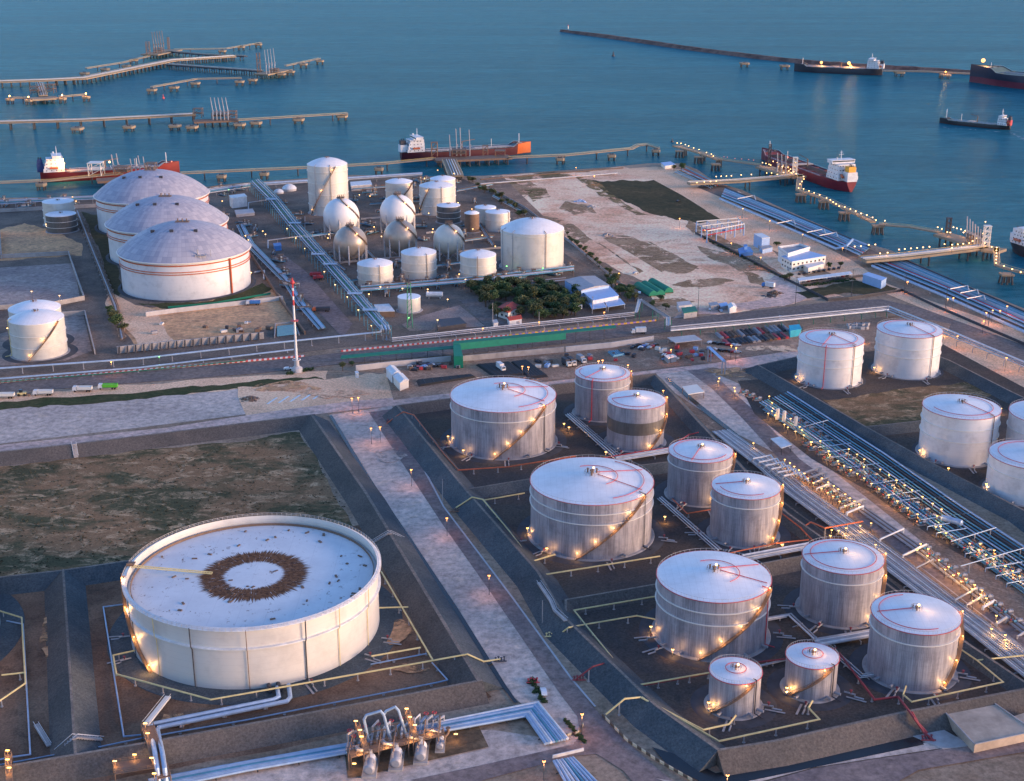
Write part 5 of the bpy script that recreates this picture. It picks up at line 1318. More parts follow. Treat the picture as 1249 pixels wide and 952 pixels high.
tower(181, 66, 6, 22, 'slim steel tower at the left end of the upper far berth', 'brownsteel')
tower(206, 60, 3, 22, 'thin post tower at the right end of the upper far berth', 'brownsteel')
run('thin pipe gantry reaching left from the slim tower of the far berth', [(303, 65.5, 5), (303, 65, 5), (316, 64, 5)], mat='cream', r=.5, posts=False) if False else None
tower(193, 64, 13, 9, 'broad low frame with pipework on the upper far berth', 'brownsteel', floors=2)
tower(335, 88, 12, 6, 'broad low frame under the grey loading arms', 'brownsteel', floors=2)
tower(268, 144, 16, 7, 'long low frame under the second jetty arms', 'brownsteel', floors=2, z=4)
tower(150, 213, 12, 8, 'broad frame on the red tanker platform', 'brownsteel', floors=2, z=4)
tower(185, 211, 9, 10, 'slim frame at the bow end of the red tanker platform', 'brownsteel', floors=2, z=4)
tower(118, 213, 12, 12, 'white frame amidships of the red tanker', 'cream', floors=2, z=4)
tower(560, 190, 14, 7, 'broad frame under the orange tanker arms', 'brownsteel', floors=2, z=4)
tower(610, 189, 10, 5, 'low frame at the bow end of the orange tanker platform', 'brownsteel', floors=1, z=4)
tower(1188, 295, 10, 6, 'low lit frame under the second berth arms', 'brownsteel', floors=2)
tower(955, 207, 9, 6, 'low lit frame at the dark red tanker berth', 'brownsteel', floors=2)
# lit little berth in front of the trunk
jetty('small lit berth below the trunk jetty, with orange lamps', [(36, 120), (70, 118)], 26, 4, 2, 12, piles=3, rail=False)
jetty('bridge linking the small lit berth to the trunk jetty', [(53, 116), (48, 101)], 12, 6, 1, 20, pipes=3, piles=2)
jetty('catwalk left of the small lit berth', [(10, 119), (36, 119)], 4, 4, .8, 40, piles=1, name='catwalk')
jetty('catwalk right of the small lit berth', [(72, 118), (105, 115)], 4, 4, .8, 40, piles=1, name='catwalk')
for x, y in ((12, 120), (35, 121), (76, 119), (105, 117)): dolphin(x, y, 'small mooring dolphin beside the lit berth', 10, 4, 'dolphins of the small lit berth', lamp='bulbfar')
tower(44, 114, 12, 10, 'squat deck frame with orange lamps on the lit berth, its lower end', floors=2, z=4)
tower(62, 113, 12, 12, 'squat deck frame with orange lamps on the lit berth, its upper end', floors=2, z=4)
# second jetty
jetty('second jetty, straight and pale, from the picture edge to the arm platform', [(-60, 150), (100, 146), (238, 139)], 13, 6, 1.3, 27, pipes=3, piles=2, pile_r=.9)
jetty('catwalk running on from the arm platform of the second jetty', [(290, 146), (424, 138)], 4.5, 5, .9, 80, piles=1, name='catwalk')
jetty('arm platform of the second jetty', [(236, 147), (290, 145)], 22, 4, 2, 9, piles=3, rail=False, mat='brownsteel')
for x, y in ((94, 155), (157, 153), (213, 152), (234, 153), (292, 150), (312, 148), (364, 144), (417, 140)): dolphin(x, y, 'squat mooring dolphin along the second jetty', 14, 3, 'mooring dolphins of the second jetty', 'jetty')
for k in range(5):
    p = P(260 + k * 4.6, 146, 4); loading_arm(p.x, p.y, 4, 27, 'tall pale loading arm on the second jetty platform', 'loading arms of the second jetty', .06)
tower(242, 143, 10, 11, 'rusty frame at the left end of the second jetty platform', floors=2)
tower(284, 144, 9, 9, 'rusty frame at the right end of the second jetty platform', floors=2)
# coastal catwalk
jetty('yellow railed catwalk off the left shore, passing the red tanker', [(-40, 224), (60, 220), (118, 214), (150, 211)], 4, 4, .8, 45, piles=1, name='catwalk')
jetty('yellow railed catwalk between the domed tanks and the orange tanker', [(220, 211), (400, 203), (470, 199), (530, 193)], 4, 4, .8, 45, piles=1, name='catwalk')
jetty('yellow railed catwalk from the orange tanker to the harbour mouth', [(620, 192), (690, 189), (770, 181), (778, 177), (790, 176), (803, 180)], 4, 4, .8, 40, piles=1, name='catwalk')
for x, y in ((50, 223), (322, 210), (270, 213), (462, 204), (683, 192), (746, 188), (800, 182)): dolphin(x, y, 'dolphin carrying the yellow railed shore catwalk', 9, 3, 'dolphins of the shore catwalk')
jetty('loading platform alongside the red tanker', [(118, 219), (200, 214)], 18, 4, 2, 14, piles=3, rail=False, mat='brownsteel')
for k, (x, h) in enumerate([(139, 18), (145, 19), (161, 14), (166, 14), (171, 17), (177, 16)]):
    p = P(x, 211, 4); loading_arm(p.x, p.y, 4, h, 'pale loading arm at the red tanker platform', 'loading arms at the red tanker', .04)
jetty('loading platform alongside the orange bowed tanker', [(530, 194), (622, 190)], 20, 4, 2, 10, piles=3, rail=False, mat='brownsteel')
jetty('pale access bridge from the shore to the orange tanker platform', [(556, 214), (548, 195)], 15, 5, 1, 14, pipes=4, piles=2)
for k, (x, h) in enumerate([(549, 22), (557, 28), (562, 29), (573, 27)]):
    p = P(x, 190, 4); loading_arm(p.x, p.y, 4, h, 'tall pale loading arm at the orange tanker platform', 'loading arms at the orange tanker', .02)
tower(530, 190, 6, 14, 'rusty gangway tower by the orange tanker', floors=2)
tower(592, 189, 5, 10, 'small rusty frame near the orange bow', floors=2)
# breakwater
q = [P(x, y, 0) for x, y in ((684, 36), (760, 46), (850, 59), (930, 69), (1000, 76), (1100, 82), (1200, 88), (1320, 95))]
mb = MB()
rnd = random.Random(5)
prev = None; vs = []
pts = []
for a, b in zip(q[:-1], q[1:]):
    for i in range(12): pts.append(a + (b - a) * (i / 12))
for i, p in enumerate(pts):
    d = (pts[min(i + 1, len(pts) - 1)] - pts[max(0, i - 1)]).normalized(); nn = Vector((-d.y, d.x, 0))
    j = lambda s: rnd.uniform(-s, s)
    k_ = min(1, .3 + i * .12)
    for o, z in ((-14, SEA - 1), (-8, -1), (-4, 1.6), (-3.8, 2.2), (4, 2.2), (8, .8), (15, SEA - 1)):
        vs.append((p.x + nn.x * (o * k_ + j(.8)), p.y + nn.y * (o * k_ + j(.8)), z if z < 0 else z * k_ + j(.5)))
fs = [(i * 7 + k, i * 7 + k + 1, i * 7 + 8 + k, i * 7 + 7 + k) for i in range(len(pts) - 1) for k in range(6)]
mb.add(vs, fs)
root = tag(mb.build('breakwater', groundmat('breakwater_rock', (.07, .05, .05), (.15, .11, .1), (.24, .19, .17), .04, .5), smooth=False), 'long dark rock breakwater slanting across the open sea', 'breakwater')
p = P(693, 33, 5); r_ = thing('beacon', 'small pink beacon at the tip of the breakwater', 'beacon', (p.x, p.y, 4)); g = MB(); g.cyl(0, 0, -2, 4, 1.2, 8, .9); g.build('tower', M['cream'], r_, local=True); g = MB(); g.cyl(0, 0, 4, 6, 1.2, 8); g.build('lantern', M['red'], r_, local=True)
jetty('tanker berth jetty lying in front of the breakwater', [(1076, 86), (1130, 87), (1190, 90)], 6, 5, 1, 60, pipes=1, piles=2)
for x, y in ((908, 76), (957, 79), (1097, 87), (1153, 90)): dolphin(x, y, 'lone mooring dolphin before the breakwater', 16, 4, 'dolphins before the breakwater', lamp='bulbo' if x == 1153 else None)
p = P(748, 66, 0); r_ = thing('channel_buoy', 'dark channel buoy on open water near the breakwater', 'buoy', (p.x, p.y, SEA)); g = MB(); g.cyl(0, 0, -1, 2, 3.4, 10, 2.6); g.build('float', M['dark'], r_, local=True); g = MB(); g.cyl(0, 0, 2, 9, 1.4, 8, .5); g.build('mast', M['dark'], r_, local=True)
p = P(820, 169, 0); r_ = thing('channel_buoy', 'dark channel buoy near the lamp lined harbour pier', 'buoy', (p.x, p.y, SEA)); g = MB(); g.cyl(0, 0, -1, 1, 2, 10, 1.6); g.build('float', M['dark'], r_, local=True); g = MB(); g.cyl(0, 0, 1, 4, .8, 8, .3); g.build('mast', M['dark'], r_, local=True)
p = P(199, 117, 0); r_ = thing('channel_buoy', 'reddish buoy below the far jetty catwalk', 'buoy', (p.x, p.y, SEA)); g = MB(); g.cyl(0, 0, -1, 2, 2, 10, 1.6); g.build('float', M['red'], r_, local=True); g = MB(); g.cyl(0, 0, 2, 6, 1.0, 8, .4); g.build('mast', M['red'], r_, local=True)

# lamp lined piers
LP = 'lamps along the harbour piers'
def pier_lamps(zoomed, ox, oy, s, label, z=8.5, zb=4.5, mt='bulbfar', r=.5, power=0):
    for x, y in zoomed:
        p = P(ox + x / s, oy + y / s, z)
        root = thing('pier_lamp', label, 'pier lamp', (p.x, p.y, zb), LP)
        g = MB(); g.cyl(0, 0, 0, z - zb - .3, .12, 5); g.build('pole', M['dark'], root, local=True)
        g = MB(); g.sphere((0, 0, z - zb), r, 8, 6, .8); g.build('lamp_head', M[mt], root, local=True)
        if mt == 'bulbfar': light(root, (p.x, p.y, z - 1.3), 420, (1, .45, .13), .5)
jetty('lamp lined pier stub on three pile clusters at the harbour mouth', [(823, 177), (850, 184), (878, 194)], 7, 5, 1.4, 38, piles=4)
jetty('thin catwalk from the pier stub to the dark red tanker berth', [(878, 194), (928, 201)], 3, 5, .8, 200, piles=1, name='catwalk')
jetty('lit access pier to the dark red tanker berth', [(840, 223), (900, 220), (945, 216), (975, 213)], 9, 5, 1.5, 40, pipes=2, piles=2)
jetty('berth platform alongside the dark red tanker', [(930, 202), (950, 208), (975, 215)], 16, 5, 2, 12, piles=3, rail=False)
jetty('zigzag lit catwalk from the tanker berth along the shore to the pile cluster', [(976, 213), (974, 231), (1005, 241), (1033, 254), (1065, 270)], 5, 5, 1.2, 200, piles=2, name='catwalk')
jetty('dark catwalk from the pile cluster to the second lit berth', [(1072, 273), (1110, 276), (1148, 283)], 3.5, 5, 1, 200, piles=1, name='catwalk')
for x, y in ((829, 183), (852, 190), (873, 199), (977, 236), (1005, 244), (1030, 258), (1071, 274), (1228, 333)):
    c = P(x, y, 4); root = thing('pile_cluster', 'cluster of dark piles under the lamp lined catwalk', 'pile cluster', (c.x, c.y, 0), 'pile clusters of the lamp lined catwalks')
    g = MB(); g.box((c.x, c.y, 3.2), (9, 7, 1.2)); g.build('cap', M['jetty'], root, smooth=False)
    for a in (-1, 0, 1):
        for b in (-1, 1): g = MB(); g.bar((c.x + a * 3, c.y + b * 2.4, 3), (c.x + a * 4, c.y + b * 3.2, SEA - 3), .75, 6); g.build('pile', M['pile'], root)
jetty('lit access pier to the second berth, right side of the harbour', [(1052, 316), (1100, 312), (1160, 305), (1200, 300)], 11, 5, 1.6, 36, pipes=3, piles=2)
jetty('second lit berth platform', [(1148, 284), (1175, 292), (1205, 302), (1222, 305)], 15, 5, 2, 12, piles=3, rail=False)
jetty('lit catwalk going down from the second berth and along to the picture edge', [(1215, 302), (1216, 322), (1235, 328), (1290, 342)], 4, 5, 1.2, 200, piles=1, name='catwalk')
for k in range(6):
    p = P(1178 + k * 3.4, 294 + k * 1.2, 5); loading_arm(p.x, p.y, 5, 19 - k * 1.2, 'pale loading arm over the lamps of the second lit berth', 'loading arms on the second lit berth', .05)
for k in range(3):
    p = P(948 + k * 5, 209 + k * 1.5, 5); loading_arm(p.x, p.y, 5, 18, 'pale loading arm over the lamps beside the dark red tanker', 'loading arms at the dark red tanker', .05)
tower(1202, 301, 4, 16, 'white lit gangway tower on the second berth', 'cream', floors=4)
tower(1156, 284, 3, 12, 'small dark tower at the near end of the second berth', 'dark', floors=3)
tower(969, 212, 3.5, 16, 'cream lit gangway tower beside the dark red tanker', 'cream', floors=4)
tower(938, 203, 2, 22, 'thin dark mast tower at the head of the tanker berth', 'dark', floors=4)
pier_lamps([(80, 120), (103, 122), (130, 130), (150, 138), (180, 150), (213, 160), (258, 178), (288, 188), (300, 200)], 810, 150, 4.996, 'cream lamp on the pier stub at the harbour mouth')
pier_lamps([(365, 205), (385, 207), (432, 215), (472, 218), (515, 222), (545, 225)], 810, 150, 4.996, 'faint pinkish lamp on the thin catwalk to the red tanker', mt='bulbr', r=.3, z=7)
pier_lamps([(200, 362), (245, 358), (283, 355), (318, 353), (318, 325), (348, 323), (380, 322), (410, 320), (470, 315), (532, 312), (625, 303), (655, 303), (690, 312)], 810, 150, 4.996, 'cream lamp on the access pier of the dark red tanker')
pier_lamps([(600, 240), (620, 245), (640, 250), (665, 232), (690, 240), (720, 250), (740, 268), (728, 300), (760, 290), (775, 302), (790, 296), (805, 308), (650, 255), (700, 262), (755, 268), (770, 280), (800, 240), (798, 262)], 810, 150, 4.996, 'cream lamp in the bright cluster beside the dark red tanker', power=0)
pier_lamps([(850, 325), (852, 340), (840, 355), (828, 370), (820, 395), (850, 400), (883, 412), (915, 424), (948, 436), (990, 455), (1013, 467), (1030, 480), (1048, 492), (1067, 505), (1101, 510), (1135, 523), (1167, 536), (1200, 549), (1235, 560)], 810, 150, 4.996, 'cream lamp on the zigzag catwalk above the harbour water')
pier_lamps([(22, 222), (62, 240), (103, 250), (145, 268), (170, 288), (235, 292)], 1040, 220, 5.976, 'cream lamp on the catwalk just before the pile cluster')
pier_lamps([(338, 502), (380, 498), (425, 494), (470, 490), (514, 486), (560, 482), (670, 463), (725, 467), (766, 464), (806, 460), (850, 455), (725, 490), (200, 530), (255, 525), (15, 480), (60, 478), (118, 468), (165, 465)], 1040, 220, 5.976, 'cream lamp on the access pier of the second berth')
pier_lamps([(1013, 483), (1050, 488), (1048, 508), (1048, 528), (1048, 552), (1046, 575), (1046, 600), (1103, 622), (1163, 645), (1225, 667)], 1040, 220, 5.976, 'cream lamp on the catwalk going down beside the second berth')
pier_lamps([(620, 340), (650, 352), (690, 375), (712, 378), (735, 340), (760, 348), (790, 355), (820, 365), (808, 378), (845, 380), (830, 395), (870, 405), (855, 415), (890, 430), (905, 420), (875, 440), (950, 385), (962, 455), (930, 412), (968, 300)], 1040, 220, 5.976, 'cream lamp in the bright cluster on the second lit berth', power=0)
for (x, y, pw) in ((955, 203, 2500), (970, 208, 2500), (1178, 290, 2500), (1195, 296, 2500), (1203, 296, 1500)):
    p = P(x, y, 11); l = light(None, p, pw, rad=1.0); l.name = 'berth_floodlight'

# ------------------------------------------------------------------ ships
def ship(label, stern, bow, hullc, deckc='grey_deck', boot=(.16, .03, .03), hh=7.0, beam=None, housec='white', funnelc='dark', fun_low=None, bowc=None, lit=True, catcher=True, text=False, zwl=SEA, draft_red=1.6, houselen=.14, tall=1.0, lamps=(), extra_house=False, orange=True):
    a, b = P(stern[0], stern[1], zwl), P(bow[0], bow[1], zwl)
    L = (b - a).length; rz = math.atan2(b.y - a.y, b.x - a.x); mid = (a + b) / 2
    B = beam or L * .165
    root = thing('tanker_ship', label, 'tanker ship', (mid.x, mid.y, zwl), None, rz)
    def hm(nm, c):
        key = 'ship_' + nm
        return MATS.get(key) or plain(key, c, .45, var=.15, scale=.12)
    hm_ = hm('%.2f_%.2f_%.2f' % hullc, hullc); bm_ = hm('boot%.2f' % boot[0], boot); dm = hm(deckc, {'grey_deck': (.12, .12, .13), 'red_deck': (.22, .05, .04), 'green_deck': (.1, .14, .1), 'dark_deck': (.06, .09, .09)}[deckc])
    bowm = hm('bow%.2f' % bowc[0], bowc) if bowc else hm_
    st = []
    N = 28
    for i in range(N + 1):
        t = i / N; x = -L / 2 + L * t
        full = min(1, (t / .1 + .25) ** .6 if t < .1 else 1) if t < .1 else 1.0
        if t > .78: full = max(0.02, 1 - ((t - .78) / .22) ** 1.9)
        fwl = min(1, (t / .16) ** .7 + .1) if t < .16 else 1.0
        if t > .72: fwl = max(.01, 1 - ((t - .72) / .26) ** 1.7) if t < .98 else .01
        dz = hh + (hh * .32 if t > .88 else 0) + (hh * .12 if t < .2 else 0) + max(0, (t - .8)) * hh * .5
        st.append((x + (L * .015 if t == 1 else 0), full * B / 2, fwl * B / 2, dz))
    vs = []; fs = []; mi = []
    for (x, f_, w_, dz) in st:
        for s in (1, -1):
            vs += [(x, s * w_ * .9, -2.5), (x, s * w_, draft_red), (x, s * (w_ * .3 + f_ * .7), dz * .62), (x, s * f_, dz), ]
    # row layout: 8 per station
    for i in range(N):
        for s in (0, 1):
            for k in range(3):
                a_, b_ = i * 8 + s * 4 + k, i * 8 + 8 + s * 4 + k
                f4 = (a_, b_, b_ + 1, a_ + 1) if s == 1 else (a_, a_ + 1, b_ + 1, b_)
                fs.append(f4); mi.append(0 if k == 0 else (2 if i / N > .86 else 1))
    fs.append((0, 4, 5, 1)); mi.append(0); fs.append((1, 5, 6, 2)); mi.append(1); fs.append((2, 6, 7, 3)); mi.append(1)
    g = MB(); g.add(vs, fs); g.m = mi
    g.build('hull', [bm_, hm_, bowm], root, local=True)
    g = MB(); dv = []
    for (x, f_, w_, dz) in st: dv += [(x, f_ * .97, dz - .9), (x, -f_ * .97, dz - .9)]
    g.add(dv, [(i * 2, i * 2 + 1, i * 2 + 3, i * 2 + 2) for i in range(N)]); g.build('deck', dm, root, local=True, smooth=False)
    hz = hh * 1.12
    # house
    hl = L * houselen; x0 = -L * .40
    hmat = M['white'] if housec == 'white' else hm('house_grey', (.4, .42, .45))
    lev = 3 if L < 100 else 4; fh = 3.1 * tall
    house = MB()
    for k in range(lev):
        house.box((x0 + k * .5, 0, hz + fh * (k + .5)), (hl - k * 1.2, B * (.86 - .05 * k), fh))
    ho = house.build('superstructure', hmat, root, local=True, smooth=False)
    g = MB()
    for k in range(lev):
        z = hz + fh * (k + .55); wx = (hl - k * 1.2) / 2; wy = B * (.86 - .05 * k) / 2
        nn = 6
        for j in range(nn):
            yy = -wy * .8 + 1.6 * wy * j / (nn - 1)
            for sx in (-1, 1): g.box((x0 + k * .5 + sx * (wx + .04), yy, z), (.1, .9, .9))
        for j in range(4):
            xx = x0 - wx * .7 + 1.4 * wx * j / 3
            for sy in (-1, 1): g.box((xx, sy * (wy + .04), z), (.9, .1, .9))
    wo = g.build('window', M['glass'], root, local=True, smooth=False); wo.parent = ho
    wz = hz + fh * lev
    g = MB(); g.box((x0 + hl * .18, 0, wz + 1.4), (hl * .42, B * .98, 2.8)); g.box((x0 + hl * .18, 0, wz + 2.9), (hl * .48, B * 1.0, .3)); g.build('bridge', hmat, root, local=True, smooth=False)
    g = MB(); g.box((x0 + hl * .18, 0, wz + 1.8), (hl * .43, B * .94, 1.0)); g.build('bridge_window', M['glass'], root, local=True, smooth=False)
    g = MB(); g.cyl(x0 + hl * .2, 0, wz + 3, wz + 11, .45, 6, .2); g.bar((x0 + hl * .2, -2.5, wz + 7.5), (x0 + hl * .2, 2.5, wz + 7.5), .2, 4); g.bar((x0 + hl * .2, -1.6, wz + 9.5), (x0 + hl * .2, 1.6, wz + 9.5), .15, 4); g.build('radar_mast', M['white'], root, local=True)
    g = MB(); g.sphere((x0 + hl * .05, B * .25, wz + 4.4), 1.0, 8, 6); g.build('radar_dome', M['white'], root, local=True)
    # funnel
    fx = x0 - hl * .5 - L * .018
    fm = {'dark': M['dark'], 'red': M['red'], 'orange': plain('funnel_yellow', (.8, .38, .04)) if 'funnel_yellow' not in MATS else MATS['funnel_yellow'], 'blue': plain('funnel_navy', (.02, .04, .14)) if 'funnel_navy' not in MATS else MATS['funnel_navy'], 'white': M['white']}
    g = MB(); g.box((fx, 0, hz + fh * 1.2), (L * .05, B * .42, fh * 2.4)); g.build('engine_casing', fm[fun_low or 'white'], root, local=True, smooth=False)
    g = MB(); g.box((fx, 0, hz + fh * 3.1), (L * .038, B * .3, fh * 1.4)); g.build('funnel', fm[funnelc], root, local=True, smooth=False)
    g = MB()
    for dx in (-1, 1): g.cyl(fx + dx * L * .008, 0, hz + fh * 3.8, hz + fh * 4.4, .5, 6)
    g.build('exhaust_pipe', M['rubber'], root, local=True)
    if orange:
        g = MB(); g.tube([(x0 - hl * .5, B * .3, hz + fh * 1.5), (x0 - hl * .5 - 3.5, B * .3, hz + fh * 1.0)], 1.2, 8); g.build('lifeboat', M['orange'] if hullc[0] < .3 else M['orange'], root, local=True)
        g = MB(); g.tube([(x0 - hl * .2, -B * .46, hz + fh * 1.3), (x0 + hl * .2, -B * .46, hz + fh * 1.3)], 1.0, 8); g.build('lifeboat', M['orange'], root, local=True)
    # deck piping, manifold, cranes
    for k in range(5):
        yy = -B * .16 + k * B * .08
        g = MB(); g.tube([(-L * .31, yy, hh + .5), (L * .36, yy, hh + .5)], .32, 5); g.build('deck_pipe', M['silverpipe'] if deckc != 'red_deck' else M['brownsteel'], root, local=True)
    for k in range(7):
        x = -L * .26 + k * L * .1
        g = MB(); g.box((x, 0, hh + .1), (.8, B * .8, .7)); g.build('deck_beam', dm, root, local=True, smooth=False)
    for k in range(4):
        g = MB(); g.tube([(L * .01 + k * 2.2, -B * .44, hh + 1.2), (L * .01 + k * 2.2, B * .44, hh + 1.2)], .38, 6); g.build('manifold_pipe', M['silverpipe'], root, local=True)
    g = MB(); g.cyl(-L * .03, 0, hh - .5, hh + 8, .6, 8); g.tube([(-L * .03, 0, hh + 8), (L * .07, 0, hh + 9.5)], .35, 6); g.build('crane', M['brownsteel'], root, local=True)
    g = MB(); g.bar((L * .2, 0, hh), (L * .2, 0, hh + 9), .3, 6); g.build('vent_mast', M['red'] if not catcher else M['cream'], root, local=True)
    g = MB(); g.bar((L * .42, 0, hh), (L * .42, 0, hh + 13), .4, 6); g.bar((L * .42, -1.5, hh + 10), (L * .42, 1.5, hh + 10), .2, 4); g.build('foremast', M['white'], root, local=True)
    g = MB()
    for s in (-1, 1): g.box((L * .4, s * B * .16, hh * 1.35 + .6), (3, 2, 1.4))
    g.build('windlass', M['dark'], root, local=True, smooth=False)
    for s in (-1, 1):
        g = MB(); pts = [(x, s * f_ * .98, dz + .9) for (x, f_, w_, dz) in st[6:27]]
        g.tube(pts, .12, 4)
        for x_, y_, z_ in pts[::2]: g.bar((x_, y_, z_ - 1), (x_, y_, z_), .08, 4)
        g.build('railing', M['white'], root, local=True)
    if text:
        g = MB(); s = -1
        for k in range(18):
            if k == 8: continue
            x = -L * .18 + k * 1.25
            g.box((x, s * (B / 2 * .93 + .2), hh * .58), (.28, .3, 1.5)); g.box((x + .5, s * (B / 2 * .93 + .2), hh * .58 + (.6 if k % 3 else -.6)), (.5, .3, .3))
            if k % 2: g.box((x + .75, s * (B / 2 * .93 + .2), hh * .58), (.25, .3, 1.5))
        g.build('hull_lettering', M['white'], root, local=True, smooth=False)
    for (t, y, z, mt, r) in lamps:
        g = MB(); g.bar((L * t, y * B, hh), (L * t, y * B, z), .15, 4, 1); g.sphere((L * t, y * B, z), r, 8, 6); g.build('deck_lamp', [M[mt], M['dark']], root, local=True)
        if mt == 'bulbo': w_ = mid + Vector((L * t * math.cos(rz) - y * B * math.sin(rz), L * t * math.sin(rz) + y * B * math.cos(rz), z)); light(root, root.location + Vector((L * t, y * B - B * .2, z + 1.5)), 60000, (1, .42, .12), 1.5)
    return root
ship('red tanker with white bridge and navy funnel at the left shore berth', (50, 221), (217, 211), (.23, .02, .016), 'grey_deck', boot=(.1, .02, .02), hh=8.5, beam=20, funnelc='blue', fun_low='blue', text=True, houselen=.15, draft_red=.6, lamps=[(-.33, -.3, 17, 'bulbo', 1.2), (.0, -.3, 16, 'bulbfar', 1.0), (.46, 0, 12, 'bulbr', .6)])
ship('tanker with dark red stern and bright orange bow', (489, 196), (645, 186), (.075, .012, .018), 'dark_deck', boot=(.1, .015, .02), bowc=(.55, .12, .025), hh=8.5, beam=21, funnelc='dark', fun_low='white', houselen=.13, draft_red=.6, lamps=[(-.4, -.2, 22, 'bulbfar', .8), (-.38, -.3, 16, 'bulbfar', .8)])
ship('black tanker with deck lamps moored before the breakwater', (1076, 91), (970, 86.5), (.035, .04, .05), 'dark_deck', boot=(.05, .03, .035), hh=9, beam=24, funnelc='dark', lamps=[(.2, .1, 16, 'bulbo', 2.2), (-.12, .2, 17, 'bulbo', 2.6), (-.14, .1, 12, 'bulbo', 2.0)])
ship('huge black and red tanker bow entering at the picture edge', (1475, 128), (1186, 100), (.03, .035, .06), 'green_deck', boot=(.15, .03, .05), hh=19, beam=52, funnelc='dark', draft_red=9, lamps=[(.46, 0, 34, 'bulbo', 3.0)])
ship('small dark coaster under way with a short wake', (1232, 158), (1147, 149.5), (.03, .035, .04), 'green_deck', boot=(.04, .02, .02), hh=4.5, beam=13, funnelc='dark', fun_low='red', houselen=.13, tall=.85)
ship('dark red tanker with white bridge and yellow funnel, seen from astern', (1038, 234), (930, 194), (.19, .02, .03), 'red_deck', boot=(.17, .02, .03), hh=8.5, beam=24, funnelc='orange', fun_low='white', houselen=.12, draft_red=.5, tall=1.15, lamps=[(.12, .3, 14, 'bulbr', .6)])
ship('black hulled ship cut by the picture edge at the second lit berth', (1236, 304), (1400, 358), (.03, .03, .035), 'grey_deck', boot=(.05, .02, .02), hh=7, beam=20, funnelc='white', houselen=.12, tall=.8)
# wake of the coaster
def wake():
    m, n, b = nt('wake_foam'); b.inputs['Base Color'].default_value = (.35, .42, .46, 1); b.inputs['Roughness'].default_value = .5
    tr = n.nodes.new('ShaderNodeBsdfTransparent'); mx = n.nodes.new('ShaderNodeMixShader')
    n.links.new(ramp(n, noise(n, scaled(n, wpos(n), (.25, .6, 1)), 1, 4, .7), .5, .62), mx.inputs[0]); n.links.new(tr.outputs[0], mx.inputs[1]); n.links.new(b.outputs[0], mx.inputs[2])
    n.links.new(mx.outputs[0], n.nodes['Material Output'].inputs[0])
    return m
wk_ = wake()
mb = MB()
for (a, b, w0, w1) in (((1232, 157), (1262, 172), 1.0, 5), ((1234, 156), (1275, 158), 1, 4), ((1232, 158), (1150, 151), 1.5, .6), ((1150, 151), (1158, 153.5), 2.0, 1)):
    p, q_ = P(*a, 0), P(*b, 0); d = (q_ - p).normalized(); nn = Vector((-d.y, d.x, 0))
    zz = SEA + .06
    mb.quad(*[(v.x, v.y, zz) for v in (p - nn * w0, q_ - nn * w1, q_ + nn * w1, p + nn * w0)])
    zz += .02
tag(mb.build('wake_foam', wk_, smooth=False), 'pale foam wake trailing the small coaster', kind='stuff')
# ------------------------------------------------------------------ lamps on land
def lamp_proto(name, label, cat, group, h, mt, r, power, col=(1, .62, .28), arm=0.0):
    root = thing(name, label, cat, (0, 0, -50), group)
    g = MB(); g.cyl(0, 0, 0, h, .11, 6, .07)
    if arm: g.bar((0, 0, h), (arm, 0, h + .2), .07, 4)
    g.build('pole', M['dark'], root, local=True)
    g = MB(); g.sphere((arm, 0, h + .1), r, 8, 6, .75); g.build('lamp_head', M[mt], root, local=True)
    g = MB(); g.cyl(arm, 0, h + r * .7, h + r * .7 + .12, r * .8, 8); g.build('hood', M['dark'], root, local=True)
    if power:
        key = 'lamp_light_' + name + label[:8]
        l = bpy.data.lights.new(key, 'POINT'); l.energy = power; l.color = col; l.shadow_soft_size = .4
        o = bpy.data.objects.new('light', l); C.objects.link(o); o.location = (arm, -.3, h - r - .6); adopt(o, root)
    return root
class Placer:
    def __init__(s, proto, h): s.p = proto; s.n = 0; s.h = h
    def at(s, px, py, label=None, rz=0.0):
        q = P(px, py, s.h); loc = (q.x, q.y, 0)
        if s.n == 0:
            s.p.location = loc; s.p.rotation_euler = (0, 0, rz)
            if label: s.p['label'] = label
            r = s.p
        else: r = dup(s.p, loc, rz, label)
        s.n += 1; return r
YL = Placer(lamp_proto('alley_lamp', 'low warm lamp on a short pole in the pump alley', 'lamp post', 'warm lamps of the pump alley', 4.2, 'bulb', .38, 80, (1, .52, .14)), 4.3)
def zl(pl, pts, ox, oy, s, label=None):
    for x, y in pts: pl.at(ox + x / s, oy + y / s, label)
zl(YL, [(358, 187), (397, 213), (430, 240), (465, 268), (507, 293), (533, 330), (575, 365), (637, 408), (685, 440), (725, 468), (775, 506), (818, 538)], 900, 530, 6.245, 'low warm lamp in the single file between white rack and alley road')
zl(YL, [(640, 330), (688, 360), (730, 388), (765, 413), (818, 452), (855, 482), (888, 505), (925, 528)], 900, 530, 6.245, 'low warm lamp right at the edge of the alley road')
zl(YL, [(560, 52), (628, 45), (690, 122), (700, 150), (762, 197), (808, 233), (860, 265), (910, 295), (963, 330), (1018, 370), (1077, 410), (1150, 457), (1215, 503)], 900, 530, 6.245, 'low warm lamp on the road side of the dark pump rows')
zl(YL, [(845, 108), (908, 148), (963, 185), (960, 243), (1085, 262), (1153, 305), (1210, 345), (1195, 400)], 900, 530, 6.245, 'low warm lamp between the dark pump rows and the teal rack')
zl(YL, [(265, 30), (325, 68), (378, 102), (453, 150), (528, 200), (592, 242), (210, 138), (272, 183), (345, 233), (418, 278), (560, 290), (585, 365), (550, 368), (625, 413)], 1049, 580, 5.95, 'low warm lamp around the pumps next to the pale drum')
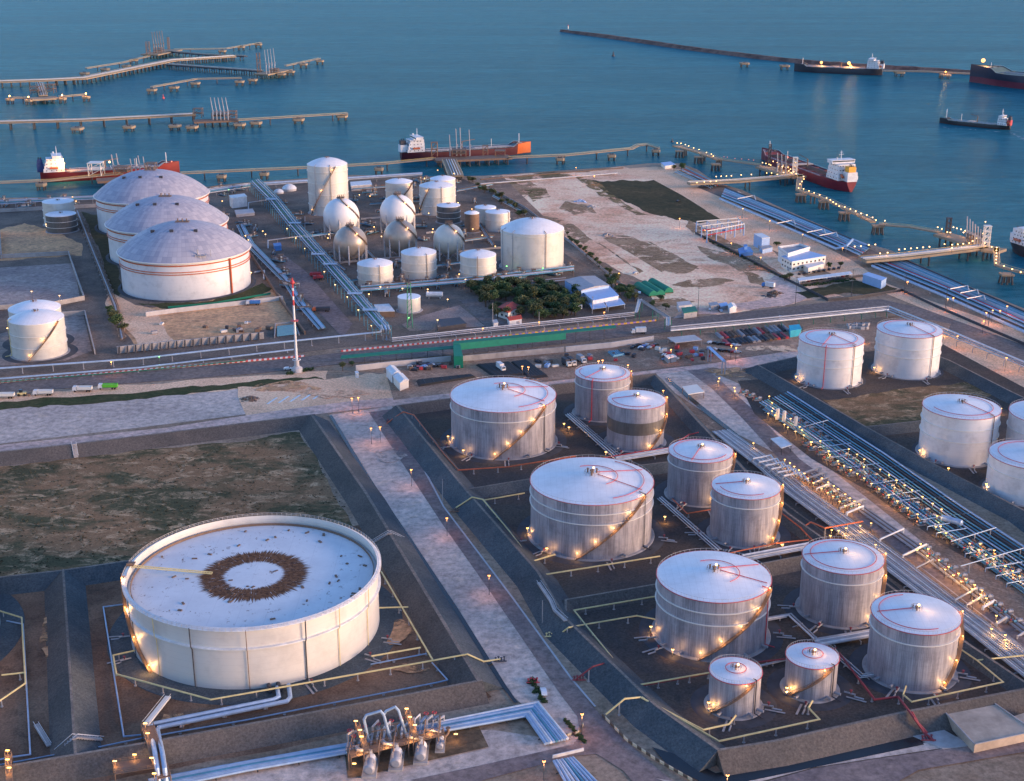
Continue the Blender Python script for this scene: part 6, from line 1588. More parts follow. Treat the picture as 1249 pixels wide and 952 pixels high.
zl(YL, [(797, 490), (873, 492), (862, 535), (915, 572), (968, 600), (975, 540), (1055, 655), (1108, 690), (1160, 728)], 1049, 580, 5.95, 'low warm lamp in the pump row past the pale drum')
zl(YL, [(440, 493), (495, 530), (415, 537), (490, 580), (573, 610), (643, 658), (618, 678), (678, 720), (715, 708), (770, 745), (735, 765), (832, 790), (812, 820), (885, 830), (877, 860), (918, 888), (822, 905)], 1049, 580, 5.95, 'low warm lamp in the double file beside the lower alley road')
zl(YL, [(715, 725), (767, 728), (825, 710), (818, 765), (705, 767), (932, 690), (1015, 672), (1050, 835)], 900, 530, 6.245, 'low warm lamp where the orange line crosses the white rack')
zl(YL, [(222, 362), (215, 385), (332, 430), (335, 455), (585, 493), (605, 540), (578, 618), (605, 600), (628, 630), (740, 655), (695, 698), (720, 718), (775, 748), (805, 715), (823, 738), (835, 775), (888, 825), (955, 818), (1015, 890), (1022, 915), (470, 833)], 840, 400, 5.95, 'low warm lamp near the head of the alley')
zl(YL, [(805, 300), (770, 395), (870, 440), (870, 475)], 1080, 700, 5.95, 'low warm lamp at the bottom end of the white rack')
TKL = Placer(lamp_proto('tank_foot_lamp', 'warm flood lamp at the foot of a tank', 'flood lamp', 'flood lamps at the tank feet', 3.0, 'bulb', .5, 110, (1, .5, .16)), 3.0)
for x, y, lb in ((546.5, 532, 'warm flood lamp left of the broad tank by the embankment corner, outer one'), (565, 549, 'warm flood lamp left of the broad tank by the embankment corner, inner one'), (643.5, 644, 'warm flood lamp left of the broadest tank, outer one'), (667, 668.5, 'warm flood lamp left of the broadest tank, inner one'),
                 (794, 764, 'warm flood lamp at the left foot of the tank behind the two smallest'), (820.5, 792, 'warm flood lamp before the left foot of the tank behind the two smallest'), (864.5, 856.5, 'warm flood lamp left of the smallest tank'), (960, 838.5, 'warm flood lamp left of the second smallest tank'),
                 (971, 459, 'warm flood lamp left of the tank with the red riser'), (1066.5, 448, 'warm flood lamp left of the tank at the road bend'), (1122, 549, 'warm flood lamp left of the tank by the brown grass'), (1203, 590, 'warm flood lamp left of the low cut off tank'), (1228, 533, 'warm flood lamp between the two cut off white tanks'),
                 (1143, 571, 'warm flood lamp on the walkway over the slate embankment'), (1157, 571, 'warm flood lamp just past the walkway over the embankment'), (1053, 413, 'warm flood lamp at the right shoulder of the red riser tank'), (1150, 404, 'warm flood lamp at the right shoulder of the road bend tank'), (1221, 498, 'warm flood lamp between the grass side tank and the cut off one'),
                 (688, 516.5, 'twin warm lamp between the broad and the farthest tank, left'), (694, 521, 'twin warm lamp between the broad and the farthest tank, right'), (739, 551, 'warm lamp on the four slanting pipes'), (811, 630, 'warm lamp between the broadest tank and the pipe tray'), (954, 664, 'warm lamp behind the tank where orange pipes leave')):
    TKL.at(x, y, lb)
PL = Placer(lamp_proto('plant_lamp', 'small pale lamp on a pole among the plant pipes', 'lamp post', 'pale lamps of the middle plant', 6, 'bulbfar', .45, 40, (1, .7, .4)), 6.1)
zl(PL, [(540, 262), (590, 268), (640, 352), (870, 350), (610, 415), (395, 450), (390, 468), (195, 423), (80, 435), (93, 450), (237, 468), (280, 518), (373, 628), (425, 690), (483, 748), (535, 810), (598, 885), (745, 708), (865, 712), (1015, 640), (1045, 665), (960, 760), (912, 858), (585, 735),
        (645, 460), (890, 425), (887, 440), (1125, 455), (1080, 425), (1187, 507), (520, 325), (530, 358), (850, 183), (913, 145), (990, 160), (640, 700), (1010, 300), (1075, 330)], 300, 170, 3.903)
zl(PL, [(345, 155), (362, 175), (320, 208), (218, 285), (150, 605), (283, 625), (35, 780), (1058, 175), (1168, 340), (1182, 360), (1195, 515)], 0, 200, 3.903, 'small pale lamp in the plant of the domed tanks')
GL = Placer(lamp_proto('green_lamp', 'small green lamp on a pole in the plant', 'lamp post', 'green lamps of the plant', 6, 'bulbg', .5, 40, (.4, 1, .4)), 6.1)
for x, y, lb in ((618, 324, 'green lamp at the left foot of the widest cream tank'), (662, 326.5, 'green lamp at the right foot of the widest cream tank'), (498.5, 387, 'green lamp on the lattice mast'), (279, 231, 'green lamp behind the shore shed'), (194, 434.5, 'green lamp on the retaining wall near the road')): GL.at(x, y, lb)
SL = Placer(lamp_proto('street_lamp', 'tall street lamp with orange light', 'street lamp', 'orange street lamps', 8, 'bulbo', .5, 200, (1, .42, .14)), 8.1)
for x, y, lb in ((135.5, 441, 'orange street lamp on the kerb at the left plant'), (589, 400, 'orange street lamp by the road trestle, near the grove road'), (657.5, 392.5, 'orange street lamp by the road trestle, next to the red house'), (429, 485.5, 'orange lamp left of the lane junction'), (437, 484.5, 'orange lamp right beside another at the lane junction'),
                 (452.5, 522, 'orange lamp standing alone on the lane, left of a pair'), (463.5, 520.5, 'orange lamp of the lane pair, right one'), (501.5, 572.5, 'orange lamp along the lane below the pair'), (545, 631.5, 'orange lamp on the lane near the brown manifold'), (596.5, 701.5, 'orange lamp on the lane facing the broadest tank'),
                 (663.5, 928, 'orange lamp at the rail of the lower road'), (710, 870.5, 'orange lamp in the shrub bed of the road fork'), (887.5, 945, 'orange lamp on the drain beside the embankment corner'), (829, 266, 'orange lamp at the edge of the dull grass lot'), (860, 280, 'yellow lamp under the open steel frame'), (892, 296, 'orange lamp before the blue pond shed'),
                 (928, 313.5, 'orange lamp on the apron of the white office'), (906, 254, 'orange lamp on the coast track above the frame'), (939, 268.7, 'orange lamp on the coast track near the white shed'), (979, 285.5, 'orange lamp on the coast track behind the office'), (1027.7, 302, 'orange lamp on the coast track before the second pier'), (1107, 343, 'orange lamp on the coast track past the container'),
                 (1156, 364, 'orange lamp on a tall pole by the coastal rack'), (1163, 363, 'faint orange lamp right beside the tall pole'), (1203, 381, 'left lamp of the bright coast cluster'), (1211, 378, 'second lamp of the bright coast cluster'), (1220, 378.5, 'third lamp of the bright coast cluster'), (1228.5, 373, 'farthest lamp of the bright coast cluster'),
                 (1200, 391, 'lowest lamp of the bright coast cluster'), (1227.6, 436, 'orange lamp beside the road trestle behind the white tanks'), (1168, 409.5, 'orange lamp between road and trestle after the bend'), (755, 333, 'orange lamp in the hedge of the sand lot'), (702.5, 204, 'red lamp on the sea edge of the empty lot'), (725, 214, 'orange lamp at the corner of the dull grass lot'),
                 (818.5, 426, 'orange lamp by the tan hut in the yard'), (892, 421, 'left lamp of a pair in the yard of cars'), (898, 423.5, 'right lamp of a pair in the yard of cars'), (637, 446.5, 'left lamp of a pair over the dark netting'), (644.5, 447.5, 'right lamp of a pair over the dark netting'), (730, 440, 'lamp behind the farthest silver tank, left'), (735, 439, 'lamp behind the farthest silver tank, right'),
                 (766, 445, 'lamp at the right shoulder of the farthest silver tank'), (809, 476, 'lamp behind the banded silver tank'), (813, 484, 'lamp at the right shoulder of the banded silver tank'), (737, 380.5, 'pale lamp before the blue roofed building')): SL.at(x, y, lb)

# ------------------------------------------------------------------ buildings
def quadpoly(c, z): return [P(x, y, z) for x, y in c]
def build_box(label, roofpx, h, wallm, roofm, name='building', cat='building', over=.4, doors=0, wins=0, thick=.35, pitch=0.0, open_=False, group=None, parapet=0, z0=0.0):
    q = quadpoly(roofpx, h); c = sum(q, Vector()) / len(q)
    root = thing(name, label, cat, (c.x, c.y, z0), group)
    inn = [c + (p - c) * (1 - over / max(2, (p - c).length)) for p in q]
    area = sum(q[i].x * q[(i + 1) % 4].y - q[(i + 1) % 4].x * q[i].y for i in range(len(q)) if len(q) == 4)
    if not open_:
        g = MB(); g.prism([(p.x, p.y) for p in inn], z0, h - thick); g.build('wall', M[wallm], root, smooth=False)
    else:
        for i, p in enumerate(inn):
            g = MB(); g.bar((p.x, p.y, z0), (p.x, p.y, h - thick), .16, 5); g.build('post', M[wallm], root)
    g = MB()
    if pitch:
        a, b, c_, d = q; r1 = (a + b) / 2 + Vector((0, 0, pitch)); r2 = (c_ + d) / 2 + Vector((0, 0, pitch))
        if (a - b).length > (b - c_).length: a, b, c_, d = b, c_, d, a; r1 = (a + b) / 2 + Vector((0, 0, pitch)); r2 = (c_ + d) / 2 + Vector((0, 0, pitch))
        dn = Vector((0, 0, -thick))
        g.add([a, b, c_, d, r1, r2, a + dn, b + dn, c_ + dn, d + dn], [(0, 4, 5, 3), (4, 1, 2, 5), (0, 1, 4), (2, 3, 5), (6, 0, 3, 9), (1, 7, 8, 2), (6, 7, 1, 0), (8, 9, 3, 2)])
    else:
        g.prism([(p.x, p.y) for p in q], h - thick, h)
    g.build('roof', M[roofm], root, smooth=False)
    if parapet:
        for i in range(len(q)):
            a, b = q[i], q[(i + 1) % len(q)]; L = (b - a).length
            g = MB(); m_ = (a + b) / 2; g.box((m_.x, m_.y, h + parapet / 2), (L - .1, .3, parapet), math.atan2((b - a).y, (b - a).x)); g.build('parapet', M[wallm], root, smooth=False)
    if not open_ and (doors or wins):
        # the sides that face the camera
        for i in range(len(inn)):
            a, b = inn[i], inn[(i + 1) % len(inn)]; m_ = (a + b) / 2; nn = Vector((-(b - a).y, (b - a).x, 0)).normalized()
            if nn.dot(m_ - Vector((c.x, c.y, m_.z))) < 0: nn = -nn
            if nn.y > -.2: continue
            L = (b - a).length; ang = math.atan2((b - a).y, (b - a).x)
            if doors:
                p = a + (b - a) * .3 + nn * .05; g = MB(); g.box((p.x, p.y, z0 + 1.4), (min(3, L * .25), .12, 2.8), ang); g.build('door', M['grey'], root, smooth=False)
            nwin = max(1, int(L / 4)) if wins else 0
            for k in range(nwin):
                p = a + (b - a) * ((k + .5) / nwin) + nn * .05
                for fl in range(max(1, int((h - z0) // 3.4))):
                    g = MB(); g.box((p.x, p.y, z0 + 2.2 + fl * 3.3), (1.6, .12, 1.2), ang); g.build('window', M['glass'], root, smooth=False)
    return root
build_box('big shed with a dull grey roof and pale blue walls beside the grove', [(688.4, 341), (725.5, 335.8), (743.5, 347.3), (709, 353.7)], 8, 'bluesteel', 'grey', doors=1, pitch=1.0)
build_box('pale blue annex in front of the dull grey roofed shed', [(709.3, 354.6), (743.3, 348.2), (755, 360), (723, 366)], 6, 'white', 'bluesteel', doors=1, wins=1)
build_box('left lean-to roof before the pale blue annex', [(718, 369), (735.8, 366.8), (740, 374), (722, 376.5)], 3.2, 'white', 'bluesteel', open_=True, name='canopy', cat='canopy')
build_box('right lean-to roof before the pale blue annex', [(737, 367), (756, 363), (762.7, 370.4), (741.5, 374)], 3.3, 'white', 'bluesteel', open_=True, name='canopy', cat='canopy')
build_box('tiny pale roofed hut against the grove trees', [(689.7, 366), (703, 364), (711, 371), (698, 374)], 3, 'white', 'bluesteel', doors=1)
for k, (a, b) in enumerate([((778, 350), (797, 361.5)), ((786, 348.5), (806, 360.5)), ((795, 345.5), (816, 357.5))]):
    p, q_ = P(*a), P(*b); d = (q_ - p); L = d.length; m_ = (p + q_) / 2; rz = math.atan2(d.y, d.x)
    root = thing('green_tent', ['long green tent nearest the grove trees', 'long green tent, middle of three', 'long green tent nearest the sand lot'][k], 'tent', (m_.x, m_.y, 0), 'three green tents', rz)
    g = MB(); n = 10; vs = []
    for x in (-L / 2, L / 2):
        for i in range(n + 1): a_ = PI * i / n; vs.append((x, -3.2 * math.cos(a_), 3.4 * math.sin(a_) + .6))
    g.add(vs, [(i, i + 1, n + 2 + i, n + 1 + i) for i in range(n)] + [tuple(range(n, -1, -1)), tuple(range(n + 1, 2 * n + 2))]); g.build('cover', M['green'], root, local=True)
    for s in (-1, 1):
        g = MB(); g.box((0, s * 3.1, .35), (L, .2, .7)); g.build('side_board', M['dark'], root, local=True, smooth=False)
build_box('shed with a green roof at the yard by the road', [(831, 375), (848, 373), (851, 379), (834, 381.5)], 4, 'grey', 'greenpaint', doors=1)
build_box('shed with a pale grey roof behind the green roofed one', [(825, 368), (841, 366.5), (845, 371), (828, 373)], 4, 'white', 'concpale', doors=1)
build_box('low grey shed on the sand by the road', [(864, 369), (874, 367.5), (877, 371), (867, 373)], 3.5, 'conc', 'grey')
build_box('bright white tent on the sand by the road', [(887, 371), (896, 369.5), (899, 374), (890, 376)], 3.5, 'white', 'white', pitch=1)
build_box('blue roofed lean-to between the grey shed and the white tent', [(876, 370), (886, 368), (889, 371.5), (879, 373.5)], 3, 'grey', 'bluesteel')
build_box('white office block with a roof yard and parapets', [(949, 302.5), (976, 299.5), (988, 303), (961, 311)], 9.5, 'white', 'grey', wins=1, parapet=1.6)
build_box('office wing with a broad pale blue flat roof', [(953, 312), (984, 305), (1008, 311.5), (966, 318.5)], 8, 'cream', 'bluesteel', wins=1, doors=1)
build_box('low white porch block before the blue roofed office wing', [(977, 320.5), (1000, 316), (1006, 321), (986, 326.5)], 4.5, 'cream', 'white', doors=1)
build_box('long white roofed car shelter beside the office', [(972, 339), (1037, 330.5), (1040, 333.5), (975, 342.5)], 3.8, 'white', 'white', open_=True, name='car_shelter', cat='car shelter')
build_box('tall white box shed between the frame and the office', [(919.3, 284.5), (929.5, 283.8), (939.6, 289), (929.5, 290)], 9.5, 'bluesteel', 'white', doors=1)
build_box('low grey lean-to at the foot of the tall white box shed', [(926, 300), (938, 298), (943, 301), (930, 304)], 3.5, 'bluesteel', 'grey')
build_box('dark blue covered pond shed at the lot fence', [(900, 303), (915, 301), (919, 307), (902, 309)], 2.6, 'blue', 'blue', pitch=.8)
build_box('small dark blue pump house on the pond shed', [(907, 298), (911, 297.5), (912, 300), (908, 301)], 6, 'blue', 'blue')
build_box('small red and white hut on the shore by the harbour mouth', [(806, 198), (818, 196.5), (824, 200), (811, 202)], 3.5, 'cream', 'bluesteel', doors=1)
build_box('pale blue trailer block with a white end at the coast track', [(1052, 334), (1059, 331.5), (1082, 338.5), (1075.5, 342)], 6, 'bluesteel', 'bluesteel')
build_box('pale flat canopy among parked trucks below the entrance arch', [(814, 411.3), (847, 408), (856.5, 414), (824, 417.6)], 4, 'conc', 'concpale', open_=True, name='canopy', cat='canopy')
build_box('small tan roofed hut in the yard', [(810, 433), (821, 431.2), (826, 434.5), (815, 437)], 3.2, 'conc', 'cream')
build_box('gatehouse with a cream flat roof at the head of the alley', [(832, 471), (850, 468.4), (859.3, 477.4), (839.6, 480.5)], 4, 'brownsteel', 'cream', open_=True, name='gatehouse', cat='shelter')
build_box('small white roofed shelter in the middle of the alley', [(940, 534.5), (951.8, 532), (966, 542), (953.4, 546)], 4, 'dark', 'white', open_=True, name='shelter', cat='shelter')
build_box('white gabled tent by the road screen, farther one', [(470.5, 448.5), (481, 445.5), (489, 453.5), (478, 457)], 5, 'white', 'white', pitch=1.2)
build_box('white gabled tent by the road screen, nearer one', [(479, 458), (491, 454.5), (499, 463), (487.5, 467)], 4.6, 'cream', 'white', pitch=1.2)
build_box('tiny white guard box at the yard gate', [(432.5, 452.5), (436.5, 452), (438, 454.5), (434, 455)], 3, 'white', 'white')
build_box('white roofed hut under the end of the pipe bridge', [(456, 371), (474.5, 370), (481.7, 379), (460, 379.5)], 4, 'brownsteel', 'white')
build_box('long low shed with a black roof on the pale yard', [(534, 389), (561, 386.5), (569, 394), (534, 399)], 3, 'dark', 'dark')
build_box('red tiled house deep in the grove', [(604, 376), (618, 368), (633, 373), (620, 381)], 5, 'cream', 'redroof', pitch=1.6, wins=1)
build_box('white cottage with a small red roof at the grove edge', [(618, 386), (634, 384), (637, 388), (621, 390.5)], 4, 'white', 'redroof', pitch=1.2, doors=1)
build_box('small white kiosk at the grove edge by the road', [(600, 390), (606, 389), (608, 393), (602, 394)], 3, 'white', 'concpale')
build_box('pale block house on the shore side of the domed tanks', [(279, 238), (298, 235.5), (301.5, 239), (282, 241.5)], 9, 'white', 'white')
build_box('long white roofed store behind the tallest tank', [(427, 221.5), (452, 219.5), (454, 224.5), (428, 226.5)], 5, 'grey', 'white')
build_box('blue skid box under the bent pale pipe', [(333, 296.5), (342, 295.5), (343.5, 299), (334.5, 300)], 4, 'blue', 'blue', name='skid', cat='equipment skid')
build_box('grey and green skid row before the shore block house', [(286, 256), (308, 254), (311, 259), (288, 261.5)], 2.5, 'grey', 'concpale', name='skid', cat='equipment skid')
for k, (x, y) in enumerate([(353, 232), (340, 235.5)]):
    c = P(x, y); s = 1 if k == 0 else .7
    root = thing('round_tent', ['rounded white tent near the tallest tank', 'smaller rounded white tent near the pipe bridge'][k], 'tent', (c.x, c.y, 0))
    g = MB(); g.cyl(0, 0, 0, 2 * s, 6.5 * s, 16); g.build('wall', M['concpale'], root, local=True); g = MB(); g.lathe([(6.8 * s, 2 * s), (5.5 * s, 4 * s), (3 * s, 5.4 * s), (.01, 6 * s)], 16); g.build('roof', M['white'], root, local=True)
# open steel frame
fr = [(849, 284), (900, 280), (907, 287), (862, 296)]
q = quadpoly(fr, 0); root = thing('frame_shed', 'open steel frame shed with red and white beams at the grass lot', 'steel frame', (q[0].x, q[0].y, 0))
for i in range(5):
    for j in range(3):
        a = q[0] + (q[1] - q[0]) * (i / 4); b = q[3] + (q[2] - q[3]) * (i / 4); p = a + (b - a) * (j / 2)
        g = MB(); g.bar((p.x, p.y, 0), (p.x, p.y, 9), .45, 4); g.build('column', M['bluesteel'], root)
for i in range(5):
    a = q[0] + (q[1] - q[0]) * (i / 4); b = q[3] + (q[2] - q[3]) * (i / 4); g = MB(); g.bar((a.x, a.y, 9), (b.x, b.y, 9), .4, 4); g.build('beam', M['concpale'], root)
for j in range(3):
    a = q[0] + (q[3] - q[0]) * (j / 2); b = q[1] + (q[2] - q[1]) * (j / 2)
    for zz, mt in ((9.3, 'cream'), (6, 'red' if j else 'grey')): g = MB(); g.bar((a.x, a.y, zz), (b.x, b.y, zz), .45, 4); g.build('beam', M[mt], root)
# green road screen
def screen():
    pts = [(416, 446), (480, 440), (553, 433.5), (620, 426.5), (690, 419.5), (751, 413)]
    q = PP(pts); root = thing('green_screen', 'long green mesh screen with a sloping top beside the main road', 'screen fence', (q[0].x, q[0].y, 0))
    g = MB()
    for i in range(2, 4): a, b = q[i], q[i + 1]; g.quad((a.x, a.y - 2, 3.6), (b.x, b.y - 2, 3.6), (b.x, b.y - .6, 7.2), (a.x, a.y - .6, 7.2))
    g.build('mesh_panel', M['green'], root, smooth=False)
    g = MB()
    for i in range(5): a, b = q[i], q[i + 1]; z = 4.6 if i < 2 else 7.2; g.add([(a.x, a.y - .7, z), (b.x, b.y - .7, z), (b.x, b.y + 3.2, z + .5), (a.x, a.y + 3.2, z + .5), (a.x, a.y - .7, z - .3), (b.x, b.y - .7, z - .3), (b.x, b.y + 3.2, z + .2), (a.x, a.y + 3.2, z + .2)], [(0, 1, 2, 3), (7, 6, 5, 4), (0, 4, 5, 1), (2, 6, 7, 3), (0, 3, 7, 4), (1, 5, 6, 2)])
    g.build('top_strip', M['greenpaint'], root, smooth=False)
    for c, d in resample(q, 9)[:70]:
        g = MB(); z = 4.4 if proj(c)[0] < 553 else 7.0; g.bar((c.x, c.y, 0), (c.x, c.y, z), .16, 4); g.build('post', M['dark'], root)
    a = P(554, 449); g = MB(); g.prism([(q[2].x, q[2].y), (q[2].x + 4, q[2].y), (a.x + 5, a.y), (a.x, a.y)], .1, 7.0); g.build('side_drape', M['green'], root, smooth=False)
screen()
wall('yard_wall', [(434, 452), (470, 448), (550, 440.5)], 3.2, .5, M['concpale'], kind='thing', label='pale concrete wall below the low half of the green screen', cat='wall')
wall('yard_wall', [(560, 441), (688, 429.5)], 3.4, .5, M['conc'], kind='thing', label='stained grey wall under the tall green mesh', cat='wall')
wall('yard_wall', [(690, 429.3), (745, 424), (797, 416)], 3.4, .5, M['concpale'], kind='thing', label='bright pale wall running on from the green screen to the trucks', cat='wall')
wall('lot_fence', [(600, 232), (640, 254), (700, 300), (766, 355), (780, 368)], 2.0, .3, M['conc'], kind='thing', label='low wall between the middle plant and the sand lot', cat='wall')
wall('lot_fence', [(848, 285), (880, 300), (905, 313), (960, 342), (1010, 367), (1035, 365), (1100, 355), (1140, 374), (1249, 421), (1330, 455)], 1.8, .35, M['dark'], kind='thing', label='dark fence along the sand lot, the office and the coast track', cat='fence')
wall('lot_fence', [(975, 348), (1055, 337)], 1.8, .35, M['dark'], kind='thing', label='short dark fence behind the brown lawn of the office', cat='fence')
wall('retaining_wall', [(143, 431), (200, 425), (322, 413)], 4.2, .8, M['conc'], kind='thing', label='ribbed retaining wall of the dirt yard above the road', cat='retaining wall')
for k in range(18):
    a = P(146 + k * 10, 431.5 - k * 1.02); root = thing('buttress', 'short concrete buttress on the ribbed retaining wall', 'buttress', (a.x, a.y, 0), 'buttresses of the ribbed wall')
    g = MB(); g.add([(a.x - .4, a.y, 0), (a.x + .4, a.y, 0), (a.x + .4, a.y + .4, 4.4), (a.x - .4, a.y + .4, 4.4), (a.x - .4, a.y - 2, 0), (a.x + .4, a.y - 2, 0)], [(0, 3, 2, 1), (4, 5, 2, 3), (0, 4, 3), (1, 2, 5)]); g.build('rib', M['concdark'], root, smooth=False)
wall('retaining_wall', [(178, 386), (215, 381), (345, 366)], 3.0, .6, M['concpale'], kind='thing', label='pale wall between the dirt yard and the front domed tank', cat='retaining wall')
wall('green_barrier', [(205, 376), (260, 371), (330, 359)], 1.4, .4, M['green'], kind='thing', label='low green mesh barrier on the grass before the domed tanks', cat='barrier')
for nm, pts, lb in (('basin_wall', [(-60, 318), (84, 311), (103, 366), (62, 374), (-60, 381)], 'grey wall round the upper walled basin'), ('basin_wall', [(76, 386), (104, 384), (116, 432)], 'grey wall on the pipe track side of the lower basin'), ('basin_wall', [(-60, 290), (0, 284), (2, 316)], 'short wall stub of the dirt basin at the picture edge'), ('basin_wall', [(-60, 262), (130, 252)], 'long grey wall along the shore pipes at the left')):
    wall(nm, pts, 3.2, .6, M['conc'], kind='thing', label=lb, cat='basin wall')
wall('harbour_kerb', [(586, 219), (680, 211.5), (760, 205)], 1.0, 1.5, M['brownsteel'], kind='thing', label='brown kerb wall along the sea edge of the empty lot', cat='kerb wall')
wall('dome_yard_wall', [(250, 262), (262, 262), (300, 302), (345, 372), (372, 408)], 2.5, .7, M['brownsteel'], kind='thing', label='rust brown wall right of the three domed tanks', cat='wall')
# pool with green water
sheet('pool_water', [(338, 398), (358, 396), (363, 408), (338, 411)], plain('green_pool_water', (.04, .16, .13), .2), Z * 6)
wall('pool_wall', [(335, 412), (336, 396), (359, 394), (365, 409)], 1.2, .5, M['conc'], kind='thing', label='low wall round the small green pool', cat='low wall')
# dark netting / stock pads
for k, pts in enumerate([[(507, 463), (577, 455.5), (582, 458.5), (510.5, 470)], [(580, 443.5), (621, 440), (643, 455.5), (604, 460)], [(623, 440), (641, 437.5), (669, 458), (646, 461)], [(741, 428), (758, 426), (764, 431), (748, 434)]]):
    q = quadpoly(pts, .9); root = thing('covered_stockpile', ['black netted stockpile behind the white gabled tents', 'broad black netted stockpile holding a white box truck', 'black netted stockpile next to the pair of lamps', 'small teal tarpaulin pile behind the farthest silver tank'][k], 'stockpile', (q[0].x, q[0].y, 0))
    c = sum(q, Vector()) / 4
    g = MB(); top = [c + (p - c) * .9 for p in q]
    g.add([(p.x, p.y, .05) for p in q] + [(p.x, p.y, 1.2) for p in top], [(4, 5, 6, 7), (0, 1, 5, 4), (1, 2, 6, 5), (2, 3, 7, 6), (3, 0, 4, 7)]); g.build('netting', M['rubber'] if k < 3 else M['tealpipe'], root, smooth=False)
    for j in range(6):
        a = top[0] + (top[1] - top[0]) * ((j + .5) / 6); b = top[3] + (top[2] - top[3]) * ((j + .5) / 6)
        g = MB(); g.bar((a.x, a.y, 1.22), (b.x, b.y, 1.22), .12, 4); g.build('batten', M['dark'], root)
# stacks of pipe in the yard
cols = ['dark', 'grey', 'dark', 'brownsteel', 'red', 'dark', 'grey', 'red', 'dark', 'brownsteel']
rnd = random.Random(21)
for k in range(17):
    x0 = 873 + k * 5.0 + (k % 2); y0 = 415 - k * .62
    for rrow in range(2):
        if rrow == 1 and k > 14: continue
        a, b = P(x0 - rrow * -9 , y0 - 8 + rrow * 8.5), P(x0 + 9 + rrow * 9, y0 - .5 + rrow * 8.0)
        m_ = (a + b) / 2; d = b - a; L = d.length * rnd.uniform(.8, .95); rz = math.atan2(d.y, d.x)
        mt = rnd.choice(cols)
        root = thing('pipe_stack', {'dark': 'stack of black pipes in the stock rows below the road', 'grey': 'stack of grey pipes in the stock rows below the road', 'brownsteel': 'stack of rust brown pipes in the stock rows below the road', 'red': 'stack of red pipes in the stock rows below the road'}[mt], 'pipe stack', (m_.x, m_.y, 0), 'pipe stacks in the stock yard', rz)
        for y_, z_ in ((-.8, .5), (0, .5), (.8, .5), (-.4, 1.2), (.4, 1.2)):
            g = MB(); g.tube([(-L / 2, y_, z_), (L / 2, y_, z_)], .38, 6); g.build('pipe', M[mt], root, local=True)
M['cyan'] = plain('cyan_tarpaulin', (.0, .36, .5), .6)
build_box('bright cyan tarpaulin stack behind the red riser tank', [(962, 396.5), (975, 395), (978, 401), (964, 403)], 4.5, 'cyan', 'cyan', name='tarpaulin_stack', cat='tarpaulin stack')
for k in range(12):
    c = P(1036 + (k % 6) * 4.2 + rnd.uniform(-1, 1), 397 + (k // 6) * 4 + rnd.uniform(-1, 1))
    root = thing('scrap_bale', 'pale bale of scrap lying behind the road bend tank', 'scrap bale', (c.x, c.y, 0), 'pale scrap bales', rnd.uniform(0, 3))
    g = MB(); g.box((0, 0, .9), (2.6, 1.8, 1.8)); g.build('bale', M['concpale'], root, local=True, smooth=False)
    g = MB(); g.box((.3, .2, 1.95), (2.7, .25, .2)); g.build('strap', M['dark'], root, local=True, smooth=False)
# portal gantry
q = [P(865, 441), P(882, 457)]; root = thing('pipe_gantry', 'grey portal gantry at the head of the alley', 'gantry', (q[0].x, q[0].y, 0))
for p in q:
    g = MB(); g.bar((p.x - .8, p.y, 0), (p.x - .8, p.y, 8), .4, 5); g.bar((p.x + .8, p.y, 0), (p.x + .8, p.y, 8), .4, 5); g.build('leg', M['grey'], root)
g = MB(); g.tube([(q[0].x, q[0].y, 8.2), (q[1].x, q[1].y, 8.2)], 1.0, 4); g.build('beam', M['bluesteel'], root)
# flare mast
c = P(362.5, 453); Hm = HY(358.5, 343, c.y)
root = thing('striped_mast', 'tall white mast with red bands at its top by the road', 'mast', (c.x, c.y, 0))
g = MB(); zz = 0
segs = [(0, .56, 'white'), (.56, .58, 'red'), (.58, .74, 'white'), (.74, .80, 'red'), (.80, .84, 'white'), (.84, .90, 'red'), (.90, .93, 'white'), (.93, 1.0, 'red')]
for a, b, mt in segs:
    g = MB(); g.cyl(c.x, c.y, Hm * a, Hm * b, .8 - .35 * a, 12, .8 - .35 * b); g.build('shaft', M[mt], root)
g = MB(); g.cyl(c.x, c.y, Hm * .57, Hm * .575, 2.2, 12); g.build('ring_platform', M['red'], root); g = MB(); g.cyl(c.x, c.y, Hm, Hm + 2, .35, 8); g.sphere((c.x, c.y, Hm * .99), 1.25, 10, 6); g.build('tip', M['red'], root)
g = MB(); g.lathe([(3.2, 0), (3.0, 2.2), (1.4, 3.4), (1.2, 7)], 12, c.x, c.y); g.build('base', M['concpale'], root)
g = MB(); g.tube([(c.x + 2.2 * math.cos(i * PI / 6), c.y + 2.2 * math.sin(i * PI / 6), 7) for i in range(12)], .2, 4, closed=True); g.build('collar', M['white'], root)
# lattice mast
c = P(500, 399); root = thing('lattice_mast', 'green lattice mast in front of the plain cream tank', 'lattice mast', (c.x, c.y, 0)); hm_ = HY(500, 345, c.y)
g = MB()
for a in (-1, 1):
    for b in (-1, 1): g.bar((c.x + a * 1.6, c.y + b * 1.6, 0), (c.x + a * .9, c.y + b * .9, hm_), .2, 4)
for i in range(9):
    z0_, z1_ = hm_ * i / 9, hm_ * (i + 1) / 9; s = 1.6 - .7 * i / 9; s2 = 1.6 - .7 * (i + 1) / 9
    g.bar((c.x - s, c.y - s, z0_), (c.x + s2, c.y - s2, z1_), .12, 4); g.bar((c.x + s, c.y - s, z0_), (c.x + s2, c.y + s2, z1_), .12, 4); g.bar((c.x - s, c.y + s, z0_), (c.x - s2, c.y - s2, z1_), .12, 4)
g.build('lattice', M['greenpaint'], root)
g = MB(); g.bar((c.x, c.y, hm_), (c.x, c.y, hm_ + 5), .15, 4); g.build('antenna', M['dark'], root)
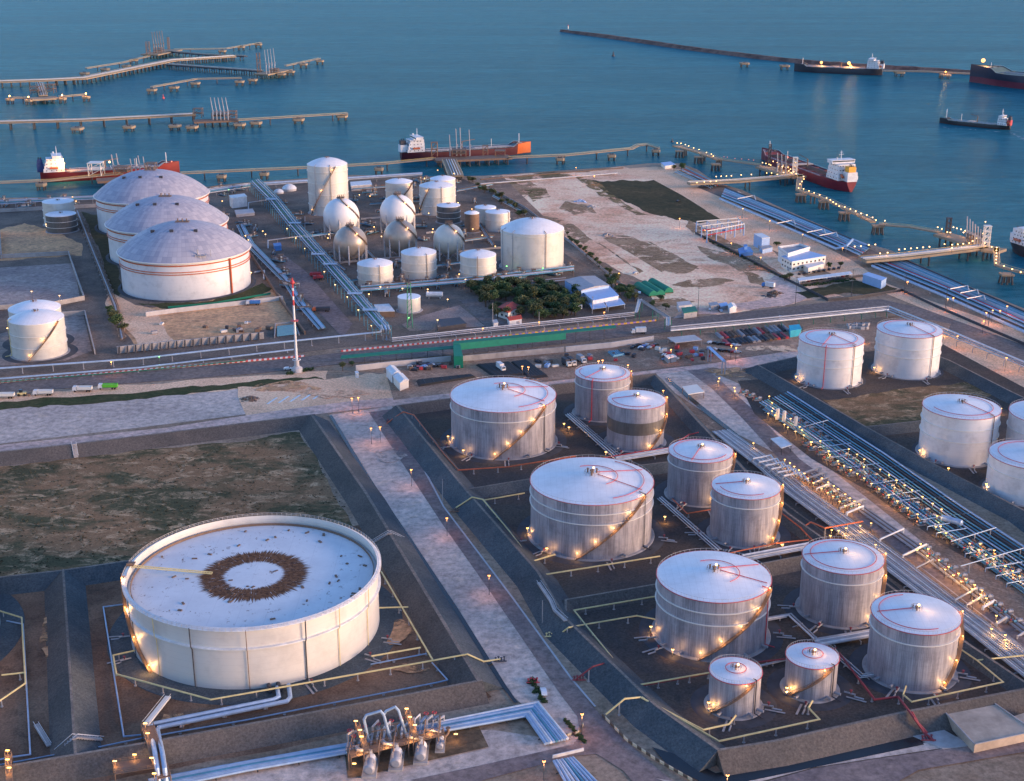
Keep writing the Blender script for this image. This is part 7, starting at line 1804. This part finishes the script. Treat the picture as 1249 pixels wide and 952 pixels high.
# utility poles
for k, (x, y0, y1, lb) in enumerate([(970, 371, 337, 'dark utility pole at the corner of the sand lot road'), (1038, 364, 328, 'dark utility pole by the brown office lawn'), (1103, 359, 333, 'tall dark pole just right of the trailer block'), (1153, 377, 350, 'dark pole by the track before the coast lamps'), (1205, 400, 376, 'dark pole carrying the bright coast lamp cluster'),
                              (851, 385, 350, 'dark pole on the sand lot edge above the road'), (601, 398, 369, 'pale pole at the grove road mouth'), (657.5, 398, 380, 'pale pole by the red roofed cottage'), (722.5, 383, 361, 'pale pole before the blue annex'), (661.5, 762, 732, 'slim lamp pole on the black embankment by the white stair'), (540, 613, 584, 'slim pole on the black embankment beside the broad tank'), (910, 372, 366, 'short pole beside the sand lot road')]):
    c = P(x, y0); h = max(3, HY(x, y1, c.y)); root = thing('utility_pole', lb, 'utility pole', (c.x, c.y, 0), 'utility poles')
    g = MB(); g.cyl(c.x, c.y, 0, h, .2, 6, .13); g.build('pole', M['dark'] if k < 6 else M['conc'], root)
    g = MB(); g.bar((c.x - 1, c.y, h - .6), (c.x + 1, c.y, h - .6), .09, 4); g.build('crossarm', M['dark'], root)
# ------------------------------------------------------------------ embankment stairs and small concrete things
def bstair(label, pts, wd=1.6, mat='concpale'):
    q = [P(x, y, z) for x, y, z in pts]; root = thing('embankment_stair', label, 'stair', (q[0].x, q[0].y, 0))
    g = MB(); st = []
    for a, b in zip(q[:-1], q[1:]):
        n = max(2, int((b - a).length / .9)); d = (b - a); nn = Vector((-d.y, d.x, 0)).normalized() * wd / 2
        for i in range(n):
            p = a + d * ((i + .5) / n); g.box((p.x, p.y, p.z + .15), (wd, d.length / n * 1.02, .5), math.atan2(d.y, d.x) - PI / 2)
    g.build('step', M[mat], root, smooth=False)
    for s in (-1, 1):
        g = MB(); g.tube([p + Vector((s * wd * .55, 0, 1.2)) for p in q], .07, 4); g.build('handrail', M['white'], root)
bstair('white stair with a bend on the black embankment near the broadest tank', [(657, 711, 5.1), (672, 733, 4.9), (677, 745, 4.7), (690, 757, 5.1)], 1.3, 'conc')
bstair('small stair on the long brown embankment at the upper field', [(90, 541, 4.6), (93, 558, .2)], 2, 'conc')
bstair('tan stair from the fat pipe walkway to the huge tank', [(205, 850, 1.5), (178, 884, 4)], 1.8, 'cream')
bstair('stair over the ridge between the two huge tank compounds', [(70, 918, .4), (92, 899, 4.8), (124, 902, .4)], 1.5, 'conc')
bstair('plank stair in the left compound near the embankment', [(44, 884, 1.4), (60, 910, .3)], 1.4, 'conc')
bstair('narrow path over the slate embankment behind the huge tank', [(455, 662, 1), (475, 650, 4.9), (492, 658, 1)], 1.0, 'conc')
# culvert slab at bottom right
q = quadpoly([(1153, 869), (1208, 854.5), (1262, 892), (1189, 908)], 3.2); c = sum(q, Vector()) / 4
root = thing('loading_slab', 'raised tan concrete slab beside the lower embankment', 'concrete slab', (c.x, c.y, 0)); g = MB(); g.prism([(p.x, p.y) for p in q], 0, 3.2); g.build('slab', plain('tan_slab', (.42, .33, .25), .9, var=.3, scale=.15), root, smooth=False)
g = MB()
for i in range(4):
    a, b = q[i], q[(i + 1) % 4]; g = MB(); m_ = (a + b) / 2; g.box((m_.x, m_.y, 3.35), ((b - a).length, .4, .3), math.atan2((b - a).y, (b - a).x)); g.build('edge_beam', M['conc'], root, smooth=False)
q = quadpoly([(1112, 897), (1145, 886), (1185, 909), (1150, 913)], .5); root = thing('culvert_slab', 'grey slab at the foot of the tan slab with the red manifold', 'concrete slab', (q[0].x, q[0].y, 0)); g = MB(); g.prism([(p.x, p.y) for p in q], 0, .5); g.build('slab', M['conc'], root, smooth=False)
q = quadpoly([(1228, 876), (1262, 865), (1290, 878), (1262, 890)], 3.0); root = thing('loading_slab', 'second tan slab cut by the picture edge', 'concrete slab', (q[0].x, q[0].y, 0)); g = MB(); g.prism([(p.x, p.y) for p in q], 0, 3.0); g.build('slab', MATS['tan_slab'], root, smooth=False)
# pale hatched parking marks
for k in range(5): line([(326 + k * 14, 493 - k * 1.5), (338 + k * 14, 485 - k * 1.5)], 1.3, lm, Z * 7, 'parking_line')
line([(480, 500), (541, 618), (625, 729), (697, 828), (726, 862)], .7, M['concpale'], Z * 7, 'kerb_line')
line([(845, 453), (905, 508), (955, 563), (1015, 605), (1100, 674), (1249, 790)], .4, M['concpale'], Z * 7, 'kerb_line')
line([(868, 452), (925, 500), (978, 558), (1035, 600), (1112, 660), (1249, 760)], .5, M['concpale'], Z * 7, 'kerb_line')
# chequered guard rails of the lower junction
k3 = kerbmat('brown_cream_guard', (.12, .08, .05), (.62, .5, .32), 2.6)
for pts, lb in (([(668, 908), (690, 899), (700, 896)], 'chequered guard rail above the blue bundle road crossing'), ([(735, 874), (765, 905), (800, 928), (852, 958)], 'chequered guard rail along the drain below the black embankment'), ([(700, 898), (708, 893), (711, 885)], 'short chequered rail round the shrub bed')):
    wall('guard_rail', pts, 1.1, .4, k3, z0=.3, kind='thing', label=lb, cat='guard rail')
wall('bridge_rail', [(674, 925), (712, 916)], 1.2, .3, M['white'], kind='thing', label='white rail where the road crosses the blue bundle', cat='guard rail')
wall('parking_wall', [(0, 478.5), (1, 478.5)], .1, .1, M['conc']) if False else None

# small process skids all over the middle plant
sk = thing('process_skid', 'small skid of vessels and pipes on the plant floor', 'process skid', (0, 0, -50), 'process skids of the middle plant')
g = MB(); g.box((0, 0, .25), (7, 3, .5)); g.build('base', M['concdark'], sk, local=True, smooth=False)
g = MB(); g.tube([(-2.5, .3, 1.6), (-2.2, .3, 1.6), (.8, .3, 1.6), (1.1, .3, 1.6)], [.5, .85, .85, .5], 10); g.build('vessel', M['silverpipe'], sk, local=True)
for k, (y, z, mt) in enumerate(((-1, 1.0, 'tealpipe'), (-.4, 2.6, 'brownsteel'), (1.1, 2.2, 'grey'))):
    g = MB(); g.tube([(-5, y, .4), (-5, y, z), (4.6, y, z), (4.6, y + 2.4, z), (4.6, y + 2.4, .4)], .24, 6); g.build('pipe', M[mt], sk, local=True)
g = MB()
for x in (1.8, 3.2):
    for y in (-1, 1): g.bar((x, y, 0), (x, y, 4.2), .14, 4)
g.box((2.5, 0, 4.2), (2.4, 3, .2)); g.build('frame', M['brownsteel'], sk, local=True)
g = MB(); g.cyl(3.0, .2, .5, 3.4, .5, 10); g.build('column', M['cream'], sk, local=True)
rnd = random.Random(12); first_ = True; spots = []
regions = [([(372, 262), (372, 290), (395, 325), (440, 356), (560, 346), (700, 330), (610, 270), (560, 225), (430, 228)], 46), ([(322, 232), (372, 262), (372, 290)], 3), ([(440, 340), (560, 335), (700, 322), (700, 334), (560, 350), (470, 360)], 22), ([(255, 262), (300, 300), (345, 350), (385, 400), (400, 398), (350, 330), (305, 268)], 14), ([(0, 245), (110, 241), (110, 250), (0, 256)], 8), ([(250, 234), (300, 228), (300, 236), (255, 244)], 5), ([(470, 222), (560, 217), (560, 228), (470, 232)], 8)]
def inside(x, y, poly):
    c = False
    for i in range(len(poly)):
        (x1, y1), (x2, y2) = poly[i], poly[i - 1]
        if (y1 > y) != (y2 > y) and x < (x2 - x1) * (y - y1) / (y2 - y1) + x1: c = not c
    return c
discs = [(o.location.copy(), 24 if 'domed' not in o.name else 50) for o in bpy.data.objects if o.type == 'EMPTY' and ('storage_tank' in o.name or 'spherical' in o.name or 'domed' in o.name)]
RADS = {o.name: max((max(abs(v.co.x), abs(v.co.y)) for ch in KIDS.get(o.name, [])[:1] if ch.type == 'MESH' for v in ch.data.vertices), default=10) for o in bpy.data.objects if o.type == 'EMPTY' and o.name in KIDS}
discs = [(o.location.copy(), RADS.get(o.name, 10) + 4) for o in bpy.data.objects if o.type == 'EMPTY' and ('storage_tank' in o.name or 'spherical' in o.name or 'domed' in o.name)]
for poly_, cnt in regions:
    xs, ys = [p[0] for p in poly_], [p[1] for p in poly_]; got = 0; tries = 0
    while got < cnt and tries < 2000:
        tries += 1; x, y = rnd.uniform(min(xs), max(xs)), rnd.uniform(min(ys), max(ys))
        if not inside(x, y, poly_): continue
        p = P(x, y)
        if any((Vector((d.x, d.y, 0)) - p).length < r_ for d, r_ in discs) or any((q_ - p).length < 9 for q_ in spots): continue
        spots.append(p); got += 1; p = p + Vector((0, 0, .25)); rz = rnd.choice([R(48), R(-42), R(5), R(95)])
        s_ = rnd.uniform(.8, 1.35)
        if first_: sk.location = p; sk.rotation_euler = (0, 0, rz); first_ = False
        else: dup(sk, p, rz, scale=(s_, s_, s_ * rnd.uniform(.8, 1.3)))
# ------------------------------------------------------------------ vehicles
def wheels(root, xs, y, r):
    for x in xs:
        for s in (-1, 1):
            g = MB(); g.tube([(x, s * y - .14, r), (x, s * y + .14, r)], r, 10); g.build('wheel', M['rubber'], root, local=True)
def car(col, label):
    root = thing('parked_car', label, 'car', (0, 0, -60), 'parked cars')
    g = MB(); w = .9
    prof = [(-2.2, .35), (2.2, .35), (2.25, .75), (1.2, .95), (.6, 1.4), (-1.2, 1.42), (-2.1, 1.0), (-2.25, .6)]
    vs = [(x, -w, z) for x, z in prof] + [(x, w, z) for x, z in prof]; n = len(prof)
    g.add(vs, [tuple(range(n)), tuple(range(2 * n - 1, n - 1, -1))] + [(i, n + i, n + (i + 1) % n, (i + 1) % n) for i in range(n)]); g.build('body', col, root, local=True, smooth=False)
    g = MB(); g.quad((1.18, -w * .85, 1.0), (1.18, w * .85, 1.0), (.66, w * .85, 1.4), (.66, -w * .85, 1.4)); g.build('windscreen', M['glass'], root, local=True, smooth=False).location = (.04, 0, .03)
    wheels(root, (-1.4, 1.4), .82, .34); return root
CC = {n_: plain('car_paint_' + n_, c_, .3, .1, var=.03) for n_, c_ in (('white', (.75, .75, .75)), ('black', (.03, .03, .035)), ('red', (.4, .04, .05)), ('silver', (.4, .42, .45)), ('blue', (.08, .15, .4)))}
protos = {}
rnd = random.Random(31)
def put_car(px, py, rz, col, where):
    lb = '%s car parked %s' % (col, where)
    p = P(px, py); p.z = .25
    if col not in protos: protos[col] = car(CC[col], lb); protos[col].location = p; protos[col].rotation_euler = (0, 0, rz)
    else: dup(protos[col], p, rz, lb)
kk = ['white', 'black', 'silver', 'black', 'red', 'blue', 'black', 'silver']
for k in range(14): put_car(867 + (k % 7) * 5.4, 419 + (k // 7) * 8 + (k % 7) * .6, rnd.choice([.3, -.6, 2.2]), kk[(k * 3) % 8], 'in the yard between the canopy and the pipe stacks')
for k in range(9): put_car(771 + k * 3.6, 425 - (k % 3) * 1.6, R(60) + rnd.uniform(-.3, .3), kk[(k * 5 + 1) % 8], 'before the bright pale wall')
for k in range(7): put_car(820 + k * 5, 417 - k * .6, R(80), kk[(k * 3 + 2) % 8], 'under the pale flat canopy')
for k in range(12): put_car(976 + k * 5.2, 345.5 - k * .72, R(65), kk[(k * 5 + 2) % 8], 'under the office car shelter')
for k in range(9): put_car(975 + k * 6, 335 - k * .9, R(70), 'black', 'in the row behind the office car shelter')
for k in range(8): put_car(506 + k * 4.5 + rnd.uniform(-1, 1), 450 - k * .5 + rnd.uniform(-1.2, 1.2), rnd.uniform(0, 3), kk[(k * 3 + 1) % 8], 'on the earth yard beside the green drape')
put_car(351, 451, .2, 'white', 'at the foot of the striped mast')
put_car(663, 846, 1.7, 'white', 'by the shrub bed with the red hydrant')
for k, (x, y) in enumerate([(300, 478), (540, 477)]): pass
for x, y, c_, wh in ((827, 246, 'black', 'on the coast track beside the grass lot'), (883, 282, 'blue', 'inside the open steel frame'), (780, 358, 'white', 'beside the green tents'), (775, 334, 'silver', 'on the sand lot edge'), (868, 378, 'white', 'on the sand before the grey shed'), (879, 380, 'silver', 'between grey shed and white tent'), (952, 388, 'white', 'driving on the main road')): put_car(x, y, rnd.uniform(0, 3), c_, wh)
def truck(px, py, rz, cabm, bodym, label, L=9.0, tipper=True, s=1.0):
    p = P(px, py); p.z = .2; root = thing('truck', label, 'truck', p, 'trucks on the verge and in the yards', rz); root.scale = (s, s, s)
    g = MB(); g.box((0, 0, .95), (L, 1.0, .35)); g.build('chassis', M['dark'], root, local=True, smooth=False)
    g = MB(); x = -L / 2 + 1.1; pr = [(x - 1.1, .8), (x + 1.0, .8), (x + 1.0, 3.0), (x - .8, 3.0), (x - 1.15, 1.9)]
    n = 5; g.add([(a, -1.2, b) for a, b in pr] + [(a, 1.2, b) for a, b in pr], [tuple(range(n - 1, -1, -1)), tuple(range(n, 2 * n))] + [(i, (i + 1) % n, n + (i + 1) % n, n + i) for i in range(n)]); g.build('cab', M[cabm], root, local=True, smooth=False)
    g = MB(); g.quad((x - 1.17, -1.0, 1.95), (x - 1.17, 1.0, 1.95), (x - .84, 1.0, 2.9), (x - .84, -1.0, 2.9)); g.build('windscreen', M['glass'], root, local=True, smooth=False)
    g = MB()
    if tipper:
        x0, x1 = -L / 2 + 2.4, L / 2
        g.box(((x0 + x1) / 2, 0, 1.3), (x1 - x0, 2.4, .2))
        for y in (-1.2, 1.2): g.box(((x0 + x1) / 2, y, 2.1), (x1 - x0, .12, 1.5))
        for x_ in (x0, x1): g.box((x_, 0, 2.1), (.12, 2.4, 1.5))
        g.box(((x0 + x1) / 2, 0, 2.2), (x1 - x0 - .3, 2.2, .9))
    else: g.box((1.2, 0, 2.6), (L - 2.6, 2.5, 2.8))
    g.build('cargo_body', M[bodym], root, local=True, smooth=False)
    wheels(root, (-L / 2 + 1.2, L / 2 - 2.6, L / 2 - 1.3), 1.1, .5); return root
M['lime'] = plain('lime_green_paint', (.12, .5, .03), .5)
truck(132, 474.5, R(3), 'white', 'lime', 'tipper truck with a lime green body on the sandy verge', L=10)
truck(101, 477.5, R(2), 'white', 'cream', 'white tipper truck just behind the lime green one', L=10)
truck(53, 482, R(3), 'white', 'cream', 'white tipper truck next to the yellow loader', L=10)
truck(6, 485.5, R(3), 'cream', 'cream', 'pale tipper truck cut by the picture edge', L=10)
truck(611, 451.5, R(115), 'white', 'white', 'white box truck on the black netting', L=8, tipper=False)
truck(779, 407, R(8), 'white', 'white', 'white box truck at the right end of the main road screen', L=9, tipper=False)
truck(691, 446, R(115), 'cream', 'dark', 'cream truck left of a pair behind the farthest silver tank', L=8, tipper=False)
truck(697, 445, R(115), 'cream', 'dark', 'cream truck right of a pair behind the farthest silver tank', L=8, tipper=False)
truck(709, 442, R(115), 'white', 'grey', 'grey and white truck touching the farthest silver tank', L=8, tipper=False)
truck(309, 372, R(5), 'white', 'blue', 'blue bodied truck in the dirt yard', L=9)
truck(937, 351, R(-35), 'blue', 'white', 'white and blue truck on the debris pile of the sand lot', L=9, tipper=False)
truck(385, 337, R(5), 'red', 'red', 'red truck on the yard beside the pipe bridge, farther one', L=8)
truck(388, 341, R(15), 'red', 'red', 'red truck nearly touching the first red one', L=7)
truck(392, 380, R(3), 'orange', 'dark', 'orange flatbed with a crane near the mast', L=11)
p = P(27, 482.5); root = thing('wheel_loader', 'yellow brown wheel loader between two tipper trucks', 'wheel loader', p, None, .1)
g = MB(); g.box((0, 0, 1.4), (4.5, 2, 1.2)); g.build('body', M['yellow'], root, local=True, smooth=False); g = MB(); g.box((-.4, 0, 2.7), (1.6, 1.6, 1.5)); g.build('cab', M['glass'], root, local=True, smooth=False); g = MB(); g.box((3.6, 0, .8), (1.2, 2.6, 1.1)); g.build('bucket', M['brownsteel'], root, local=True, smooth=False); g = MB(); g.bar((2, 0, 1.5), (3.4, 0, .9), .3, 5); g.build('lift_arm', M['brownsteel'], root, local=True); wheels(root, (-1.4, 1.5), 1.1, .75)
# rust pile on the verge
for k, (x, y, s, lb, mt) in enumerate([(304, 487, 3.2, 'dark brown heap of scrap at the end of the pale strip', 'brownsteel'), (945, 358, 4, 'heap of coloured debris on the sand lot corner', 'brownsteel'), (938, 361, 3, 'smaller heap of dark debris beside the sand lot road', 'dark'), (740, 287, 3.5, 'grey rubble heap on the sand lot', 'conc'), (708, 246, 4, 'bluish rubble heap far out on the sand lot', 'bluesteel'), (722, 252, 3, 'pale rubble heap next to the bluish one', 'concpale'), (900, 235, 2.5, 'low rubble by the coast track', 'conc')]):
    c = P(x, y); root = thing('debris_heap', lb, 'debris heap', (c.x, c.y, 0)); g = MB(); r2 = random.Random(k)
    for j in range(26):
        a, d_ = r2.uniform(0, 2 * PI), r2.uniform(0, 1.6) * s; hh = max(.2, (1.5 - d_ / s) * s * .4)
        g.box((d_ * math.cos(a), d_ * math.sin(a), hh / 2), (r2.uniform(.6, 2), r2.uniform(.6, 2), hh), r2.uniform(0, 3))
    g.build('rubble', M[mt], root, local=True, smooth=False)

# pallets, crates and drums lying about the yards
rs = random.Random(44)
cp = {}
def crate(px, py, col, lb, gr):
    p = P(px, py); p.z = .25; rz = rs.uniform(0, 3)
    if col not in cp:
        r_ = thing('stock_crate', lb, 'crate', p, gr, rz); cp[col] = r_
        g = MB(); g.box((0, 0, .9), (3.2, 2.0, 1.5)); g.build('box', M[col], r_, local=True, smooth=False)
        g = MB(); g.box((0, -.7, .1), (3.3, .2, .2)); g.box((0, .7, .1), (3.3, .2, .2)); g.build('pallet', M['dark'], r_, local=True, smooth=False)
        g = MB(); g.box((0, 0, 1.68), (3.3, .25, .06)); g.build('strap', M['dark'], r_, local=True, smooth=False)
    else: dup(cp[col], p, rz, lb, gr, (rs.uniform(.6, 1.3), rs.uniform(.6, 1.2), rs.uniform(.6, 1.3)))
CN = {'dark': 'black', 'grey': 'grey', 'brownsteel': 'rust brown', 'cream': 'cream', 'bluesteel': 'pale blue', 'red': 'red'}
for k in range(50):
    t = rs.random(); x = 655 + t * 160 if k % 2 else 500 + t * 60; y = (441 - (x - 655) * .09 + rs.uniform(-3, 9)) if k % 2 else 449 - t * 4 + rs.uniform(-3, 4)
    if 683 < x < 715 and y > 436: continue
    col = rs.choice(['dark', 'dark', 'grey', 'brownsteel', 'cream', 'dark', 'bluesteel', 'red'])
    crate(x, y, col, '%s crate lying about the earth yard below the green screen' % CN[col], 'crates in the yard below the screen')
for k in range(26):
    col = rs.choice(['grey', 'cream', 'bluesteel', 'brownsteel', 'red', 'dark']); crate(rs.uniform(802, 870), rs.uniform(425, 440), col, '%s crate beside the tan hut and the gantry' % CN[col], 'crates by the tan hut')
for k in range(16):
    col = rs.choice(['grey', 'cream', 'dark', 'brownsteel']); crate(rs.uniform(185, 330), rs.uniform(392, 408), col, '%s crate in the dirt yard before the domed tanks' % CN[col], 'crates in the dirt yard')
for (tk, angs) in (('G', (-125, -88, -20, 200)), ('H', (-140, -80, -15, 195)), ('I', (-150, -75, -10, 190)), ('E', (-130, -95, 175)), ('F', (-125, -85, -20)), ('D', (-120, -90, 180)), ('C', (-125, -85)), ('B', (-120, -100)), ('J', (-110, -20)), ('K', (-115, -30)), ('BIG', (-60, -30, -15, 190, -150)), ('L', (-140, -80)), ('M', (-140, -80)), ('N', (-140, -90, -30))):
    _, tc, tr, th = TK[tk]
    for a in angs:
        d = tr + 3 + (a % 7) * .5; x, y = tc.x + d * math.cos(R(a)), tc.y + d * math.sin(R(a))
        r_ = thing('tank_valve_set', 'small valve set with step plank at the foot of a tank', 'valve set', (x, y, 0), 'valve sets at the tank feet', R(a))
        g = MB(); g.box((1.5, 0, .5), (6.5, .7, .15)); g.build('step_plank', M['conc'], r_, local=True, smooth=False)
        g = MB(); g.tube([(-3, 1.6, 1.1), (.5, 1.6, 1.1), (.5, 1.6, .3), (3.5, 1.6, .3)], .28, 7); g.build('pipe', M['silverpipe'], r_, local=True)
        g = MB(); g.cyl(-.8, 1.6, .9, 2.3, .2, 6); g.cyl(-.8, 1.6, 2.2, 2.35, .5, 10); g.build('valve', M['darkred'], r_, local=True)
# ------------------------------------------------------------------ vegetation
def leafmat(name, a, b):
    m, n, bs = nt(name)
    oi = n.nodes.new('ShaderNodeObjectInfo'); v = opos(n)
    f = noise(n, v, .5, 3, .6)
    col = mixc(n, ramp(n, f, .3, .7), a, b); col = mixc(n, math_(n, 'MULTIPLY', oi.outputs['Random'], .45), col, tuple(x * 1.5 + .01 for x in b))
    n.links.new(col, bs.inputs['Base Color']); bs.inputs['Roughness'].default_value = .8
    return m
LM = [leafmat('dark_tree_leaves', (.03, .065, .02), (.06, .1, .03)), leafmat('olive_tree_leaves', (.05, .065, .022), (.085, .095, .035))]
bark = plain('tree_bark', (.09, .06, .04), .9)
def foliage_mb(cl, n, r, leaf=.5, seed=0):
    rr = random.Random(seed); g = MB()
    for (cx, cy, cz, cr) in cl:
        for _ in range(n):
            d = Vector((rr.gauss(0, 1), rr.gauss(0, 1), rr.gauss(0, 1))).normalized() * cr * rr.uniform(.55, 1.05)
            p = Vector((cx, cy, cz)) + Vector((d.x, d.y, d.z * .8))
            u = Vector((rr.gauss(0, 1), rr.gauss(0, 1), rr.gauss(0, .6))).normalized() * leaf * rr.uniform(.6, 1.3)
            v = u.cross(Vector((rr.gauss(0, 1), rr.gauss(0, 1), rr.gauss(0, 1)))).normalized() * leaf * rr.uniform(.5, 1.0)
            g.add([p - u, p + v, p + u, p - v], [(0, 1, 2, 3)])
    return g
def tree_proto(seed, mat, h=8, w=4):
    rr = random.Random(seed); root = thing('leafy_tree', 'dark leafy tree in the grove round the red house', 'tree', (0, 0, -70), 'trees of the grove')
    g = MB(); g.tube([(0, 0, 0), (.1, 0, h * .3), (.2, .1, h * .6)], [.35, .28, .15], 7)
    cl = []
    for k in range(8):
        a = rr.uniform(0, 2 * PI); d = rr.uniform(.2, .6) * w; z = h * rr.uniform(.45, .82)
        cl.append((d * math.cos(a), d * math.sin(a), z, w * rr.uniform(.3, .48)))
        g.tube([(.1, 0, h * .35), (d * .6 * math.cos(a), d * .6 * math.sin(a), z * .85)], [.16, .07], 5)
    cl.append((0, 0, h * .8, w * .45))
    g.build('trunk', bark, root, local=True)
    foliage_mb(cl, 120, w, .36, seed).build('crown', mat, root, smooth=False, local=True); return root
TP = [tree_proto(1, LM[0]), tree_proto(2, LM[1]), tree_proto(3, LM[0], 7, 4.6), tree_proto(4, LM[1], 9, 3.8)]
used = set()
def put_tree(px, py, s, label, group):
    k = rnd.randrange(4)
    sc = (s * rnd.uniform(.85, 1.2), s * rnd.uniform(.85, 1.2), s * rnd.uniform(.55, 1.0))
    if k in used: o = dup(TP[k], P(px, py), rnd.uniform(0, 6), label, group, sc)
    else: used.add(k); o = TP[k]; o.location = P(px, py); o.scale = sc; o['label'] = label; o['group'] = group
GT = []
tries = 0
while len(GT) < 84 and tries < 4000:
    tries += 1
    x, y = rnd.uniform(565, 706), rnd.uniform(350, 390)
    if 606 < x < 634 and 370 < y < 388: continue
    if x < 566 + (y - 348) * .95: continue
    if x > 688 and y < 362: continue
    if all(abs(x - a) / 7 + abs(y - b) / 4.5 > 1 for a, b in GT): GT.append((x, y))
for x, y in GT: put_tree(x, y, rnd.uniform(.95, 1.45), 'dark leafy tree in the grove round the red house', 'trees of the grove')
for x, y in [(745, 351), (751, 348), (758, 352), (762, 358), (755, 360), (768, 362), (770, 355), (765, 368), (750, 343), (774, 368), (741, 341), (712, 374), (705, 378)]: put_tree(x + rnd.uniform(-1, 1), y, rnd.uniform(.7, 1.2), 'leafy tree between the blue annex and the green tents', 'trees by the green tents')
for i in range(26): t = i / 25; put_tree(692 + t * 58 + rnd.uniform(-2, 2), 289 + t * 52 + rnd.uniform(-2, 2), rnd.uniform(.35, .75), 'small tree of the hedge along the sand lot', 'hedge trees along the sand lot')
for i in range(22): t = i / 21; put_tree(572 + t * 68 + rnd.uniform(-3, 3), 221 + t * 42 + rnd.uniform(-3, 3), rnd.uniform(.5, .95), 'small tree of the hedge running from the jetty root', 'hedge trees by the jetty root')
for x, y, s, lb in ((822, 208, .9, 'round tree on the harbour point, left half of a pair'), (831, 208, 1.1, 'round tree on the harbour point, right half of a pair'), (957, 342, .9, 'tree at the corner of the office car shelter'), (963, 340, .8, 'second tree at the corner of the office car shelter'), (947, 300, .8, 'tree between the white shed and the office'),
                    (139, 392, 1.3, 'dark tree above the pipe track by the dirt yard'), (144, 399, 1.2, 'dark tree lower down by the pipe track'), (151, 404, 1.0, 'small dark tree at the ribbed retaining wall'), (136, 384, 1.0, 'dark tree at the top of the pipe track clump'), (418, 452, .7, 'small tree at the left end of the green screen'), (430, 446, .6, 'second small tree at the left end of the green screen'),
                    (1010, 328, .7, 'tree right of the office porch'), (1025, 326, .7, 'tree at the far end of the office car row'), (796, 374, .8, 'tree beside the entrance arch'), (812, 378, .7, 'tree in the yard behind the green roofed shed'), (806, 366, .8, 'tree behind the green roofed shed')):
    put_tree(x, y, s, lb, None)
def bush_proto():
    root = thing('shrub', 'low green shrub', 'shrub', (0, 0, -70), 'low shrubs')
    g = MB(); g.tube([(0, 0, 0), (0, 0, .8)], [.12, .06], 5); g.build('stem', bark, root, local=True)
    foliage_mb([(0, 0, .8, .9), (.8, .3, .6, .7), (-.7, -.2, .6, .7)], 60, 1, .25, 9).build('foliage', LM[0], root, smooth=False, local=True); return root
bp_ = bush_proto(); bn = 0
def put_bush(px, py, s, label, group):
    global bn
    if bn: dup(bp_, P(px, py), rnd.uniform(0, 6), label, group, s)
    else: bp_.location = P(px, py); bp_.scale = (s, s, s); bp_['label'] = label; bp_['group'] = group
    bn += 1
for i in range(12): put_bush(352 + i * 2.6 + rnd.uniform(-1, 1), 456.5 - i * .6 + rnd.uniform(-1, 1), rnd.uniform(.8, 1.3), 'low shrub at the foot of the striped mast', 'shrubs round the mast')
for i in range(14): put_bush(647 + i * 1.2 + rnd.uniform(-3, 3), 829 + i * 2.2 + rnd.uniform(-3, 3), rnd.uniform(.6, 1.0), 'low shrub in the bed by the red hydrant', 'shrubs of the hydrant bed')
for i in range(26): t = i / 25; put_bush(980 + t * 62, 349 - t * 8 + rnd.uniform(-1, 1), rnd.uniform(.7, 1.1), 'low shrub along the fence of the brown office lawn', 'shrubs of the office lawn')
for i in range(34): t = i / 33; put_bush(860 + t * 105, 291 + t * 53 + rnd.uniform(-1, 1), rnd.uniform(.6, 1.1), 'low shrub along the dark fence of the sand lot', 'shrubs along the lot fence')
for i in range(16): put_bush(689 + i * 1.6 + rnd.uniform(-1, 1), 878 + i * 1.9 + rnd.uniform(-1, 1), rnd.uniform(.5, .8), 'low shrub in the long bed beside the lane fork', 'shrubs of the lane fork bed')
# tufts in the rough field
g = MB(); rr = random.Random(77)
for i in range(2600):
    px, py = rr.uniform(-40, 436), rr.uniform(540, 712)
    if py < 572 - px * .1 or px > 366 + (py - 527) * .6 or py > 722 - px * .2: continue
    p = P(px, py); s = rr.uniform(.15, .5)
    for _ in range(3):
        a = rr.uniform(0, PI); u = Vector((math.cos(a), math.sin(a), 0)) * s; o_ = Vector((rr.uniform(-.6, .6), rr.uniform(-.6, .6), 0))
        g.add([p + o_ - u, p + o_ + u, p + o_ + u * .6 + Vector((0, 0, s * .8)), p + o_ - u * .6 + Vector((0, 0, s * .6))], [(0, 1, 2, 3)])
tag(g.build('grass_tufts', leafmat('dry_grass_tufts', (.05, .05, .025), (.09, .08, .045)), smooth=False), 'dry grass tufts scattered over the rough field', kind='stuff')
